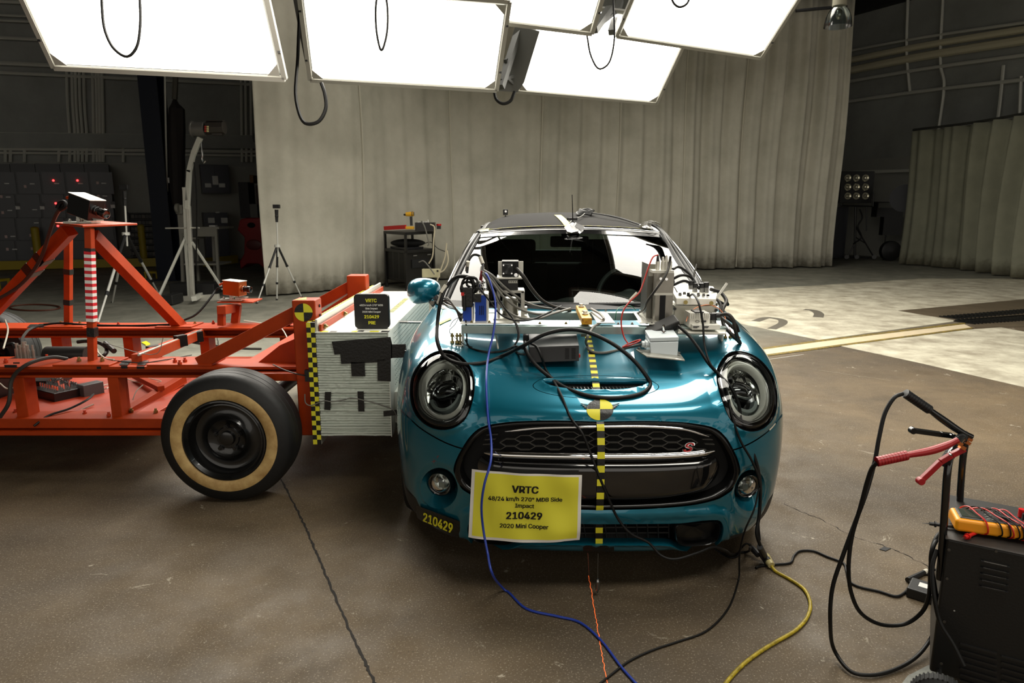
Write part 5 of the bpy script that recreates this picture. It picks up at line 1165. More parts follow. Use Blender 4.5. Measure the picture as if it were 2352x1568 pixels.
for k in range(7): p = P(1096+k*3,664-(k%3)*8,Y=2.88+.01*(k%2)); m.ell(p, .008, 8, 6)
m.build('knurled_nut', chrome, cc)
# ring clutter over the amplifiers
for (cx_, cy_, r0), lb_ in zip(((1080,655,.035),(1074,662,.028),(1084,648,.022)), ('largest of three small black cable coils over the blue boxes', 'lower left small black cable coil over the blue boxes', 'smallest and topmost black cable coil over the blue boxes')):
    m = MB(); c = P(cx_,cy_,Y=2.84); m.tube([c+Vector((r0*math.cos(t),.01*math.sin(3*t),r0*math.sin(t))) for t in [2*math.pi*k/12 for k in range(13)]], .005, 6, 3); tag(m.build('cable_coil', cable_m), lb_, 'cable', 'cable coils over the blue boxes')
# fan-cooled camera unit on its stand
fu = thing('cooled_recorder', 'black finned fan unit on a silver bracket beside the blue boxes', 'electronic box', P(1172,725,Y=2.95))
m = MB(); bpx(m, 1144, 600, 1202, 638, 3.02, .004); bpx(m, 1141, 637, 1200, 641, 2.90, .12); m.build('bracket', alu_w, fu, bevel=.001)
m = MB(); bpx(m, 1153, 600, 1191, 637, 2.93, .085); [bpx(m, 1154+k*3.2, 600, 1155.5+k*3.2, 637, 2.924, .006) for k in range(12)]; m.build('heat_sink', mat('black_anod',(16,16,17),.35,.4), fu)
m = MB(); c = P(1166,618,Y=2.915); m.box(c, (.045,.012,.045)); m.build('fan_frame', plast_blk, fu, bevel=.002)
m = MB()
for rr_ in (.008,.013,.018): m.tube([c+Vector((rr_*math.cos(t),-.007,rr_*math.sin(t))) for t in [2*math.pi*k/12 for k in range(13)]], .0012, 5, 2)
for k in range(4): m.cyl(c+Vector(((-1 if k%2 else 1)*.0175,-.009,(-1 if k>1 else 1)*.0175)), c+Vector(((-1 if k%2 else 1)*.0175,-.005,(-1 if k>1 else 1)*.0175)), .0035, n=8, mi=1)
m.build('fan_guard', [plast_blk, chrome], fu)
m = MB(); c = P(1185,631,Y=2.925); m.cyl(c, c+Vector((0,-.008,0)), .008, n=14); m.build('socket', chrome, fu)
m = MB(); bpx(m, 1148, 642, 1190, 669, 2.93, .09); m.build('case', mat('box_black'), fu, bevel=.001)
m = MB()
bpx(m, 1168, 644, 1189, 650, 2.928, .003); m.build('label', alu_w, fu)
m = MB(); [m.cyl(P(1171+k*4.5,647,Y=2.9285), P(1171+k*4.5,647,Y=2.924), .0025, n=8) for k in range(5)]; m.build('button', plast_blk, fu)
m = MB(); bpx(m, 1141, 667, 1204, 673, 2.91, .11); bpx(m, 1142, 673, 1148, 735, 2.91, .10); bpx(m, 1197, 669, 1205, 735, 2.91, .11); bpx(m, 1205,706,1211,722,2.92,.05); m.build('stand', alu, fu, bevel=.001)
m = MB(); m.cyl(P(1172,724,Y=2.98), P(1172,683,Y=2.98), .034, n=24); m.build('cylinder', alu, fu)
m = MB(); m.cyl(P(1172,724,Y=2.98), P(1172,719,Y=2.98), .037, n=24); [m.cyl(P(x,711,Y=2.92), P(x,711,Y=2.90), .006, n=8) for x in (1155,1191)]; m.build('flange', steel, fu)
# tall aluminium housing on the right
th_ = thing('aluminium_housing', 'tall silver metal housing with connectors on top, on the right of the rack', 'electronic box', P(1510,744,Y=2.9))
brush = mat('brushed_alu', (168,164,154), .32, .9, var=.18, vscale=6)
m = MB(); bpx(m, 1505, 626, 1546, 740, 2.86, .11); m.build('case', brush, th_, bevel=.001)
m = MB(); bpx(m, 1486, 606, 1506, 744, 2.93, .14); m.build('case', mat('brushed_dark', (120,118,110), .35, .85), th_, bevel=.001)
m = MB(); bpx(m, 1515, 676, 1528, 737, 2.858, .003); bpx(m, 1497,650,1503,735,2.926,.004); m.build('slot', dark, th_)
m = MB(); bpx(m, 1503, 673, 1545, 678, 2.856, .004); bpx(m, 1500, 621, 1548, 627, 2.85, .12); m.build('flange', alu_w, th_)
for (x, y) in ((1518,640),(1531,641)):
    m = MB(); m.cyl(P(x,y,Y=2.86), P(x,y,Y=2.852), .006, n=10); m.build('bolt', chrome, th_)
for k, x in enumerate((1510,1522,1530,1538)):
    m = MB(); p = P(x,620,Y=2.89); q_ = P(x+1,600,Y=2.89); m.cyl(p, q_, .009, n=12); m.cyl(q_, P(x+1,586+k%2*4,Y=2.89), .007, .004, n=10, mi=1 if k == 0 else 0); m.build('connector', [alu_w, plast_blk], th_)
m = MB(); bpx(m, 1490, 618, 1500, 634, 2.925, .006); m.build('bracket', alu_w, th_)
# white weatherproof box with connectors on a bracket box
wb2 = thing('white_connector_box', 'white box with a row of black capped connectors on its lid', 'electronic box', P(1593,744,Y=2.9))
m = MB(); m.prism([P(1543,684,Y=2.98),P(1552,700,Y=2.86),P(1644,702,Y=2.88),P(1647,688,Y=2.98),P(1638,672,Y=3.10),P(1550,664,Y=3.10)],(0,0,.03)); m.build('lid', white_p, wb2, bevel=.005)
m = MB(); bpx(m, 1549, 702, 1645, 744, 2.88, .16); m.build('base_box', mat('base_alu',(186,184,172),.4,.5), wb2, bevel=.001)
for (x, y) in ((1575,694),(1634,696)): m = MB(); m.cyl(P(x,y,Y=2.858), P(x,y,Y=2.848), .009, n=10); m.build('screw', brass, wb2)
for (x, y, yb_, k) in ((1587,645,664,1),(1596,650,670,1),(1612,650,672,1),(1622,648,672,1),(1581,672,680,0),(1562,672,678,2),(1572,670,676,2),(1604,672,680,2),(1616,674,680,2),(1626,676,680,0)):
    m = MB(); Y_ = 2.98 if yb_ < 675 else 2.90; p = P(x,yb_,Y=Y_); m.cyl(p, P(x,(y+yb_)/2,Y=Y_), .011 if k == 1 else .007, n=12, mi=1 if k else 0); m.cyl(P(x,(y+yb_)/2,Y=Y_), P(x,y,Y=Y_), .012 if k == 1 else .006, n=12, mi=0 if k != 2 else 1); m.build('connector', [plast_blk, steel], wb2)
for s_ in ((1545,660,1556,672),(1560,676,1574,677)): m = MB(); m.tube([P(s_[0],s_[1]+4,Y=2.96), P(s_[0]+2,s_[1]-2,Y=2.96), P(s_[2],s_[3],Y=2.92)], .0025, 6); m.build('handle_wire', chrome, wb2)
for (x, y) in ((1550,709),(1552,735),(1645,712),(1643,733)): m = MB(); m.cyl(P(x,y,Y=2.88), P(x,y,Y=2.872), .007, n=8); m.build('screw', plast_blk, wb2)
# small finned white recorder
wf = thing('finned_white_box', 'small white finned box with printed labels at the right end of the rack', 'electronic box', P(1606,752,Y=2.76))
m = MB(); bpx(m, 1583, 722, 1631, 752, 2.76, .09); m.build('case', white_p, wf, bevel=.003)
m = MB(); bpx(m, 1590, 746, 1654, 757, 2.735, .12); m.build('base', white_p, wf, bevel=.001)
for k in range(11):
    m = MB(); bpx(m, 1585+k*4.2, 719, 1587.2+k*4.2, 732, 2.752, .085); m.build('fin', white_p, wf)
m = MB(); bpx(m, 1597, 716, 1617, 722, 2.757, .07); m.build('label', plast_blk, wf)
m = MB(); [bpx(m, 1592+k*22, 749, 1606+k*22, 751, 2.7335, .001) for k in range(2)]; bpx(m, 1611,736,1622,740,2.757,.003); bpx(m,1592,752,1602,753.2,2.7335,.001); bpx(m,1614,752,1626,753.2,2.7335,.001)
c = P(1602,738,Y=2.7585); ring = [c+Vector((.008*math.cos(t),0,.004*math.sin(t))) for t in [2*math.pi*k/14 for k in range(15)]]; m.tube(ring,.0008,4,1); m.build('printed_mark', mat('print_dark',(40,40,44),.6), wf)
m = MB(); m.cyl(P(1638,745,Y=2.78), P(1637,728,Y=2.78), .013, n=14); m.build('connector', steel, wf)
m = MB(); m.cyl(P(1637,734,Y=2.78), P(1637,719,Y=2.78), .016, n=14); m.cyl(P(1634,724,Y=2.78), P(1654,724,Y=2.78), .012, n=12); m.build('plug', plast_blk, wf)
# grey junction box with toggle
jb = thing('junction_box', 'pale grey junction box with a toggle switch on the bonnet', 'box', P(1525,826,Y=2.66))
jm = mat('grey_enclosure', (190,198,200), .4)
jt = [P(1486,764,Y=2.78),P(1540,768,Y=2.78),P(1561,786,Y=2.66),P(1495,786,Y=2.66)]
m = MB(); b4 = [P(1492,786,Y=2.66),P(1559,784,Y=2.66),P(1556,826,Y=2.65),P(1495,822,Y=2.65)]
bk = [Vector((p.x-.0, p.y+.10, p.z+.012)) for p in b4]
m.add(b4+bk, [(0,1,2,3),(7,6,5,4),(0,4,5,1),(1,5,6,2),(2,6,7,3),(3,7,4,0)]); m.build('case', jm, jb, bevel=.004)
m = MB(); l4 = [p+Vector((0,0,.002)) for p in b4[:2]]; l8 = l4+[Vector((p.x,p.y+.104,p.z+.014)) for p in l4[::-1]]; m.prism(l8, (0,0,.016)); m.build('lid', jm, jb, bevel=.003)
m = MB(); c = P(1524,772,Y=2.72); c.z = l4[0].z+.026; m.cyl(c, c+Vector((0,0,.006)), .011, n=12); m.cyl(c+Vector((0,0,.006)), c+Vector((-.002,-.003,.032)), .0035, .005, n=8); m.build('toggle_switch', chrome, jb)
m = MB(); m.prism([P(1460,804,Y=2.68),P(1485,820,Y=2.62),P(1573,829,Y=2.60),P(1556,806,Y=2.72)],(0,0,.004)); o_ = m.build('mounting_plate', alu, jb)
for (x, y) in ((1468,801),(1474,812),(1560,812),(1564,821)): m = MB(); m.cyl(P(x,y,Y=2.655), P(x,y,Y=2.655)+Vector((0,0,.006)), .006, n=8); m.build('screw', steel, jb)
m = MB(); m.cyl(P(1494,790,Y=2.68), P(1474,790,Y=2.68), .013, n=10); m.cyl(P(1484,790,Y=2.68), P(1481,790,Y=2.68), .018, n=10); m.build('cable_gland', jm, jb)
# black power supply
ps = thing('black_power_supply', 'low black metal box with side vents on the bonnet', 'power supply', P(1272,831,Y=2.68))
A4 = [P(1216,797,Y=2.665),P(1330,793,Y=2.665),P(1330,829,Y=2.655),P(1216,833,Y=2.655)]; B4 = [P(1213,757,Y=2.93),P(1322,752,Y=2.93)]
dn = A4[3]-A4[0]; B4 += [B4[1]+dn, B4[0]+dn]
m = MB(); m.add(A4+B4, [(0,1,2,3),(7,6,5,4),(0,4,5,1),(1,5,6,2),(2,6,7,3),(3,7,4,0)]); m.build('case', mat('psu_black',(30,30,31),.42,.2), ps, bevel=.002)
m = MB()
for k in range(10):
    for j in range(2): p = A4[0].lerp(A4[1], .76+j*.13).lerp(A4[3].lerp(A4[2], .76+j*.13), .18+k*.07); m.box(p+Vector((0,-.001,0)), (.016,.002,.0018))
m.build('vent_slots', dark, ps)
m = MB(); p = A4[1].lerp(A4[2],.75)+Vector((.002,.03,0)); m.box(p,(.01,.02,.012)); m.build('rocker_switch', red_p, ps)
m = MB(); p = A4[0].lerp(B4[0],.7)+Vector((-.012,0,-.012)); m.box(p,(.022,.06,.03)); m.cyl(p+Vector((0,.02,.012)),p+Vector((0,.02,.026)),.006,n=8,mi=1); m.build('terminals',[plast_blk, red_p], ps)
# tilted black adapter
ad = thing('black_adapter', 'black vented power adapter leaning behind the junction box', 'power supply', P(1524,752,Y=2.78))
M_ = Matrix.Translation(P(1522,752,Y=2.78)) @ Matrix.Rotation(R(-24),4,'Y') @ Matrix.Rotation(R(20),4,'X')
m = MB(M_); m.box((0,0,0),(.135,.065,.04)); m.build('case', mat('adapter_black',(28,27,26),.5), ad, bevel=.006)
m = MB(M_); [m.box((.0+k*.007,-.033,-.004),(.0028,.002,.018)) for k in range(9)]; m.build('vent_slots', dark, ad)
# cable tie and antennas
tag(MB().beam(P(1646,684,Y=2.92), P(1670,650,Y=2.92), .010, .003, (0,1,0)).build('cable_tie', white_p), 'white cable tie sticking up at the right of the rack', 'cable tie')
tag(MB().cyl(P(1592,640,Y=3.3), P(1600,606,Y=3.3), .006, .004, n=8).build('antenna_stub', steel), 'short grey antenna stub behind the white box', 'antenna')
tag(MB().cyl(P(1120,602,Y=3.1)+Vector((0,0,0)), P(1120,602,Y=3.1)+Vector((0,0,.001)), .001, n=4).build('x', dark)) if 0 else None
for L in ([(1139,770,3.0),(1144,800,2.85)],):
    tag(MB().tube([P(*L[0][:2],Y=2.9), P(*L[1][:2],Y=2.75)], .0035, 6).build('marker_rod', mat('cable_white',(190,185,170),.5)), 'thin white rod leaning under the rack by the left foot', 'rod')
# ---- cables
def cpts(L):
    out = []; md = 2.8
    for e_ in L:
        if len(e_) == 3: md = e_[2]
        x, y = e_[0], e_[1]
        if md == 'h': out.append(drw(x, y, .006))
        elif md == 'f': out.append(P(x, y, z=.005))
        else: out.append(P(x, y, Y=md))
    return out
def cable(L, r, label, m=cable_m, name='cable', group=None, n=8):
    pts_ = smooth_path(cpts(L), 6)
    for p in pts_: p.z = max(p.z, r)
    return tag(MB().tube(pts_, r, n, smooth=False).build(name, m, angle=80), label, 'cable', group)
cable([(1090,668,2.84),(1082,640),(1050,636,2.86),(1030,652,2.86),(1013,690,2.82),(1005,740,2.8),(1006,790,2.70),(1022,822,'h'),(1060,838),(1110,836),(1150,822),(1200,795,2.63),(1250,768,2.62),(1300,757,2.62),(1340,760,2.62),(1400,785,2.6),(1450,822,2.57),(1482,860,2.54),(1493,884,'h'),(1475,905),(1420,916),(1360,913),(1300,894),(1262,868),(1228,835,2.60),(1208,805,2.62),(1206,786,2.7)], .0078, 'thick black cable looping over the bonnet scoop and left headlamp')
cable([(1210,788,2.68),(1203,800,2.64),(1185,795,2.66),(1181,806,'h'),(1190,814),(1205,814,2.68)], .005, 'short black lead curling beside the black power supply')
cable([(1218,788,2.67),(1232,796,2.64),(1244,820,2.62),(1252,848,'h'),(1276,885),(1291,915),(1311,960),(1338,996,2.34),(1352,1030,2.33),(1375,1090,2.31),(1400,1150,2.31),(1422,1195,2.31),(1450,1226,2.3),(1490,1246,2.3),(1518,1275,2.28),(1545,1284,2.27),(1600,1270,2.3),(1638,1256,2.34),(1662,1262,2.38),(1690,1273,'f'),(1712,1268),(1724,1256,2.35)], .005, 'black cable hanging down over the grille right of the yellow sign')
cable([(1557,748,2.74),(1580,768,2.7),(1605,800,2.64),(1628,835,2.6),(1650,862,'h'),(1676,890),(1697,930,2.50),(1703,975,2.48),(1722,1020,2.47),(1738,1065,2.46),(1746,1110,2.45),(1744,1180,2.42),(1738,1225,2.4),(1746,1252,2.4)], .0065, 'black cable from the adapter down past the right headlamp')
cable([(1583,680,2.9),(1592,676,2.84),(1606,700,2.72),(1614,740,2.7),(1618,790,2.66),(1632,836,2.59),(1653,866,'h'),(1668,900),(1680,950,2.44),(1700,1010,2.42),(1728,1060,2.42),(1743,1100,2.42),(1747,1150,2.42),(1742,1200,2.41),(1745,1240,2.4)], .0045, 'thin black cable from the white box down past the right headlamp')
cable([(1744,1120,2.42),(1732,1170,2.4),(1712,1215,2.4),(1699,1270,2.44),(1697,1330,'f'),(1672,1398),(1620,1450),(1560,1472),(1500,1492),(1445,1518),(1400,1552),(1340,1600)], .0036, 'thin dark cable crossing the floor in front of the car')
cable([(1108,628,2.92),(1118,630,2.86),(1130,660,2.82),(1138,700,2.78),(1134,760,2.72),(1122,815,2.66),(1117,880,2.5),(1121,960,2.42),(1128,1010,2.38),(1127,1060,2.3),(1113,1110,2.27),(1106,1160,2.28),(1110,1215,2.3),(1120,1270,2.27),(1128,1310,2.2),(1160,1355,'f'),(1210,1398),(1280,1415),(1330,1428),(1380,1470),(1430,1535),(1500,1610)], .0045, 'blue cable hanging over the yellow sign and across the floor', mat('cable_blue', (34,58,150), .4))
for k, (L, r, mm) in enumerate([
    ([(1110,620,2.9),(1130,632),(1160,660),(1200,690,2.92),(1240,705,3.0),(1290,712,3.1)], .0055, cable_g), ([(1108,624,2.88),(1128,645),(1160,685),(1200,712,2.9),(1245,722,2.92),(1285,714,3.05)], .0055, cable_g),
    ([(1108,628,2.86),(1126,655),(1150,700),(1190,728,2.85),(1230,732),(1270,720,2.95),(1310,708,3.1)], .005, cable_g), ([(1111,622,2.9),(1128,636),(1150,665),(1185,690,2.9),(1205,695,3.0),(1250,694,3.15)], .005, cable_g)]):
    cable(L, r, ['second highest grey cable sweeping right from the blue boxes', 'second lowest grey cable sweeping right from the blue boxes', 'lowest grey cable sagging right from the blue boxes', 'topmost grey cable running from the blue boxes along the windscreen base'][k], mm, group='grey cables sweeping from the blue boxes')
cable([(1112,625,2.88),(1130,660),(1158,705,2.84),(1180,735,2.78),(1190,765,2.74),(1186,785,2.72),(1165,805,'h'),(1130,811),(1095,806),(1075,795,2.8),(1072,770,2.78),(1070,735,2.8)], .003, 'bundle of thin dark wires hanging under the left of the rack')
cable([(1114,625,2.88),(1134,665),(1162,712,2.83),(1187,745,2.78),(1192,775,2.72),(1180,795,2.7),(1155,810,'h'),(1115,812),(1080,800),(1068,780,2.78)], .003, 'second bundle of thin wires hanging under the left of the rack')
cable([(1186,617,2.91),(1200,632,2.88),(1222,665,2.92),(1245,690,2.98),(1275,705,3.05),(1310,712,3.12)], .0085, 'thick dark cable from the fan unit to the rear rail', cable_d)
cable([(1096,656,2.84),(1120,685,2.82),(1150,722,2.8),(1180,735,2.78),(1215,735,2.8),(1250,722,2.9),(1290,702,3.1)], .0038, 'thin black wire sagging in front of the fan unit')
cable([(1358,709,3.1),(1382,724,2.9),(1386,735,2.84),(1362,752,2.78),(1349,775,2.7),(1348,795,'h'),(1358,810),(1385,813),(1430,804),(1476,790,2.68)], .0058, 'pale grey cable from the yellow bar to the junction box', cable_g)
red_c = mat('cable_red', (170,36,24), .4)
cable([(1511,585,2.89),(1500,590,2.86),(1489,615,2.84),(1478,648,2.82),(1468,672,2.8),(1447,692,2.78),(1431,715,2.76),(1427,745,2.74),(1434,775,2.72),(1442,788,2.7)], .0032, 'red wire looping down in front of the windscreen', red_c)
tag(MB().cyl(P(1463,672,Y=2.8), P(1446,690,Y=2.79), .006, n=8).build('wire_sleeve', wr_w), 'cream sleeve on the red wire', 'sleeve')
m = MB()
for k in range(4):
    c = P(1448+k*1.5,790-k*1.2,Y=2.70); m.tube([c+Vector((.030*math.cos(t)+.012*math.sin(t),.008*math.sin(t)-k*.003,.007*math.sin(t)+.010*math.cos(t))) for t in [2*math.pi*j/10 for j in range(11)]], .0028, 6, 3)
tag(m.build('wire_coil', red_c), 'tied coil of red wire on the bonnet', 'cable')
cable([(1540,588,2.88),(1539,600),(1530,630,2.83),(1510,660,2.81),(1488,690,2.84),(1478,710,2.95),(1460,722,3.08)], .005, 'grey cable across the front of the tall silver housing', cable_d)
cable([(1413,735,3.0),(1416,715),(1430,703,3.06),(1450,703,3.08),(1460,712,3.1)], .0018, 'thin green wire over the rear rail', mat('cable_green', (40,120,90), .4))
cable([(1576,738,2.76),(1582,722,2.8),(1600,706,2.84),(1630,700,2.86),(1655,712,2.86),(1672,745,2.8),(1680,762,2.8),(1700,775,2.86),(1712,800,2.9)], .0016, 'thin orange wire arching over the finned white box', mat('cable_orange', (215,120,70), .4))
rs = [([(1545,618,2.95),(1562,614,3.05),(1585,630,3.05),(1598,650,3.0),(1606,664,2.98)], .006), ([(1546,640,2.95),(1565,632),(1590,640,3.0),(1600,660,2.97)], .006), ([(1546,655,2.95),(1570,645),(1585,650,2.98)], .006),
      ([(1632,664,2.98),(1655,672,3.0),(1668,690,2.96),(1660,712,2.9),(1662,745,2.85),(1678,765,2.8),(1698,785,2.8)], .008), ([(1640,680,2.95),(1655,700,2.9),(1655,725,2.85),(1670,740,2.8),(1690,758,2.8)], .007),
      ([(1652,724,2.78),(1672,722,2.75),(1684,735,2.74),(1688,755,2.74),(1694,775,2.76),(1700,788,2.8)], .008), ([(1655,720,2.85),(1670,730,2.84),(1690,745,2.84),(1697,762,2.84)], .006),
      ([(1636,672,3.0),(1650,690,3.0),(1672,700,2.98),(1668,690,2.96)], .005)]
rl_ = ['topmost dark cable arching from the silver housing to the white box', 'middle dark cable from the silver housing to the white box', 'lowest dark cable from the silver housing behind the white box', 'thick cable dropping from the white box rear to the right rack foot', 'dark cable hanging just right of the white box', 'thick cable from the finned box plug down to the bonnet edge', 'thin black cable under the plug of the finned white box', 'short black cable loop right of the white cable tie']
for (L, r), lb_ in zip(rs, rl_): cable(L, r, lb_, cable_d if r > .0065 else cable_m, group='tangle of dark cables right of the white box')
for k in range(8):
    o_ = (k-3.5)*3; d_ = .012*(k % 3)
    cable([(1497+k*1.5,516,4.05),(1512+k*2,526+k,4.02),(1535+o_*.6,552,3.9-d_),(1556+o_,585,3.72-d_),(1577+o_,618,3.52-d_),(1592+o_*.7,642,3.36),(1600+o_*.4,660,3.2)], .0055, 'cable in the bundle running down the right windscreen pillar', [cable_m, cable_m, cable_d][k % 3], group='cable bundle down the right windscreen pillar')
# white-sleeved black loop at the left pillar
cable([(1073,626,2.95),(1076,600,2.98),(1088,585,3.0),(1102,588,3.0),(1109,606,2.96),(1107,625,2.92)], .0055, 'black cable with white sleeves arching by the left pillar')
sl_ = iter(['white sleeve on the left side of the small cable arch', 'white sleeve on the top right of the small cable arch', 'white sleeve just above the red connector sleeve', 'upper white sleeve on the cable right of the door mirror', 'lower white sleeve on the cable right of the door mirror'])
for (a, b) in (((1072,622),(1075,600)), ((1103,590),(1109,606)), ((1108,613),(1107,624)), ((1024,655),(1013,672)), ((1014,677),(1007,698))):
    Yv_ = 2.98 if a[0] > 1060 else 2.855; tag(MB().cyl(P(*a,Y=Yv_-.004), P(*b,Y=Yv_-.02), .0085, n=8).build('cable_sleeve', wr_w), next(sl_), 'sleeve', 'white sleeves on the left cables')
cable([(1090,652,2.85),(1075,636,2.88),(1055,634,2.9),(1040,645,2.9),(1026,660,2.9)], .007, 'black cable arching from the blue boxes towards the mirror')
for k in range(7):
    a = rng.uniform(-1, 1, 6); cable([(1012+a[0]*4,690+a[1]*4,3.0),(1028,684+k*3+a[2]*3,2.95),(1048,712+a[3]*4,2.88),(1058,720+k*3,2.86),(1066,718+a[4]*5,2.86)], .0028, 'thin grey wire beside the left pillar base', [cable_g, cable_d, steel][k % 3], group='thin wires beside the left pillar base')
cable([(1033,750,2.85),(1040,738),(1052,730,2.84),(1045,745),(1032,760),(1045,775,2.82),(1065,790,2.78),(1085,800,'h')], .0016, 'thin black wire curling at the left rack foot')
# things on the roof
tag(MB().cyl(P(1316,520,Y=4.0), P(1314,447,Y=4.0), .0035, .002, n=8).build('whip_antenna', cable_m), 'thin black whip antenna at the front of the roof', 'antenna')
rt = thing('taped_antenna_foot', 'silver and white tape star holding the antenna to the roof edge', 'tape', P(1320,525,Y=3.98))
sil = mat('silver_tape', (215,215,215), .25, .6, bump=.6, bscale=30)
for k, (a, b, w_) in enumerate((((1320,515),(1300,527),.035), ((1318,514),(1336,533),.03), ((1317,514),(1322,532),.04), ((1312,518),(1308,533),.03), ((1322,516),(1340,524),.025))):
    m = MB(); m.beam(P(*a,Y=3.995-.002*k), P(*b,Y=3.975-.004*k), w_, .002, (0,-1,.4)); m.build('tape_strip', sil, rt)
m = MB(); m.box(P(1314,503,Y=4.06),(.05,.04,.015),(0,0,.4)); m.build('antenna_base', plast_blk, rt)
def drape_roof(s, t, off=.003): return CWd(RF(s, t, off))
mb = tape_path([drape_roof(i/60, .035, .004) for i in range(61)], .026, .03, '', None, up=Vector((0,1,0))); to_car('roof_tape', mb, [yel_t, mat('cream_tape',(200,190,150),.6)], flat=True, fix=False)
mb = MB(); mb.grid(lambda s, t: drape_roof(.47+.04*s-.035*t, .02+.30*t, .005), 2, 8); to_car('roof_tape', mb, yel_t, fix=False)
for (s_, t_) in ((.03,.03),): 
    mb = MB(); mb.grid(lambda s, t: drape_roof(.005+.05*s, .0+.06*t, .006), 4, 3); to_car('roof_tape', mb, yel_t, fix=False)
m = MB()
for k in range(5):
    m.tube([drape_roof(.62+.045*math.cos(t)+.006*k, .34+.05*math.sin(t)+.01*k, .012+.005*k+.004*math.sin(3*t+k)) for t in [2*math.pi*j/12 for j in range(13)]], .006, 6, 3)
m.tube([drape_roof(.66,.33,.02), drape_roof(.74,.26,.02), drape_roof(.83,.2,.015), drape_roof(.9,.12,.012), drape_roof(.94,.07,.012)], .005, 6); tag(m.build('roof_cable_coil', cable_m), 'coiled black cable lying on the car roof', 'cable')
m = MB(); m.tube([drape_roof(.5,.06,.01), drape_roof(.52,.12,.01), drape_roof(.58,.2,.015), drape_roof(.62,.3,.02)], .003, 6); tag(m.build('cable', cable_g), 'thin grey cable on the roof from antenna to coil', 'cable')
m = MB()
for k in range(7): a = drape_roof(.89+.008*k,.05+.02*(k%3),.008+.004*k); m.tube([a, a+Vector((.03,-.03,.015)), a+Vector((.07,-.01,.0)), a+Vector((.05,.02,.012))], .0035, 5)
tag(m.build('cable_tangle', cable_g), 'tangle of grey wires taped at the right corner of the roof', 'cable')
m = MB(); m.grid(lambda s, t: drape_roof(.90+.08*s, .02+.07*t, .014+.012*math.sin(s*9)*math.sin(t*7)), 8, 6); tag(m.build('crumpled_tape', sil, fix=False), 'crumpled silver tape over the wires on the right roof corner', 'tape')
# small camera on the roof's left side
t = thing('small_roof_camera', 'small black camera standing on the left of the roof', 'camera', P(1161,497,Y=5.0)); c = P(1161,488,Y=5.0)
m = MB(); m.box(c+Vector((0,0,.003)),(.035,.035,.04)); m.cyl(c+Vector((0,0,-.02)), c+Vector((0,0,-.055)), .006, n=8); m.build('body', plast_blk, t, bevel=.003); m = MB(); m.cyl(c+Vector((.002,-.018,.008)), c+Vector((.002,-.024,.008)), .008, n=10); m.build('lens', chrome, t)
# crew items inside and tape on the left fender
for L in ([(1012,725),(1030,700),(1034,690),(1016,712)], [(1008,742),(1036,730),(1037,734),(1010,747)]):
    mb = MB(); mb.prism([drw(x, y, .003) for x, y in L], (0,-.001,.001)); to_car('fender_tape', mb, yel_t)
mb = MB(); mb.add([CWd(WS(.12+.0, .3)), CWd(WS(.12, .3))+Vector((.0,0,.0)), CWd(WS(.12,.3))], [(0,1,2)]) if 0 else None
# ================================================================ BACKGROUND
def wpo(px, py, off, base=WB, n=E2):
    d = ray(px, py); o = Vector((0,0,CH)); b = base+n*off; return o+d*((b-o).dot(n)/d.dot(n))
cab_m = mat('cabinet_charcoal', (44,45,47), .45, .2); cab_d = mat('cabinet_door', (52,53,56), .4, .2); lab_m = mat('label_plate', (205,205,200), .5); lab_w = mat('label_pink', (190,165,160), .6)
led = mat('red_led', (255,40,40), .3, emit=9)
def slab(m, px0, py0, px1, py1, off, dep, base=WB, e=E1, n=E2, mi=0):
    """box parallel to a wall, its near face at distance off from it, spanning the sight lines"""
    ym = (py0+py1)/2; xm = (px0+px1)/2
    a = wpo(px0, ym, off, base, n); b = wpo(px1, ym, off, base, n); zt = wpo(xm, py0, off, base, n).z; zb = wpo(xm, py1, off, base, n).z
    p = [Vector((a.x,a.y,zb)), Vector((b.x,b.y,zb)), Vector((b.x,b.y,zt)), Vector((a.x,a.y,zt))]; m.prism(p, -n*dep, mi)
    return p
OFC = .95
labels = [(75,203),(362,206),(638,203),(905,203),(1168,200),(92,355),(1180,343),(110,505),(390,497),(1190,487),(145,797),(408,790),(165,943),(425,936),(408,645)]
warn = [(283,235),(1098,195),(1108,345),(15,350),(30,530),(68,800),(345,785),(83,942),(360,935)]
leds = [(600,168),(872,168),(627,425),(1161,452),(652,680)]
brk = [(200,440),(475,440),(745,420),(1008,420),(1270,425)]
cv = lambda L: [(x/4.9, 380+y/4.9) for x, y in L]
xs = [-22, 38, 95, 151, 206, 262]
names_ = ['leftmost charcoal electrical cabinet, cut by the frame edge', 'charcoal electrical cabinet behind the left orange leg', 'charcoal electrical cabinet with red lamps behind the mast camera', 'charcoal electrical cabinet with one red lamp near its top', 'rightmost charcoal electrical cabinet beside the pale wall']
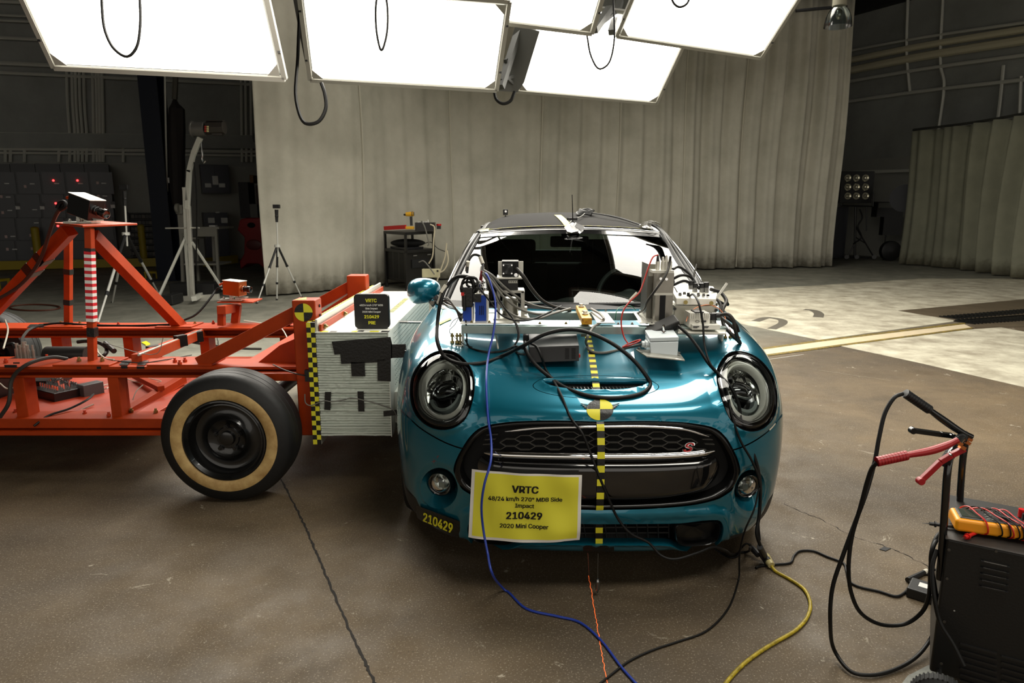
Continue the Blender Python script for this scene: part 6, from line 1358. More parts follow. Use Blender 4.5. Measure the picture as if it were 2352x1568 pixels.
for i in range(5):
    x0, x1 = xs[i]+.6, xs[i+1]-.6
    m = MB(); p = slab(m, x0, 376, x1, 614, OFC, .85); c0 = (p[0]+p[1])/2
    t = thing('electrical_cabinet', names_[i], 'cabinet', (c0.x, c0.y, 0), 'electrical cabinets along the back wall'); m.build('case', cab_m, t)
    ys = [394, 446, 500, 552, 606]
    for k in range(4):
        m = MB(); slab(m, x0+2, ys[k]+1, x1-2, ys[k+1]-1, OFC+.02, .02); d_ = m.build('door', cab_d, t)
        for L, mm, w_, h_, nm in ((cv(labels), lab_m, 5.5, 1.1, 'label_plate'), (cv(warn), lab_w, 3, 3.2, 'warning_label'), (cv(brk), plast_blk, 5, 4, 'breaker_handle'), ([(x, y+7) for x, y in cv(brk)], lab_m, 5, 4, 'label_plate')):
            for (x, y) in L:
                if x0 < x < x1 and ys[k] <= y < ys[k+1]: m = MB(); slab(m, x-w_, y-h_, x+w_, y+h_, OFC+.035, .02); m.build(nm, mm, d_)
        for (x, y) in cv(leds):
            if x0 < x < x1 and ys[k] <= y < ys[k+1]: m = MB(); c = wpo(x, y, OFC+.04); m.ell(c, .022, 10, 6); m.build('indicator_lamp', led, d_)
# parts rack
t = thing('parts_bin_rack', 'dark steel rack of small parts bins beside the steel column', 'rack', G(330,608)); m = MB(); OF = 1.6
slab(m, 299, 488, 360, 604, OF-.3, .02); [slab(m, 299, 488+k*14.2, 360, 490+k*14.2, OF, .32) for k in range(9)]; slab(m, 298, 487, 300, 604, OF, .32); slab(m, 359, 487, 361, 604, OF, .32); m.build('frame', mat('rack_dark',(26,26,26),.5), t)
for k in range(8):
    for j in range(7): m = MB(); slab(m, 301+j*8.3, 493+k*14.2, 308.2+j*8.3, 501+k*14.2, OF-.02, .2); m.build('bin', mat('bin_dark' if (k+j) % 3 else 'bin_grey', (34,32,30) if (k+j) % 3 else (70,64,56), .5), t)
for (x, y0, y1, L_) in ((92,524,619,'left yellow bollard before the cabinets'), (218,520,614,'yellow bollard hidden behind the orange mast leg'), (333,518,612,'yellow bollard before the parts rack')):
    b = G(x, y1); zt = P(x, y0, Y=b.y).z; m = MB(); m.cyl(b, b+Vector((0,0,zt)), .085, n=14); m.ell(b+Vector((0,0,zt)), (.085,.085,.04), 14, 6); tag(m.build('bollard', concrete_yel), L_, 'bollard', 'yellow bollards before the cabinets')
m = MB(); a, b = G(-60,623), G(360,613); m.box((a+b)/2+Vector((0,0,.12)), ((b-a).length, .08, .2), (0,0,math.atan2((b-a).y,(b-a).x))); tag(m.build('kerb_rail', concrete_yel), 'yellow guard rail at the foot of the cabinets', 'guard rail')
m = MB(); a, b = G(470,617), G(545,608); m.box((a+b)/2+Vector((0,0,.15)), ((b-a).length, .08, .2), (0,0,math.atan2((b-a).y,(b-a).x))); tag(m.build('kerb_rail', concrete_yel), 'short yellow guard rail right of the work table', 'guard rail')
for (x0, x1, y0, y1, L_) in ((-15,12,638,662,'yellow step stand at the left frame edge'), (341,369,620,638,'low yellow step stand beside the steel column')):
    b = G((x0+x1)/2, y1); t = thing('step_stand', L_, 'stand', b); m = MB(); w_ = (x1-x0)/1568*b.y; h_ = (y1-y0)/1568*b.y*.9
    m.box(b+Vector((0,0,h_-.02)), (w_, .3, .04)); t2 = m.build('tread', concrete_yel, t)
    for sx in (-1,1):
        for sy in (-1,1): m = MB(); m.box(b+Vector((sx*w_*.45,sy*.12,h_/2)), (.03,.03,h_)); m.build('leg', concrete_yel, t)
b = G(289,592); tag(MB().box(b+Vector((0,0,.15)), (.26,.3,.3)).build('red_case', mat('dull_red',(70,12,12),.5), bevel=.02), 'dark red case on the floor behind the left tripod', 'case')
# draped hoist cover hanging from the roof
t = thing('hanging_cover', 'long dark cover hanging from a rope beside the steel column', 'cover', P(405,470,Y=13.5)); m = MB(); Y_ = 13.5
prof = [(401,226,3),(402,238,8),(405,250,16),(405,300,17),(406,380,16),(407,430,14),(408,470,11)]
vs = []; fs = []; n = 18
for (x, y, r_) in prof:
    c = P(x,y,Y=Y_); rr_ = r_/1568*Y_
    vs += [c+Vector((math.cos(2*math.pi*i/n)*rr_*(1+.15*math.sin(5*i+y)), math.sin(2*math.pi*i/n)*rr_*(1+.15*math.cos(3*i)), 0)) for i in range(n)]
for k in range(len(prof)-1): fs += [(k*n+i, k*n+(i+1)%n, (k+1)*n+(i+1)%n, (k+1)*n+i) for i in range(n)]
m.add(vs, fs+[tuple(range(n)), tuple(range(len(vs)-n, len(vs)))]); m.build('cover', mat('cover_dark',(26,20,18),.8), t)
m = MB(); m.tube([P(401,228,Y=Y_), P(403,180,Y=Y_), P(402,0,Y=Y_)], .05, 6); m.build('rope', mat('rope_grey',(80,78,70),.8), t)
m = MB(); m.tube([P(384,440,Y=13.8), P(381,300,Y=13.8), P(376,0,Y=13.8)], .02, 6); m.box(P(391,414,Y=13.7), (.07,.05,.10), mi=1); tag(m.build('column_conduit', [pipe_m, lab_m]), 'thin conduit with a pale switch box on the steel column', 'switch')
# portable hoist
H = 10.7; hp = lambda x, y, Y=10.7: P(x, y, Y=Y)
hs = thing('portable_hoist', 'grey portable hoist frame with an electric winch on top', 'hoist', G(440,688)); gm = mat('hoist_grey', (190,190,180), .5, .05)
def hb(nm, a, b, w_, h_, m_=gm): m = MB(); m.beam(a, b, w_, h_, (0,1,0)); return m.build(nm, m_, hs, bevel=.004)
hb('base_beam', hp(388,689), hp(503,682), .10, .07, alu_w); hb('base_beam', hp(445,686,10.2), hp(470,672,11.4), .07, .07)
hb('mast_tube', hp(433,473), hp(443,686), .055, .055, alu_w); hb('mast_tube', hp(426,545,10.75), hp(436,686,10.75), .045, .045)
hb('mast_tube', hp(425,430), hp(428,460), .07, .06, alu_w); hb('mast_tube', hp(424,440,10.7), hp(429,560,10.75), .05, .05)
hb('boom', hp(430,480), hp(435,390), .065, .06); hb('boom', hp(434,395), hp(445,350), .065, .06); hb('boom', hp(444,354), hp(460,316), .07, .06)
hb('stay_leg', hp(364,683,10.2), hp(424,550), .03, .04); hb('stay_leg', hp(512,664,11.0), hp(441,556), .03, .04)
m = MB(); m.cyl(hp(380,524), hp(458,523), .012, n=8); m.build('crank_rod', alu_w, hs)
m = MB(); m.cyl(hp(443,297), hp(472,296), .105, n=24); m.cyl(hp(441,297), hp(445,297), .12, n=24); m.build('winch_drum', mat('winch_grey',(110,108,104),.35,.5), hs, bevel=.004)
m = MB(); m.cyl(hp(476,294), hp(516,293), .10, n=8); m.box(hp(496,278), (.25,.12,.015)); m.box(hp(500,309), (.15,.08,.03)); m.build('winch_motor', mat('winch_dark',(52,48,44),.4), hs, bevel=.004)
m = MB(); [m.box(hp(472+(k%2)*5, 291+(k//2)*5, 10.57), (.022,.02,.022), mi=k % 2) for k in range(6)]; m.build('winch_buttons', [mat('button_red',(190,50,40),.4), mat('button_cream',(220,210,150),.4)], hs)
m = MB(); m.tube([hp(460,314), hp(463,345)], .010, 6); m.tube([hp(463,345), hp(465,356), hp(464,366), hp(468,374), hp(472,369)], .016, 8); m.build('hook_cable', steel, hs)
m = MB(); m.tube([hp(446,372,10.65), hp(451,440,10.65), hp(452,520,10.65), hp(450,610,10.65)], .012, 6); m.build('power_cord', cable_m, hs)
for (x0, x1, y0, y1, L_) in ((389,430,652,678,'low black case at the left foot of the hoist'), (450,492,652,676,'low black case at the right foot of the hoist'), (372,396,678,700,'black wedge on the floor left of the hoist')):
    m = MB(); bpx(m, x0, y0, x1, y1, 10.95 if y1 < 690 else 10.1, .35); tag(m.build('case', mat('case_dark',(24,24,24),.5), bevel=.01), L_, 'case')
# work table
tb = thing('work_table', 'grey steel work table behind the hoist', 'table', G(455,645)); tm = mat('table_grey', (140,138,128), .5); Yt = 13.0
m = MB(); bpx(m, 452, 521, 503, 526, Yt, .7); bpx(m, 452, 526, 500, 543, Yt+.02, .02); m.build('table_top', tm, tb)
for x0, x1, Y_, y0, y1 in ((416,421,Yt,535,655),(496,503,Yt,526,650),(452,456,Yt+.6,540,638),(490,494,Yt+.6,540,630)): m = MB(); m.beam(P(x0,y0,Y=Y_), G(x1,y1) if 0 else Vector((P(x1,y1,Y=Y_).x, Y_, 0)), .05, .05, (0,1,0)); m.build('leg', tm, tb)
m = MB(); bpx(m, 414, 605, 503, 609, Yt, .6); m.build('shelf', tm, tb); m = MB(); bpx(m, 412, 545, 452, 549, Yt, .4); m.build('shelf', tm, tb)
bn = thing('bench_grinder', 'pale bench tool on the work table left end', 'tool', P(412,560,Y=Yt)); m = MB(); bpx(m, 408, 492, 424, 545, Yt, .2); m.cyl(P(404,478,Y=Yt), P(412,478,Y=Yt), .09, n=16); bpx(m, 402, 470, 418, 492, Yt, .15); m.build('body', tm, bn, bevel=.02)
tag(MB().box(P(490,519,Y=Yt+.2), (.12,.1,.03)).build('paper_tray', lab_m), 'pale tray on the work table', 'tray')
# navy cabinets
for (x0, y0, x1, y1, of, L_, tags) in ((462,378,527,444,.5,'navy wall cabinet with white labels above the work table',((471,421,485,430),(503,421,517,430),(488,404,501,424))), (472,488,527,618,.75,'tall navy cabinet with white labels right of the table',((478,500,493,512),(508,500,523,512),(495,486,504,489)))):
    m = MB(); p = slab(m, x0, y0, x1, y1, of, of-.1); c0 = (p[0]+p[1])/2; t = thing('navy_cabinet', L_, 'cabinet', c0); m.build('case', navy, t)
    xm = (x0+x1)/2
    for a, b in ((x0+2, xm-.6), (xm+.6, x1-2)): m = MB(); slab(m, a, y0+3, b, y1-3, of+.02, .02); m.build('door', mat('navy_door',(17,24,42),.35), t)
    for q_ in tags: m = MB(); slab(m, *q_, of+.03, .02); m.build('label', lab_m, t)
# red compressor-like machine and its neighbours
rm = thing('red_machine', 'dark red shop machine with an oval badge behind the tripods', 'machine', G(580,620)); rd = mat('machine_red', (140,16,20), .4); Yr = 15.6
def octo(m, pts, Y0, dep): m.prism([P(x,y,Y=Y0) for x, y in pts], (0,dep,0))
m = MB(); octo(m, [(550,504),(566,500),(600,500),(612,505),(616,525),(604,540),(603,580),(612,600),(610,618),(592,606),(568,606),(552,618),(550,600),(560,582),(561,545),(545,528)], Yr, .7); m.build('body', rd, rm, bevel=.03)
m = MB(); m.ell(P(583,562,Y=Yr-.01), (.18,.02,.12), 24, 8); m.build('badge', mat('badge_dull',(100,40,38),.4), rm); m = MB(); m.ell(P(577,517,Y=Yr-.01), (.09,.03,.06), 16, 8); m.build('recess', dark, rm)
for (x0, y0, x1, y1, L_, nm, c_) in ((549,418,572,500,'dark upright panel left of the clutter above the red machine','panel',(34,34,36)), (590,330,618,470,'black machine head with two round tops by the curtain edge','machine_head',(12,12,14)), (574,468,592,508,'white notice sheets hanging above the red machine','notice',(92,92,88)), (573,402,582,420,'small red and yellow tool above the notices','tool',(92,60,10)), (588,425,602,470,'dark red bottle shape beside the notices','bottle',(46,14,14))):
    m = MB(); bpx(m, x0, y0, x1, y1, 15.9 if nm != 'machine_head' else 15.4, .12 if nm == 'notice' else .4)
    if nm == 'machine_head':
        for cx_ in (598,617): m.cyl(P(cx_,318,Y=15.4), P(cx_,318,Y=15.8), .16, n=16)
        bpx(m, 600, 460, 616, 612, 15.5, .3)
    tag(m.build(nm, mat('bg_'+nm, c_, .6), bevel=.01), L_, nm.replace('_', ' '))
# tripods
tp_s = mat('tripod_silver', (205,205,198), .35, .25)
def tripod(label, hub, feet, top, headw=.05, thick=.013):
    t = thing('tripod', label, 'tripod', (hub.x, hub.y, 0))
    for f_ in feet:
        k1, k2 = hub.lerp(f_, .38), hub.lerp(f_, .68); m = MB()
        m.cyl(hub, k1, thick*1.35, n=8, mi=1); m.cyl(k1, k2, thick*1.1, n=8); m.cyl(k2, f_, thick*.8, n=8); m.cyl(k1.lerp(k2,-.03), k1.lerp(k2,.05), thick*1.7, n=8, mi=1); m.cyl(k2.lerp(f_,-.04), k2.lerp(f_,.08), thick*1.5, n=8, mi=1); m.ell(f_+Vector((0,0,.01)), .02, 8, 6, mi=1)
        m.build('leg', [tp_s, plast_blk], t)
    m = MB(); m.cyl(hub+Vector((0,0,.01)), hub-Vector((0,0,.03)), .05, n=10); m.build('hub', tp_s, t)
    m = MB(); m.cyl(hub-Vector((0,0,.18)), hub.lerp(top,.62), .012, n=8); m.build('centre_column', tp_s, t)
    m = MB(); m.cyl(hub.lerp(top,.6), hub.lerp(top,.66), .022, n=8); m.cyl(hub.lerp(top,.66), hub.lerp(top,.92), .024, .03, n=10); m.ell(hub.lerp(top,.75), (.03,.03,.03), 10, 6); m.build('head', plast_blk, t)
    m = MB(); m.box(top, (headw*1.7,headw,headw)); m.cyl(top+Vector((headw*.7,-.03,-.01)), top+Vector((headw*.7,-.045,-.01)), .015, n=10); m.build('small_camera', plast_blk, t, bevel=.006)
h1 = P(289,535,Y=9.6); tripod('silver and black camera tripod behind the orange mast leg', h1, [G(224,744), G(371,686), G(258,695)], P(286,430,Y=9.6), .07, .016)
h2 = P(637,563,Y=10.7); tripod('silver and black camera tripod before the curtain left edge', h2, [G(590,697), G(693,683), G(636,689)], P(635,474,Y=10.7), .06, .013)
# tool cart
tc_ = thing('tool_cart', 'black steel audio-visual cart carrying tools before the curtain', 'cart', G(935,668))
n0, l0_, r0_ = G(935,668), G(882,657), G(1027,655); u_, v_ = l0_-n0, r0_-n0; bk = mat('cart_black', (20,19,18), .45)
v_ = v_.normalized()*.72; u_ = u_.normalized()*.80
q3 = lambda a, b, z: n0+u_*a+v_*b+Vector((0,0,z))
zt = P(935,533,Y=n0.y).z; zc = P(935,575,Y=n0.y).z
def cbox(m, a0, a1, b0, b1, z0, z1, mi=0):
    p = [q3(a0,b0,z0),q3(a1,b0,z0),q3(a1,b1,z0),q3(a0,b1,z0)]; m.prism(p, (0,0,z1-z0), mi)
m = MB(); cbox(m, -.03,1.03,-.03,1.03, zt-.05, zt); m.build('top_shelf', bk, tc_, bevel=.004)
m = MB(); cbox(m, -.03,1.03,-.03,1.03, zc-.05, zc); m.build('shelf', bk, tc_, bevel=.004)
m = MB(); cbox(m, .02,.98,.02,.98, .14, zc-.04); m.build('cabinet', mat('cart_cab',(24,23,21),.4), tc_, bevel=.004)
for (a, b) in ((0,0),(1,0),(0,1),(1,1)):
    m = MB(); cbox(m, a-.03,a+.03,b-.03,b+.03, .02, zt-.03); m.cyl(q3(a,b,0), q3(a,b,.07), .03, n=8); m.build('corner_post', bk, tc_, bevel=.003)
for g_ in range(3):
    m = MB()
    for k in range(22): cbox(m, .15+g_*.28, .34+g_*.28, -.01+.02, .02+.005, .2+k*.022 if k < 22 else 0, .207+k*.022)
    m.build('louvre_group', dark, tc_)
m = MB(); p = [q3(-.004,.2,zc-.32),q3(-.004,.78,zc-.32),q3(-.004,.78,zc-.17),q3(-.004,.2,zc-.17)]; m.prism(p, u_.normalized()*.02); m.build('cable_opening', dark, tc_)
m = MB(); [m.prism([q3(-.002,x,zc-.11),q3(-.002,x+.13,zc-.11),q3(-.002,x+.13,zc-.095),q3(-.002,x,zc-.095)], u_.normalized()*-.004) for x in (.25,.76)]; m.build('name_plate', mat('plate_grey',(110,108,104),.4), tc_)
on = lambda px, py, z=None: P(px, py, z=zt if z is None else z)
dr_ = thing('cordless_drill', 'yellow and black cordless drill standing on the tool cart', 'drill', on(942,529)); Yd = 12.1
yd = mat('drill_yellow', (214,160,20), .45)
m = MB(); m.cyl(P(932,492,Y=Yd), P(950,491,Y=Yd), .035, .042, n=14); m.build('motor_housing', yd, dr_, bevel=.004)
m = MB(); m.cyl(P(927,493,Y=Yd), P(933,493,Y=Yd), .014, .022, n=10); m.cyl(P(946,491,Y=Yd), P(951,491,Y=Yd), .045, .035, n=14); m.beam(P(944,497,Y=Yd), P(945,518,Y=Yd), .045, .035, (0,1,0)); m.build('grip', plast_blk, dr_, bevel=.004)
m = MB(); m.box(P(941,523,Y=Yd), (.15,.11,.05)); m.build('battery', yd, dr_, bevel=.01)
tag(MB().beam(P(883,524,Y=12.45), P(932,521,Y=12.05), .03, .07).build('spirit_level', red_p), 'red spirit level lying on the tool cart', 'level')
rx = thing('radio_receiver', 'black box with antennas and cables on the tool cart', 'electronic box', on(972,530)); m = MB(); bpx(m, 953, 511, 997, 530, 12.2, .25); m.build('case', mat('box_black'), rx, bevel=.004)
m = MB(); [m.cyl(P(960+k*4,511,Y=12.25), P(960+k*4,508,Y=12.25), .01, n=8) for k in range(6)]; m.cyl(P(984,511,Y=12.25), P(983,504,Y=12.25), .006, n=6); m.build('connector', chrome, rx)
em = thing('stop_button', 'black button box with a red mushroom cap on the tool cart', 'button', on(1008,527)); m = MB(); bpx(m, 1003, 518, 1012, 526, 12.4, .07); m.build('base', plast_blk, em); m = MB(); m.cyl(P(1008,518,Y=12.43), P(1008,514,Y=12.43), .045, n=14); m.build('cap', red_p, em)
sh = MB(); sh.prism([q3(.15,.1,zc+.002),q3(.9,.1,zc+.002),q3(.9,.75,zc+.002),q3(.15,.75,zc+.002)], (0,0,.035)); tag(sh.build('laptop', mat('laptop_grey',(50,50,54),.3,.4), bevel=.004), 'closed dark laptop on the cart middle shelf', 'laptop')
sh = MB(); sh.ell(q3(.5,.45,zc+.10), (.32,.2,.075), 20, 10); tag(sh.build('bag', mat('bag_black',(10,10,10),.8)), 'black soft bag on the laptop in the cart', 'bag')
pb_ = thing('power_strip', 'cream power strip box hanging on the tool cart front', 'power strip', P(990,627,Y=12.0)); m = MB(); m.box(P(990,627,Y=12.0), (.31,.09,.15), (0,0,R(33)*0)); m.build('case', mat('cream_plastic',(205,198,160),.5), pb_, bevel=.01)
m = MB(); m.box(P(1005,622,Y=11.94), (.03,.01,.03)); m.build('switch', plast_blk, pb_)
for k, L in enumerate(([(968,507),(975,520),(982,545),(985,560),(982,565)], [(988,515),(997,520),(996,550),(993,590),(985,605)], [(962,602),(972,599),(985,612),(998,630)], [(1026,558),(1022,590),(1012,620),(1004,645)], [(1027,575),(1029,600),(1020,620),(1012,625)], [(972,560),(990,556),(1005,570),(1024,578)])):
    tag(MB().tube([P(x,y,Y=11.85) for x,y in L], .012 if k != 5 else .007, 6).build('cable', mat('cable_cream',(196,186,160),.5) if k in (1,3,4) else (cable_g if k in (0,2) else cable_m)), ['thick grey cable hanging left of centre on the tool cart', 'cream cable running from the radio box down the tool cart', 'grey cable curving from the cart opening to the power strip', 'cream cable along the right corner of the tool cart', 'cream cable loop right of the cart corner', 'thin black cable across the open cart shelf'][k], 'cable', 'cables hanging on the tool cart')
# ---- right side
ls = thing('lamp_bank', 'black bank of nine round lamps on a wheeled stand by the right wall', 'lamp', G(1970,597)); Yl = 18.9
m = MB(); bpx(m, 1931, 393, 2006, 466, Yl, .2); m.build('housing', mat('lamp_black2',(12,12,12),.5), ls, bevel=.01)
for i, x in enumerate((1947.5,1967,1988)):
    for j, y in enumerate((408.5,429.5,450)):
        m = MB(); c = P(x,y,Y=Yl-.01); m.lathe(c, (0,-1,0), [(.095,.0),(.085,.012),(.05,-.01),(.03,-.01),(.0,.0)], 16); m.build('bulb', mat('bulb_glass',(225,220,195),.12,.6), ls)
m = MB()
for a, b, r_ in (((1930,440),(1932,472),.02),((1932,472),(2005,474),.02),((2005,474),(2007,440),.02),((1965,475),(1963,592),.03),((1990,476),(1990,530),.015),((1965,520),(2008,592),.02),((1966,545),(1990,560),.015),((1950,590),(2008,592),.025),((1963,560),(1945,592),.02)): m.cyl(P(*a,Y=Yl+.1), P(*b,Y=Yl+.1), r_, n=8)
for x in (1945,1968,2008): m.cyl(P(x,590,Y=Yl), P(x,590,Y=Yl+.05), .06, n=10)
m.build('stand', plast_blk, ls)
m = MB(); m.tube([P(x,y,Y=18.8) for x,y in ((1975,480),(1980,500),(1970,520),(1978,545),(1960,560))], .02, 6); m.build('power_cord', cable_m, ls)
mo = thing('monitor_unit', 'black screen unit on a post beside the lamp bank', 'monitor', G(2045,597)); m = MB(); bpx(m, 2015, 463, 2075, 498, 19, .3); bpx(m, 2029, 498, 2072, 540, 19, .2); m.cyl(P(2035,540,Y=19.1), Vector((P(2035,540,Y=19.1).x,19.1,0)), .02, n=8); m.build('case', mat('lamp_black2'), mo); m = MB(); bpx(m, 2018, 466, 2051, 477, 18.98, .02); m.build('label', mat('label_dim',(70,70,64),.5), mo)
m = MB(); c = P(2045,583,Y=18.8); c.z = .27; m.lathe(c+Vector((0,.1,0)), (0,-1,0), [(.27,0),(.27,.15),(.24,.17),(.05,.17),(0,.19)], 20); tag(m.build('floor_fan', mat('lamp_black2')), 'round black floor fan under the screen unit', 'fan')
m = MB(); m.cyl(P(2078,455,Y=18), P(2078,455,Y=18.2), .35, n=24); tag(m.build('wall_fan', mat('navy_dark',(12,16,28),.5)), 'dark round shape half hidden behind the side curtain edge', 'fan')
m = MB(); bpx(m, 1906, 475, 1944, 592, 19.3, .5); tag(m.build('navy_locker', mat('navy_dark')), 'dark navy locker beside the backdrop curtain end', 'locker')
m = MB(); p = wpo(1900,397,.2,WR,-E1); q_ = wpo(2110,391,.2,WR,-E1); m.beam(p, q_, .06, .08); m.build('wall_rail', pipe_m, wr)
hb_ = thing('high_bay_lamp', 'unlit glass dome lamp hanging at the top right', 'lamp', P(1925,20,Y=12)); c = P(1924,62,Y=12)
m = MB(); m.lathe(c, (0,0,1), [(.215,0),(.212,.06),(.19,.16),(.15,.25),(.09,.31),(.06,.33)], 32); m.build('glass_dome', glass('dome_glass', (170,180,185), .12, 1.7), hb_, fix=False)
m = MB(); m.cyl(c+Vector((0,0,.32)), c+Vector((0,0,.50)), .11, n=16); m.build('ballast', mat('ballast_cream',(170,165,145),.5), hb_); m = MB(); m.cyl(c+Vector((0,0,.5)), (c.x,c.y,7.8), .02, n=8); m.build('hanger', plast_blk, hb_)
m = MB(); m.ell(c+Vector((0,0,.2)), (.05,.05,.09), 12, 8); m.build('bulb', mat('bulb_glass'), hb_)
tag(MB().tube([P(1828,25,Y=14), P(1880,20,Y=14), P(1945,15,Y=14)], .03, 8).build('curtain_track', plast_blk), 'dark track at the top right end of the backdrop curtain', 'track')
# ================================================================ FOREGROUND RIGHT: battery charger on wheels
L0 = P(2175,1237,z=.5); R0 = P(2351,1274,z=.5); gx = (R0-L0).normalized(); gy = Vector((-gx.y, gx.x, 0)); gz = Vector((0,0,1)); L0g = Vector((L0.x, L0.y, 0))
ch = thing('battery_charger', 'black wheeled battery charger cabinet with a tube handle, front right', 'charger', L0g)
gp3 = lambda a, b, z: L0g+gx*a+gy*b+gz*z
blkm = mat('charger_black', (9,9,9), .42, bump=.1, bscale=150)
m = MB(); m.prism([gp3(0,0,.065),gp3(.5,0,.065),gp3(.5,.36,.065),gp3(0,.36,.065)], (0,0,.435)); m.build('cabinet', blkm, ch, bevel=.006)
m = MB(); m.prism([gp3(-.004,-.004,.4985),gp3(.504,-.004,.4985),gp3(.504,.364,.4985),gp3(-.004,.364,.4985)], (0,0,.004)); m.build('lid', mat('charger_lid',(32,29,26),.5,var=.3,vscale=20), ch, bevel=.001)
def fpl(px, py, off=0):
    d = ray(px, py); o = Vector((0,0,CH)); b = L0g-gy*off; return o+d*((b-o).dot(gy)/d.dot(gy))
for k in range(5):
    a = fpl(2259-k*1.2, 1289+k*14.3, .003); b = fpl(2313-k*1.0, 1301+k*14.3, .003); m = MB(); m.beam(a, b, .004, .006, gy); m.build('louvre', mat('louvre_light',(88,84,78),.3,.5), ch, bevel=.001)
    m = MB(); m.beam(a-gx*.006+gz*.001, b+gx*.006+gz*.001, .001, .012, gy); m.build('louvre_recess', dark, ch)
for k in range(7):
    for x0 in (2205, 2300):
        a = fpl(x0, 1478+k*14+(x0-2205)*.3, .003); b = a+gx*.09; m = MB(); m.beam(a, b, .005, .006, gy); m.build('louvre', mat('louvre_dark',(24,23,22),.4), ch)
for (x, y) in ((2180,1262),(2288,1265),(2175,1328),(2169,1427),(2162,1523)): m = MB(); p = fpl(x, y, .001); m.cyl(p, p-gy*.003, .004, n=8); m.build('screw', mat('screw_dark',(60,56,50),.4), ch)
m = MB(); p = fpl(2192,1402,.001); m.cyl(p, p-gy*.001, .0025, n=6); m.build('paint_chip', mat('chip',(150,150,145),.6), ch)
# handle
Yh1, Yh2 = 1.87, 2.10
m = MB(); m.tube([P(2159,1330,Y=Yh1), P(2168,1200,Y=Yh1), P(2177,1075,Y=Yh1), P(2183,1045,Y=Yh1+.02), P(2196,1022,Y=Yh1+.08), P(2214,1003,Y=Yh2-.05), P(2218,1012,Y=Yh2), P(2212,1050,Y=Yh2), P(2204,1155,Y=Yh2), P(2196,1280,Y=Yh2), P(2190,1340,Y=Yh2)], .0105, 12, 5); m.build('handle', mat('handle_gloss',(12,12,13),.2,coat=.5), ch)
for (a, b, n_) in (((2170,1062),(2190,1030),6), ((2199,1014),(2216,998),5)):
    m = MB()
    for k in range(n_): t_ = k/n_; pa_ = P(*a,Y=Yh1 if n_ == 6 else 2.0).lerp(P(*b,Y=Yh1+.06 if n_ == 6 else 2.06), t_); pb2 = P(*a,Y=Yh1 if n_ == 6 else 2.0).lerp(P(*b,Y=Yh1+.06 if n_ == 6 else 2.06), t_+.8/n_); m.cyl(pa_, pb2, .0150, n=14)
    m.build('handle_grip', rubber, ch)
# wheel
wc = P(2165,1545,z=.15); wc.z = .075
m = MB(); m.lathe(wc, -gy, [(.04,.0),(.065,.0),(.0745,.008),(.075,.02),(.0745,.034),(.065,.042),(.04,.042)], 36, closed=True); w2 = m.build('wheel', rubber, ch)
m = MB()
for k in range(40): t_ = 2*math.pi*k/40; c = wc-gy*.021+gx*(.0755*math.cos(t_))+gz*(.0755*math.sin(t_)); m.box(c, (.004,.030,.004), (0,-t_,math.atan2(gx.y,gx.x)))
o = m.build('tread', rubber, w2); o['kind'] = 'stuff'
m = MB(); m.lathe(wc, -gy, [(.045,.01),(.03,.02),(.012,.03),(0,.03)], 24); m.lathe(wc, -gy, [(.045,.03),(.03,.025),(.012,.044),(0,.044)], 24); m.build('hub', plast_blk, w2)
m = MB(); m.cyl(wc, wc+gy*.2, .008, n=8); m.build('axle', steel, ch)
# clamps
def clamp(label, pts, lever, jaw, Y, m_, gm_):
    t = thing('battery_clamp', label, 'clamp', P(*pts[2],Y=Y), 'jump clamps on the charger handle')
    A = [P(x,y,Y=Y) for x,y in pts]
    m = MB(); d = (A[1]-A[0]).normalized(); n_ = 10
    for k in range(n_): m.cyl(A[0].lerp(A[1],k/n_), A[0].lerp(A[1],(k+.8)/n_), .0145, n=14)
    m.cyl(A[0], A[1], .0135, n=14); m.build('grip_sleeve', gm_, t)
    m = MB(); m.tube([A[1], A[2], A[3], A[4]], lambda s: .0085+.003*math.sin(math.pi*min(1,s*1.2)), 16); m.build('upper_arm', m_, t)
    B = [P(x,y,Y=Y+.005) for x,y in lever]
    m = MB(); 
    for a, b in zip(B[:-1], B[1:]): m.beam(a, b, .016, .014, (0,1,0))
    m.cyl(B[0]-Vector((0,.009,0)), B[0]+Vector((0,.009,0)), .011, n=12); m.build('lever', m_, t, bevel=.002)
    m = MB(); J_ = [P(x,y,Y=Y) for x,y in jaw]; [m.box(j, (.016,.012,.010), (0,.5,0)) for j in J_]; m.build('copper_jaw', mat('copper',(190,110,60),.4,.8), t)
    m = MB(); p = P(*lever[-2],Y=Y-.012); m.cyl(p, p+Vector((0,.008,0)), .003, n=8); m.build('pivot', steel, t)
clamp('black battery clamp gripping the charger handle', [(2079,903),(2135,941),(2165,963),(2205,990),(2232,1003)], [(2096,988),(2160,997),(2186,1000),(2205,1010)], [(2226,1008),(2222,1016)], 2.04, mat('clamp_black',(12,12,13),.25,coat=.4), plast_blk)
clamp('red battery clamp gripping the charger handle', [(2014,1060),(2083,1045),(2140,1034),(2175,1022),(2200,1010)], [(2114,1104),(2160,1060),(2185,1045),(2215,1030)], [(2203,1018),(2210,1027)], 1.86, mat('clamp_red',(150,16,22),.35), mat('clamp_red'))
def gc(L, r, label, m_=cable_m, cat='cable', grp=None): 
    pts_ = [(P(x,y,z=a) if k == 'z' else P(x,y,Y=a)) for x, y, k, a in L]
    pts_ = smooth_path(pts_, 7)
    for p in pts_: p.z = max(p.z, r)
    return tag(MB().tube(pts_, r, 10, smooth=False).build('cable', m_, angle=80), label, cat, grp)
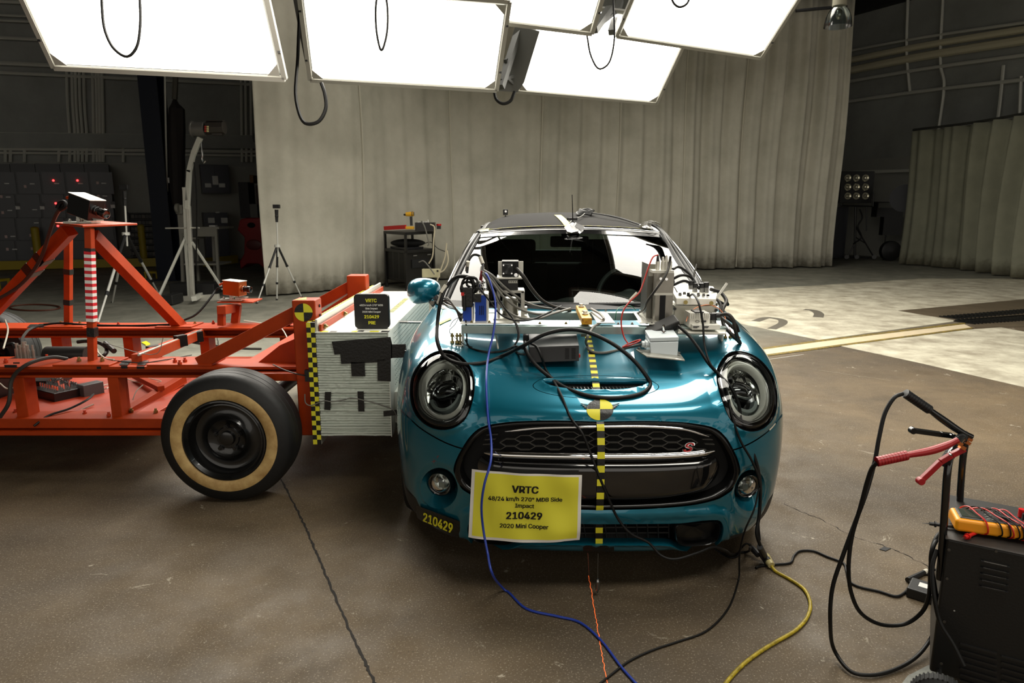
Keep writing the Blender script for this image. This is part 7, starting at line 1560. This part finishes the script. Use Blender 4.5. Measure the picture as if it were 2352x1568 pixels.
gc([(2073,904,'Y',2.04),(2055,912,'Y',2.03),(2034,945,'Y',2.02),(2020,1000,'Y',2.0),(2009,1060,'Y',1.98),(1990,1130,'Y',1.95),(1962,1205,'Y',1.93),(1938,1270,'Y',1.92),(1912,1350,'Y',1.92),(1907,1430,'Y',1.92),(1920,1500,'z',.03),(1955,1542,'z',.012),(2000,1550,'z',.01),(2060,1535,'z',.01),(2110,1503,'z',.02),(2140,1462,'z',.05),(2154,1400,'Y',1.90),(2146,1340,'Y',1.9),(2138,1280,'Y',1.9),(2150,1235,'Y',1.93),(2170,1218,'Y',1.98)], .0062, 'thick black cable looping from the black clamp to the floor')
gc([(2014,1062,'Y',1.86),(2003,1075,'Y',1.87),(1992,1105,'Y',1.88),(1976,1165,'Y',1.89),(1957,1230,'Y',1.9),(1949,1300,'Y',1.9),(1955,1360,'Y',1.92),(1980,1410,'Y',1.95),(2030,1435,'Y',1.97),(2080,1432,'Y',1.97),(2115,1408,'Y',1.95),(2133,1370,'Y',1.92),(2137,1310,'Y',1.9),(2142,1260,'Y',1.9),(2160,1226,'Y',1.95)], .0062, 'thick black cable looping from the red clamp to the charger')
gc([(2152,1262,'Y',1.88),(2142,1300,'Y',1.86),(2146,1370,'Y',1.82),(2160,1430,'Y',1.8),(2190,1480,'Y',1.76),(2215,1530,'Y',1.72)], .006, 'black cable hanging down the charger left corner')
# multimeter on the lid
mm_ = thing('multimeter', 'yellow and grey multimeter wrapped in its leads on the charger lid', 'multimeter', P(2275,1215,z=.503))
mc_ = P(2283,1204,z=.53); yw = mat('meter_yellow',(232,150,12),.4); rotm = Matrix((gx, gy, gz)).transposed().to_4x4()
TM = Matrix.Translation(mc_) @ rotm @ Matrix.Rotation(R(10), 4, 'Z')
m = MB(TM); m.box((.0,0,.0),(.215,.095,.040)); m.build('holster', yw, mm_, bevel=.010)
m = MB(TM); m.box((.0,0,.020),(.190,.072,.006)); m.build('faceplate', mat('meter_grey',(62,62,62),.4), mm_, bevel=.002)
m = MB(TM); m.box((-.065,0,.0238),(.05,.056,.002)); m.build('screen', mat('lcd',(60,66,58),.15), mm_)
m = MB(TM); [m.box((-.022+.012*(k%2), -.024+.016*(k//2), .0238),(.007,.009,.002)) for k in range(8)]; m.build('keys', mat('key_grey',(105,105,100),.5), mm_)
m = MB(TM); m.cyl((.025,0,.023),(.025,0,.033),.019,n=20); m.build('dial', plast_blk, mm_)
m = MB(TM); m.box((.045,.02,.0238),(.014,.012,.002)); m.build('label', lab_w, mm_)
m = MB(TM)
for k in range(3): m.cyl((.075,-.024+.024*k,.023),(.075,-.024+.024*k,.026),.006,n=12)
m.build('input_jack', red_p, mm_)
m = MB(TM); m.cyl((.07,.024,.026),(.07,.024,.050),.009,n=12); m.cyl((.075,.005,.026),(.075,.005,.044),.009,n=12,mi=1); m.build('banana_plug', [red_p, plast_blk], mm_)
rl = mat('lead_red',(190,28,24),.35)
for k, (x0, c_) in enumerate(((-.055,rl),(-.03,cable_m),(-.012,rl),(.0,cable_m),(.012,cable_m),(.02,rl),(.032,cable_m),(.04,rl))):
    m = MB(TM); sl = .028+.01*(k%3); L = [(x0-sl,.052,-.01),(x0-sl*.8,.050,.018),(x0-sl*.3,.03,.034+.004*(k%2)),(x0+sl*.2,-.01,.032),(x0+sl*.8,-.048,.022),(x0+sl,-.053,-.008),(x0+sl*.6,-.03,-.024)]; m.tube(L, .0022, 6, 5); m.build('lead', c_, mm_)
for (a, b, tip, c_, L_) in (((2254,1218),(2216,1234),(2206,1239),rl,'red test probe lying on the charger lid'), ((2218,1212),(2135,1202),(2118,1201),plast_blk,'black test probe sticking out left of the charger lid')):
    t = thing('test_probe', L_, 'probe', P(*a,z=.51)); za = .511
    A, B, T_ = P(*a,z=za), P(*b,z=za+.0), P(*tip,z=za)
    m = MB(); m.cyl(A, B, .0045, .0055, n=10); m.cyl(A.lerp(B,.82), A.lerp(B,.86), .009, n=10); m.build('handle', c_, t); m = MB(); m.cyl(B, T_, .0018, .0008, n=8); m.build('tip', steel, t)
# power brick, plugs and cords on the floor
pk = thing('power_brick', 'black power brick on the floor behind the charger', 'power supply', P(2135,1372,z=0)); c = P(2136,1362,z=.02)
m = MB(); m.box(c, (.10,.14,.04), (0,0,R(50))); m.build('case', plast_blk, pk, bevel=.005); m = MB(); m.box(c+Vector((-.015,.02,.0205)), (.035,.03,.001), (0,0,R(50))); m.build('label', lab_m, pk)
gc([(2108,1347,'z',.02),(2095,1340,'z',.012),(2085,1330,'z',.012)], .004, 'short black lead at the power brick')
t = thing('cable_plug', 'black plug with a pale collar on the floor by the power brick', 'plug', P(2100,1325,z=0)); m = MB(); m.cyl(P(2085,1332,z=.012), P(2122,1314,z=.012), .011, .009, n=10); m.build('body', plast_blk, t); m = MB(); m.cyl(P(2122,1314,z=.012), P(2129,1311,z=.012), .010, n=10); m.build('collar', wr_w, t)
gc([(2129,1311,'z',.01),(2150,1308,'z',.01),(2170,1306,'z',.01)], .005, 'black cord from the plug towards the charger')
gc([(2165,1345,'z',.006),(2150,1328,'z',.006),(2128,1318,'z',.006),(2108,1326,'z',.006),(2090,1345,'z',.006),(2078,1360,'z',.006),(2058,1369,'z',.006),(2020,1358,'z',.006),(1970,1346,'z',.006),(1952,1335,'z',.006),(1944,1310,'z',.006),(1937,1293,'z',.006),(1900,1278,'z',.006),(1868,1265,'z',.006),(1838,1265,'z',.006),(1824,1276,'z',.006),(1815,1292,'z',.006),(1780,1296,'z',.006),(1745,1300,'z',.006),(1736,1304,'z',.006)], .005, 'black cord winding over the floor from the charger to the car')
# plug cluster under the right corner of the bumper and the yellow extension cord
pg = thing('plug_cluster', 'cluster of black plugs joined to a yellow extension cord end', 'plug', P(1750,1285,z=0))
m = MB(); m.cyl(P(1727,1258,z=.04), P(1742,1274,z=.03), .013, n=10); m.cyl(P(1722,1250,z=.045), P(1727,1258,z=.04), .006, n=8); m.build('plug', plast_blk, pg)
m = MB(); m.cyl(P(1745,1255,Y=2.5), P(1757,1280,z=.03), .012, .014, n=10); m.cyl(P(1752,1272,z=.035), P(1764,1290,z=.025), .017, n=12); m.build('plug', plast_blk, pg)
m = MB(); m.cyl(P(1758,1278,z=.03), P(1772,1298,z=.02), .019, .014, n=12); m.build('socket', mat('clear_socket',(190,180,130),.3,trans=0) if 0 else mat('clear_socket',(176,164,116),.25), pg)
gc([(1724,1252,'z',.05),(1714,1248,'z',.06),(1700,1262,'z',.03),(1694,1276,'z',.006),(1680,1280,'z',.006),(1660,1272,'z',.006),(1640,1258,'z',.02)], .004, 'thin black cord from the plug cluster under the bumper')
gc([(1771,1297,'z',.018),(1780,1310,'z',.008),(1815,1330,'z',.007),(1846,1352,'z',.007),(1861,1385,'z',.007),(1855,1415,'z',.007),(1830,1445,'z',.007),(1780,1475,'z',.007),(1740,1500,'z',.007),(1700,1532,'z',.007),(1670,1565,'z',.007),(1640,1610,'z',.007)], .0065, 'yellow extension cord curving over the floor', mat('cord_yellow',(176,154,34),.5,col2=(120,104,24),vscale=60))
# plumb bob, strings, laser line
t = thing('plumb_bob', 'steel plumb bob hanging on a string from the bumper', 'plumb bob', P(1373,1366,Y=2.36)); m = MB(); a = P(1373,1327,Y=2.36); m.lathe(a, (0,0,-1), [(0,0),(.005,.003),(.006,.010),(.009,.014),(.009,.044),(.005,.054),(0,.064)], 14); m.build('bob', steel, t)
m = MB(); m.cyl(a, P(1374,1270,Y=2.37), .0006, n=5); m.build('string', mat('string_grey',(90,88,80),.6), t)
tag(MB().tube([P(1350,1270,Y=2.36), P(1352,1300,Y=2.36), P(1354,1342,z=.001)], .0006, 4, 2).build('string', mat('string_red',(150,80,60),.6)), 'thin string from the bumper tape down to the laser line', 'string')
ribbon('laser_line', [(1352,1322),(1362,1380),(1374,1450),(1384,1510),(1396,1580)], .0022, mat('laser_orange',(255,110,50),.5,emit=.7), .0012, jitter=.2, k=14)
flat('painted_floor_area', [G(*p) for p in [(2160,1518),(2128,1530),(2105,1542),(2085,1552),(2060,1585),(2230,1610)]], mat('floor_pale_paint', (128,130,122), .6, var=.3, vscale=30), .002)
# small things on the floor
tag(MB().prism([P(325,788,z=0),P(336,785,z=0),P(345,791,z=0),P(335,794,z=0)], (0,0,.012)).build('tape_scrap', yel_t), 'yellow tape scrap on the floor behind the cart rail', 'tape')
tag(MB().prism([P(2020,1262,z=0),P(2030,1256,z=0),P(2046,1260,z=0),P(2034,1266,z=0)], (0,0,.003)).build('debris', plast_blk), 'small dark scrap on the floor before the charger', 'scrap')
tag(MB().tube([P(402,778,z=.01),P(480,792,z=.01),P(560,800,z=.01),P(600,801,z=.01)], .012, 6).build('floor_cable', mat('cable_brown')), 'brown cable on the floor behind the cart rails', 'cable')
m = MB(); m.tube([P(60+58*math.cos(t_)+20,706+7*math.sin(t_),z=.012) for t_ in [2*math.pi*k/16 for k in range(17)]], .012, 6, 3); tag(m.build('floor_cable', mat('cable_rust',(80,36,18),.6)), 'rusty orange cable loop on the floor behind the left wheel', 'cable')
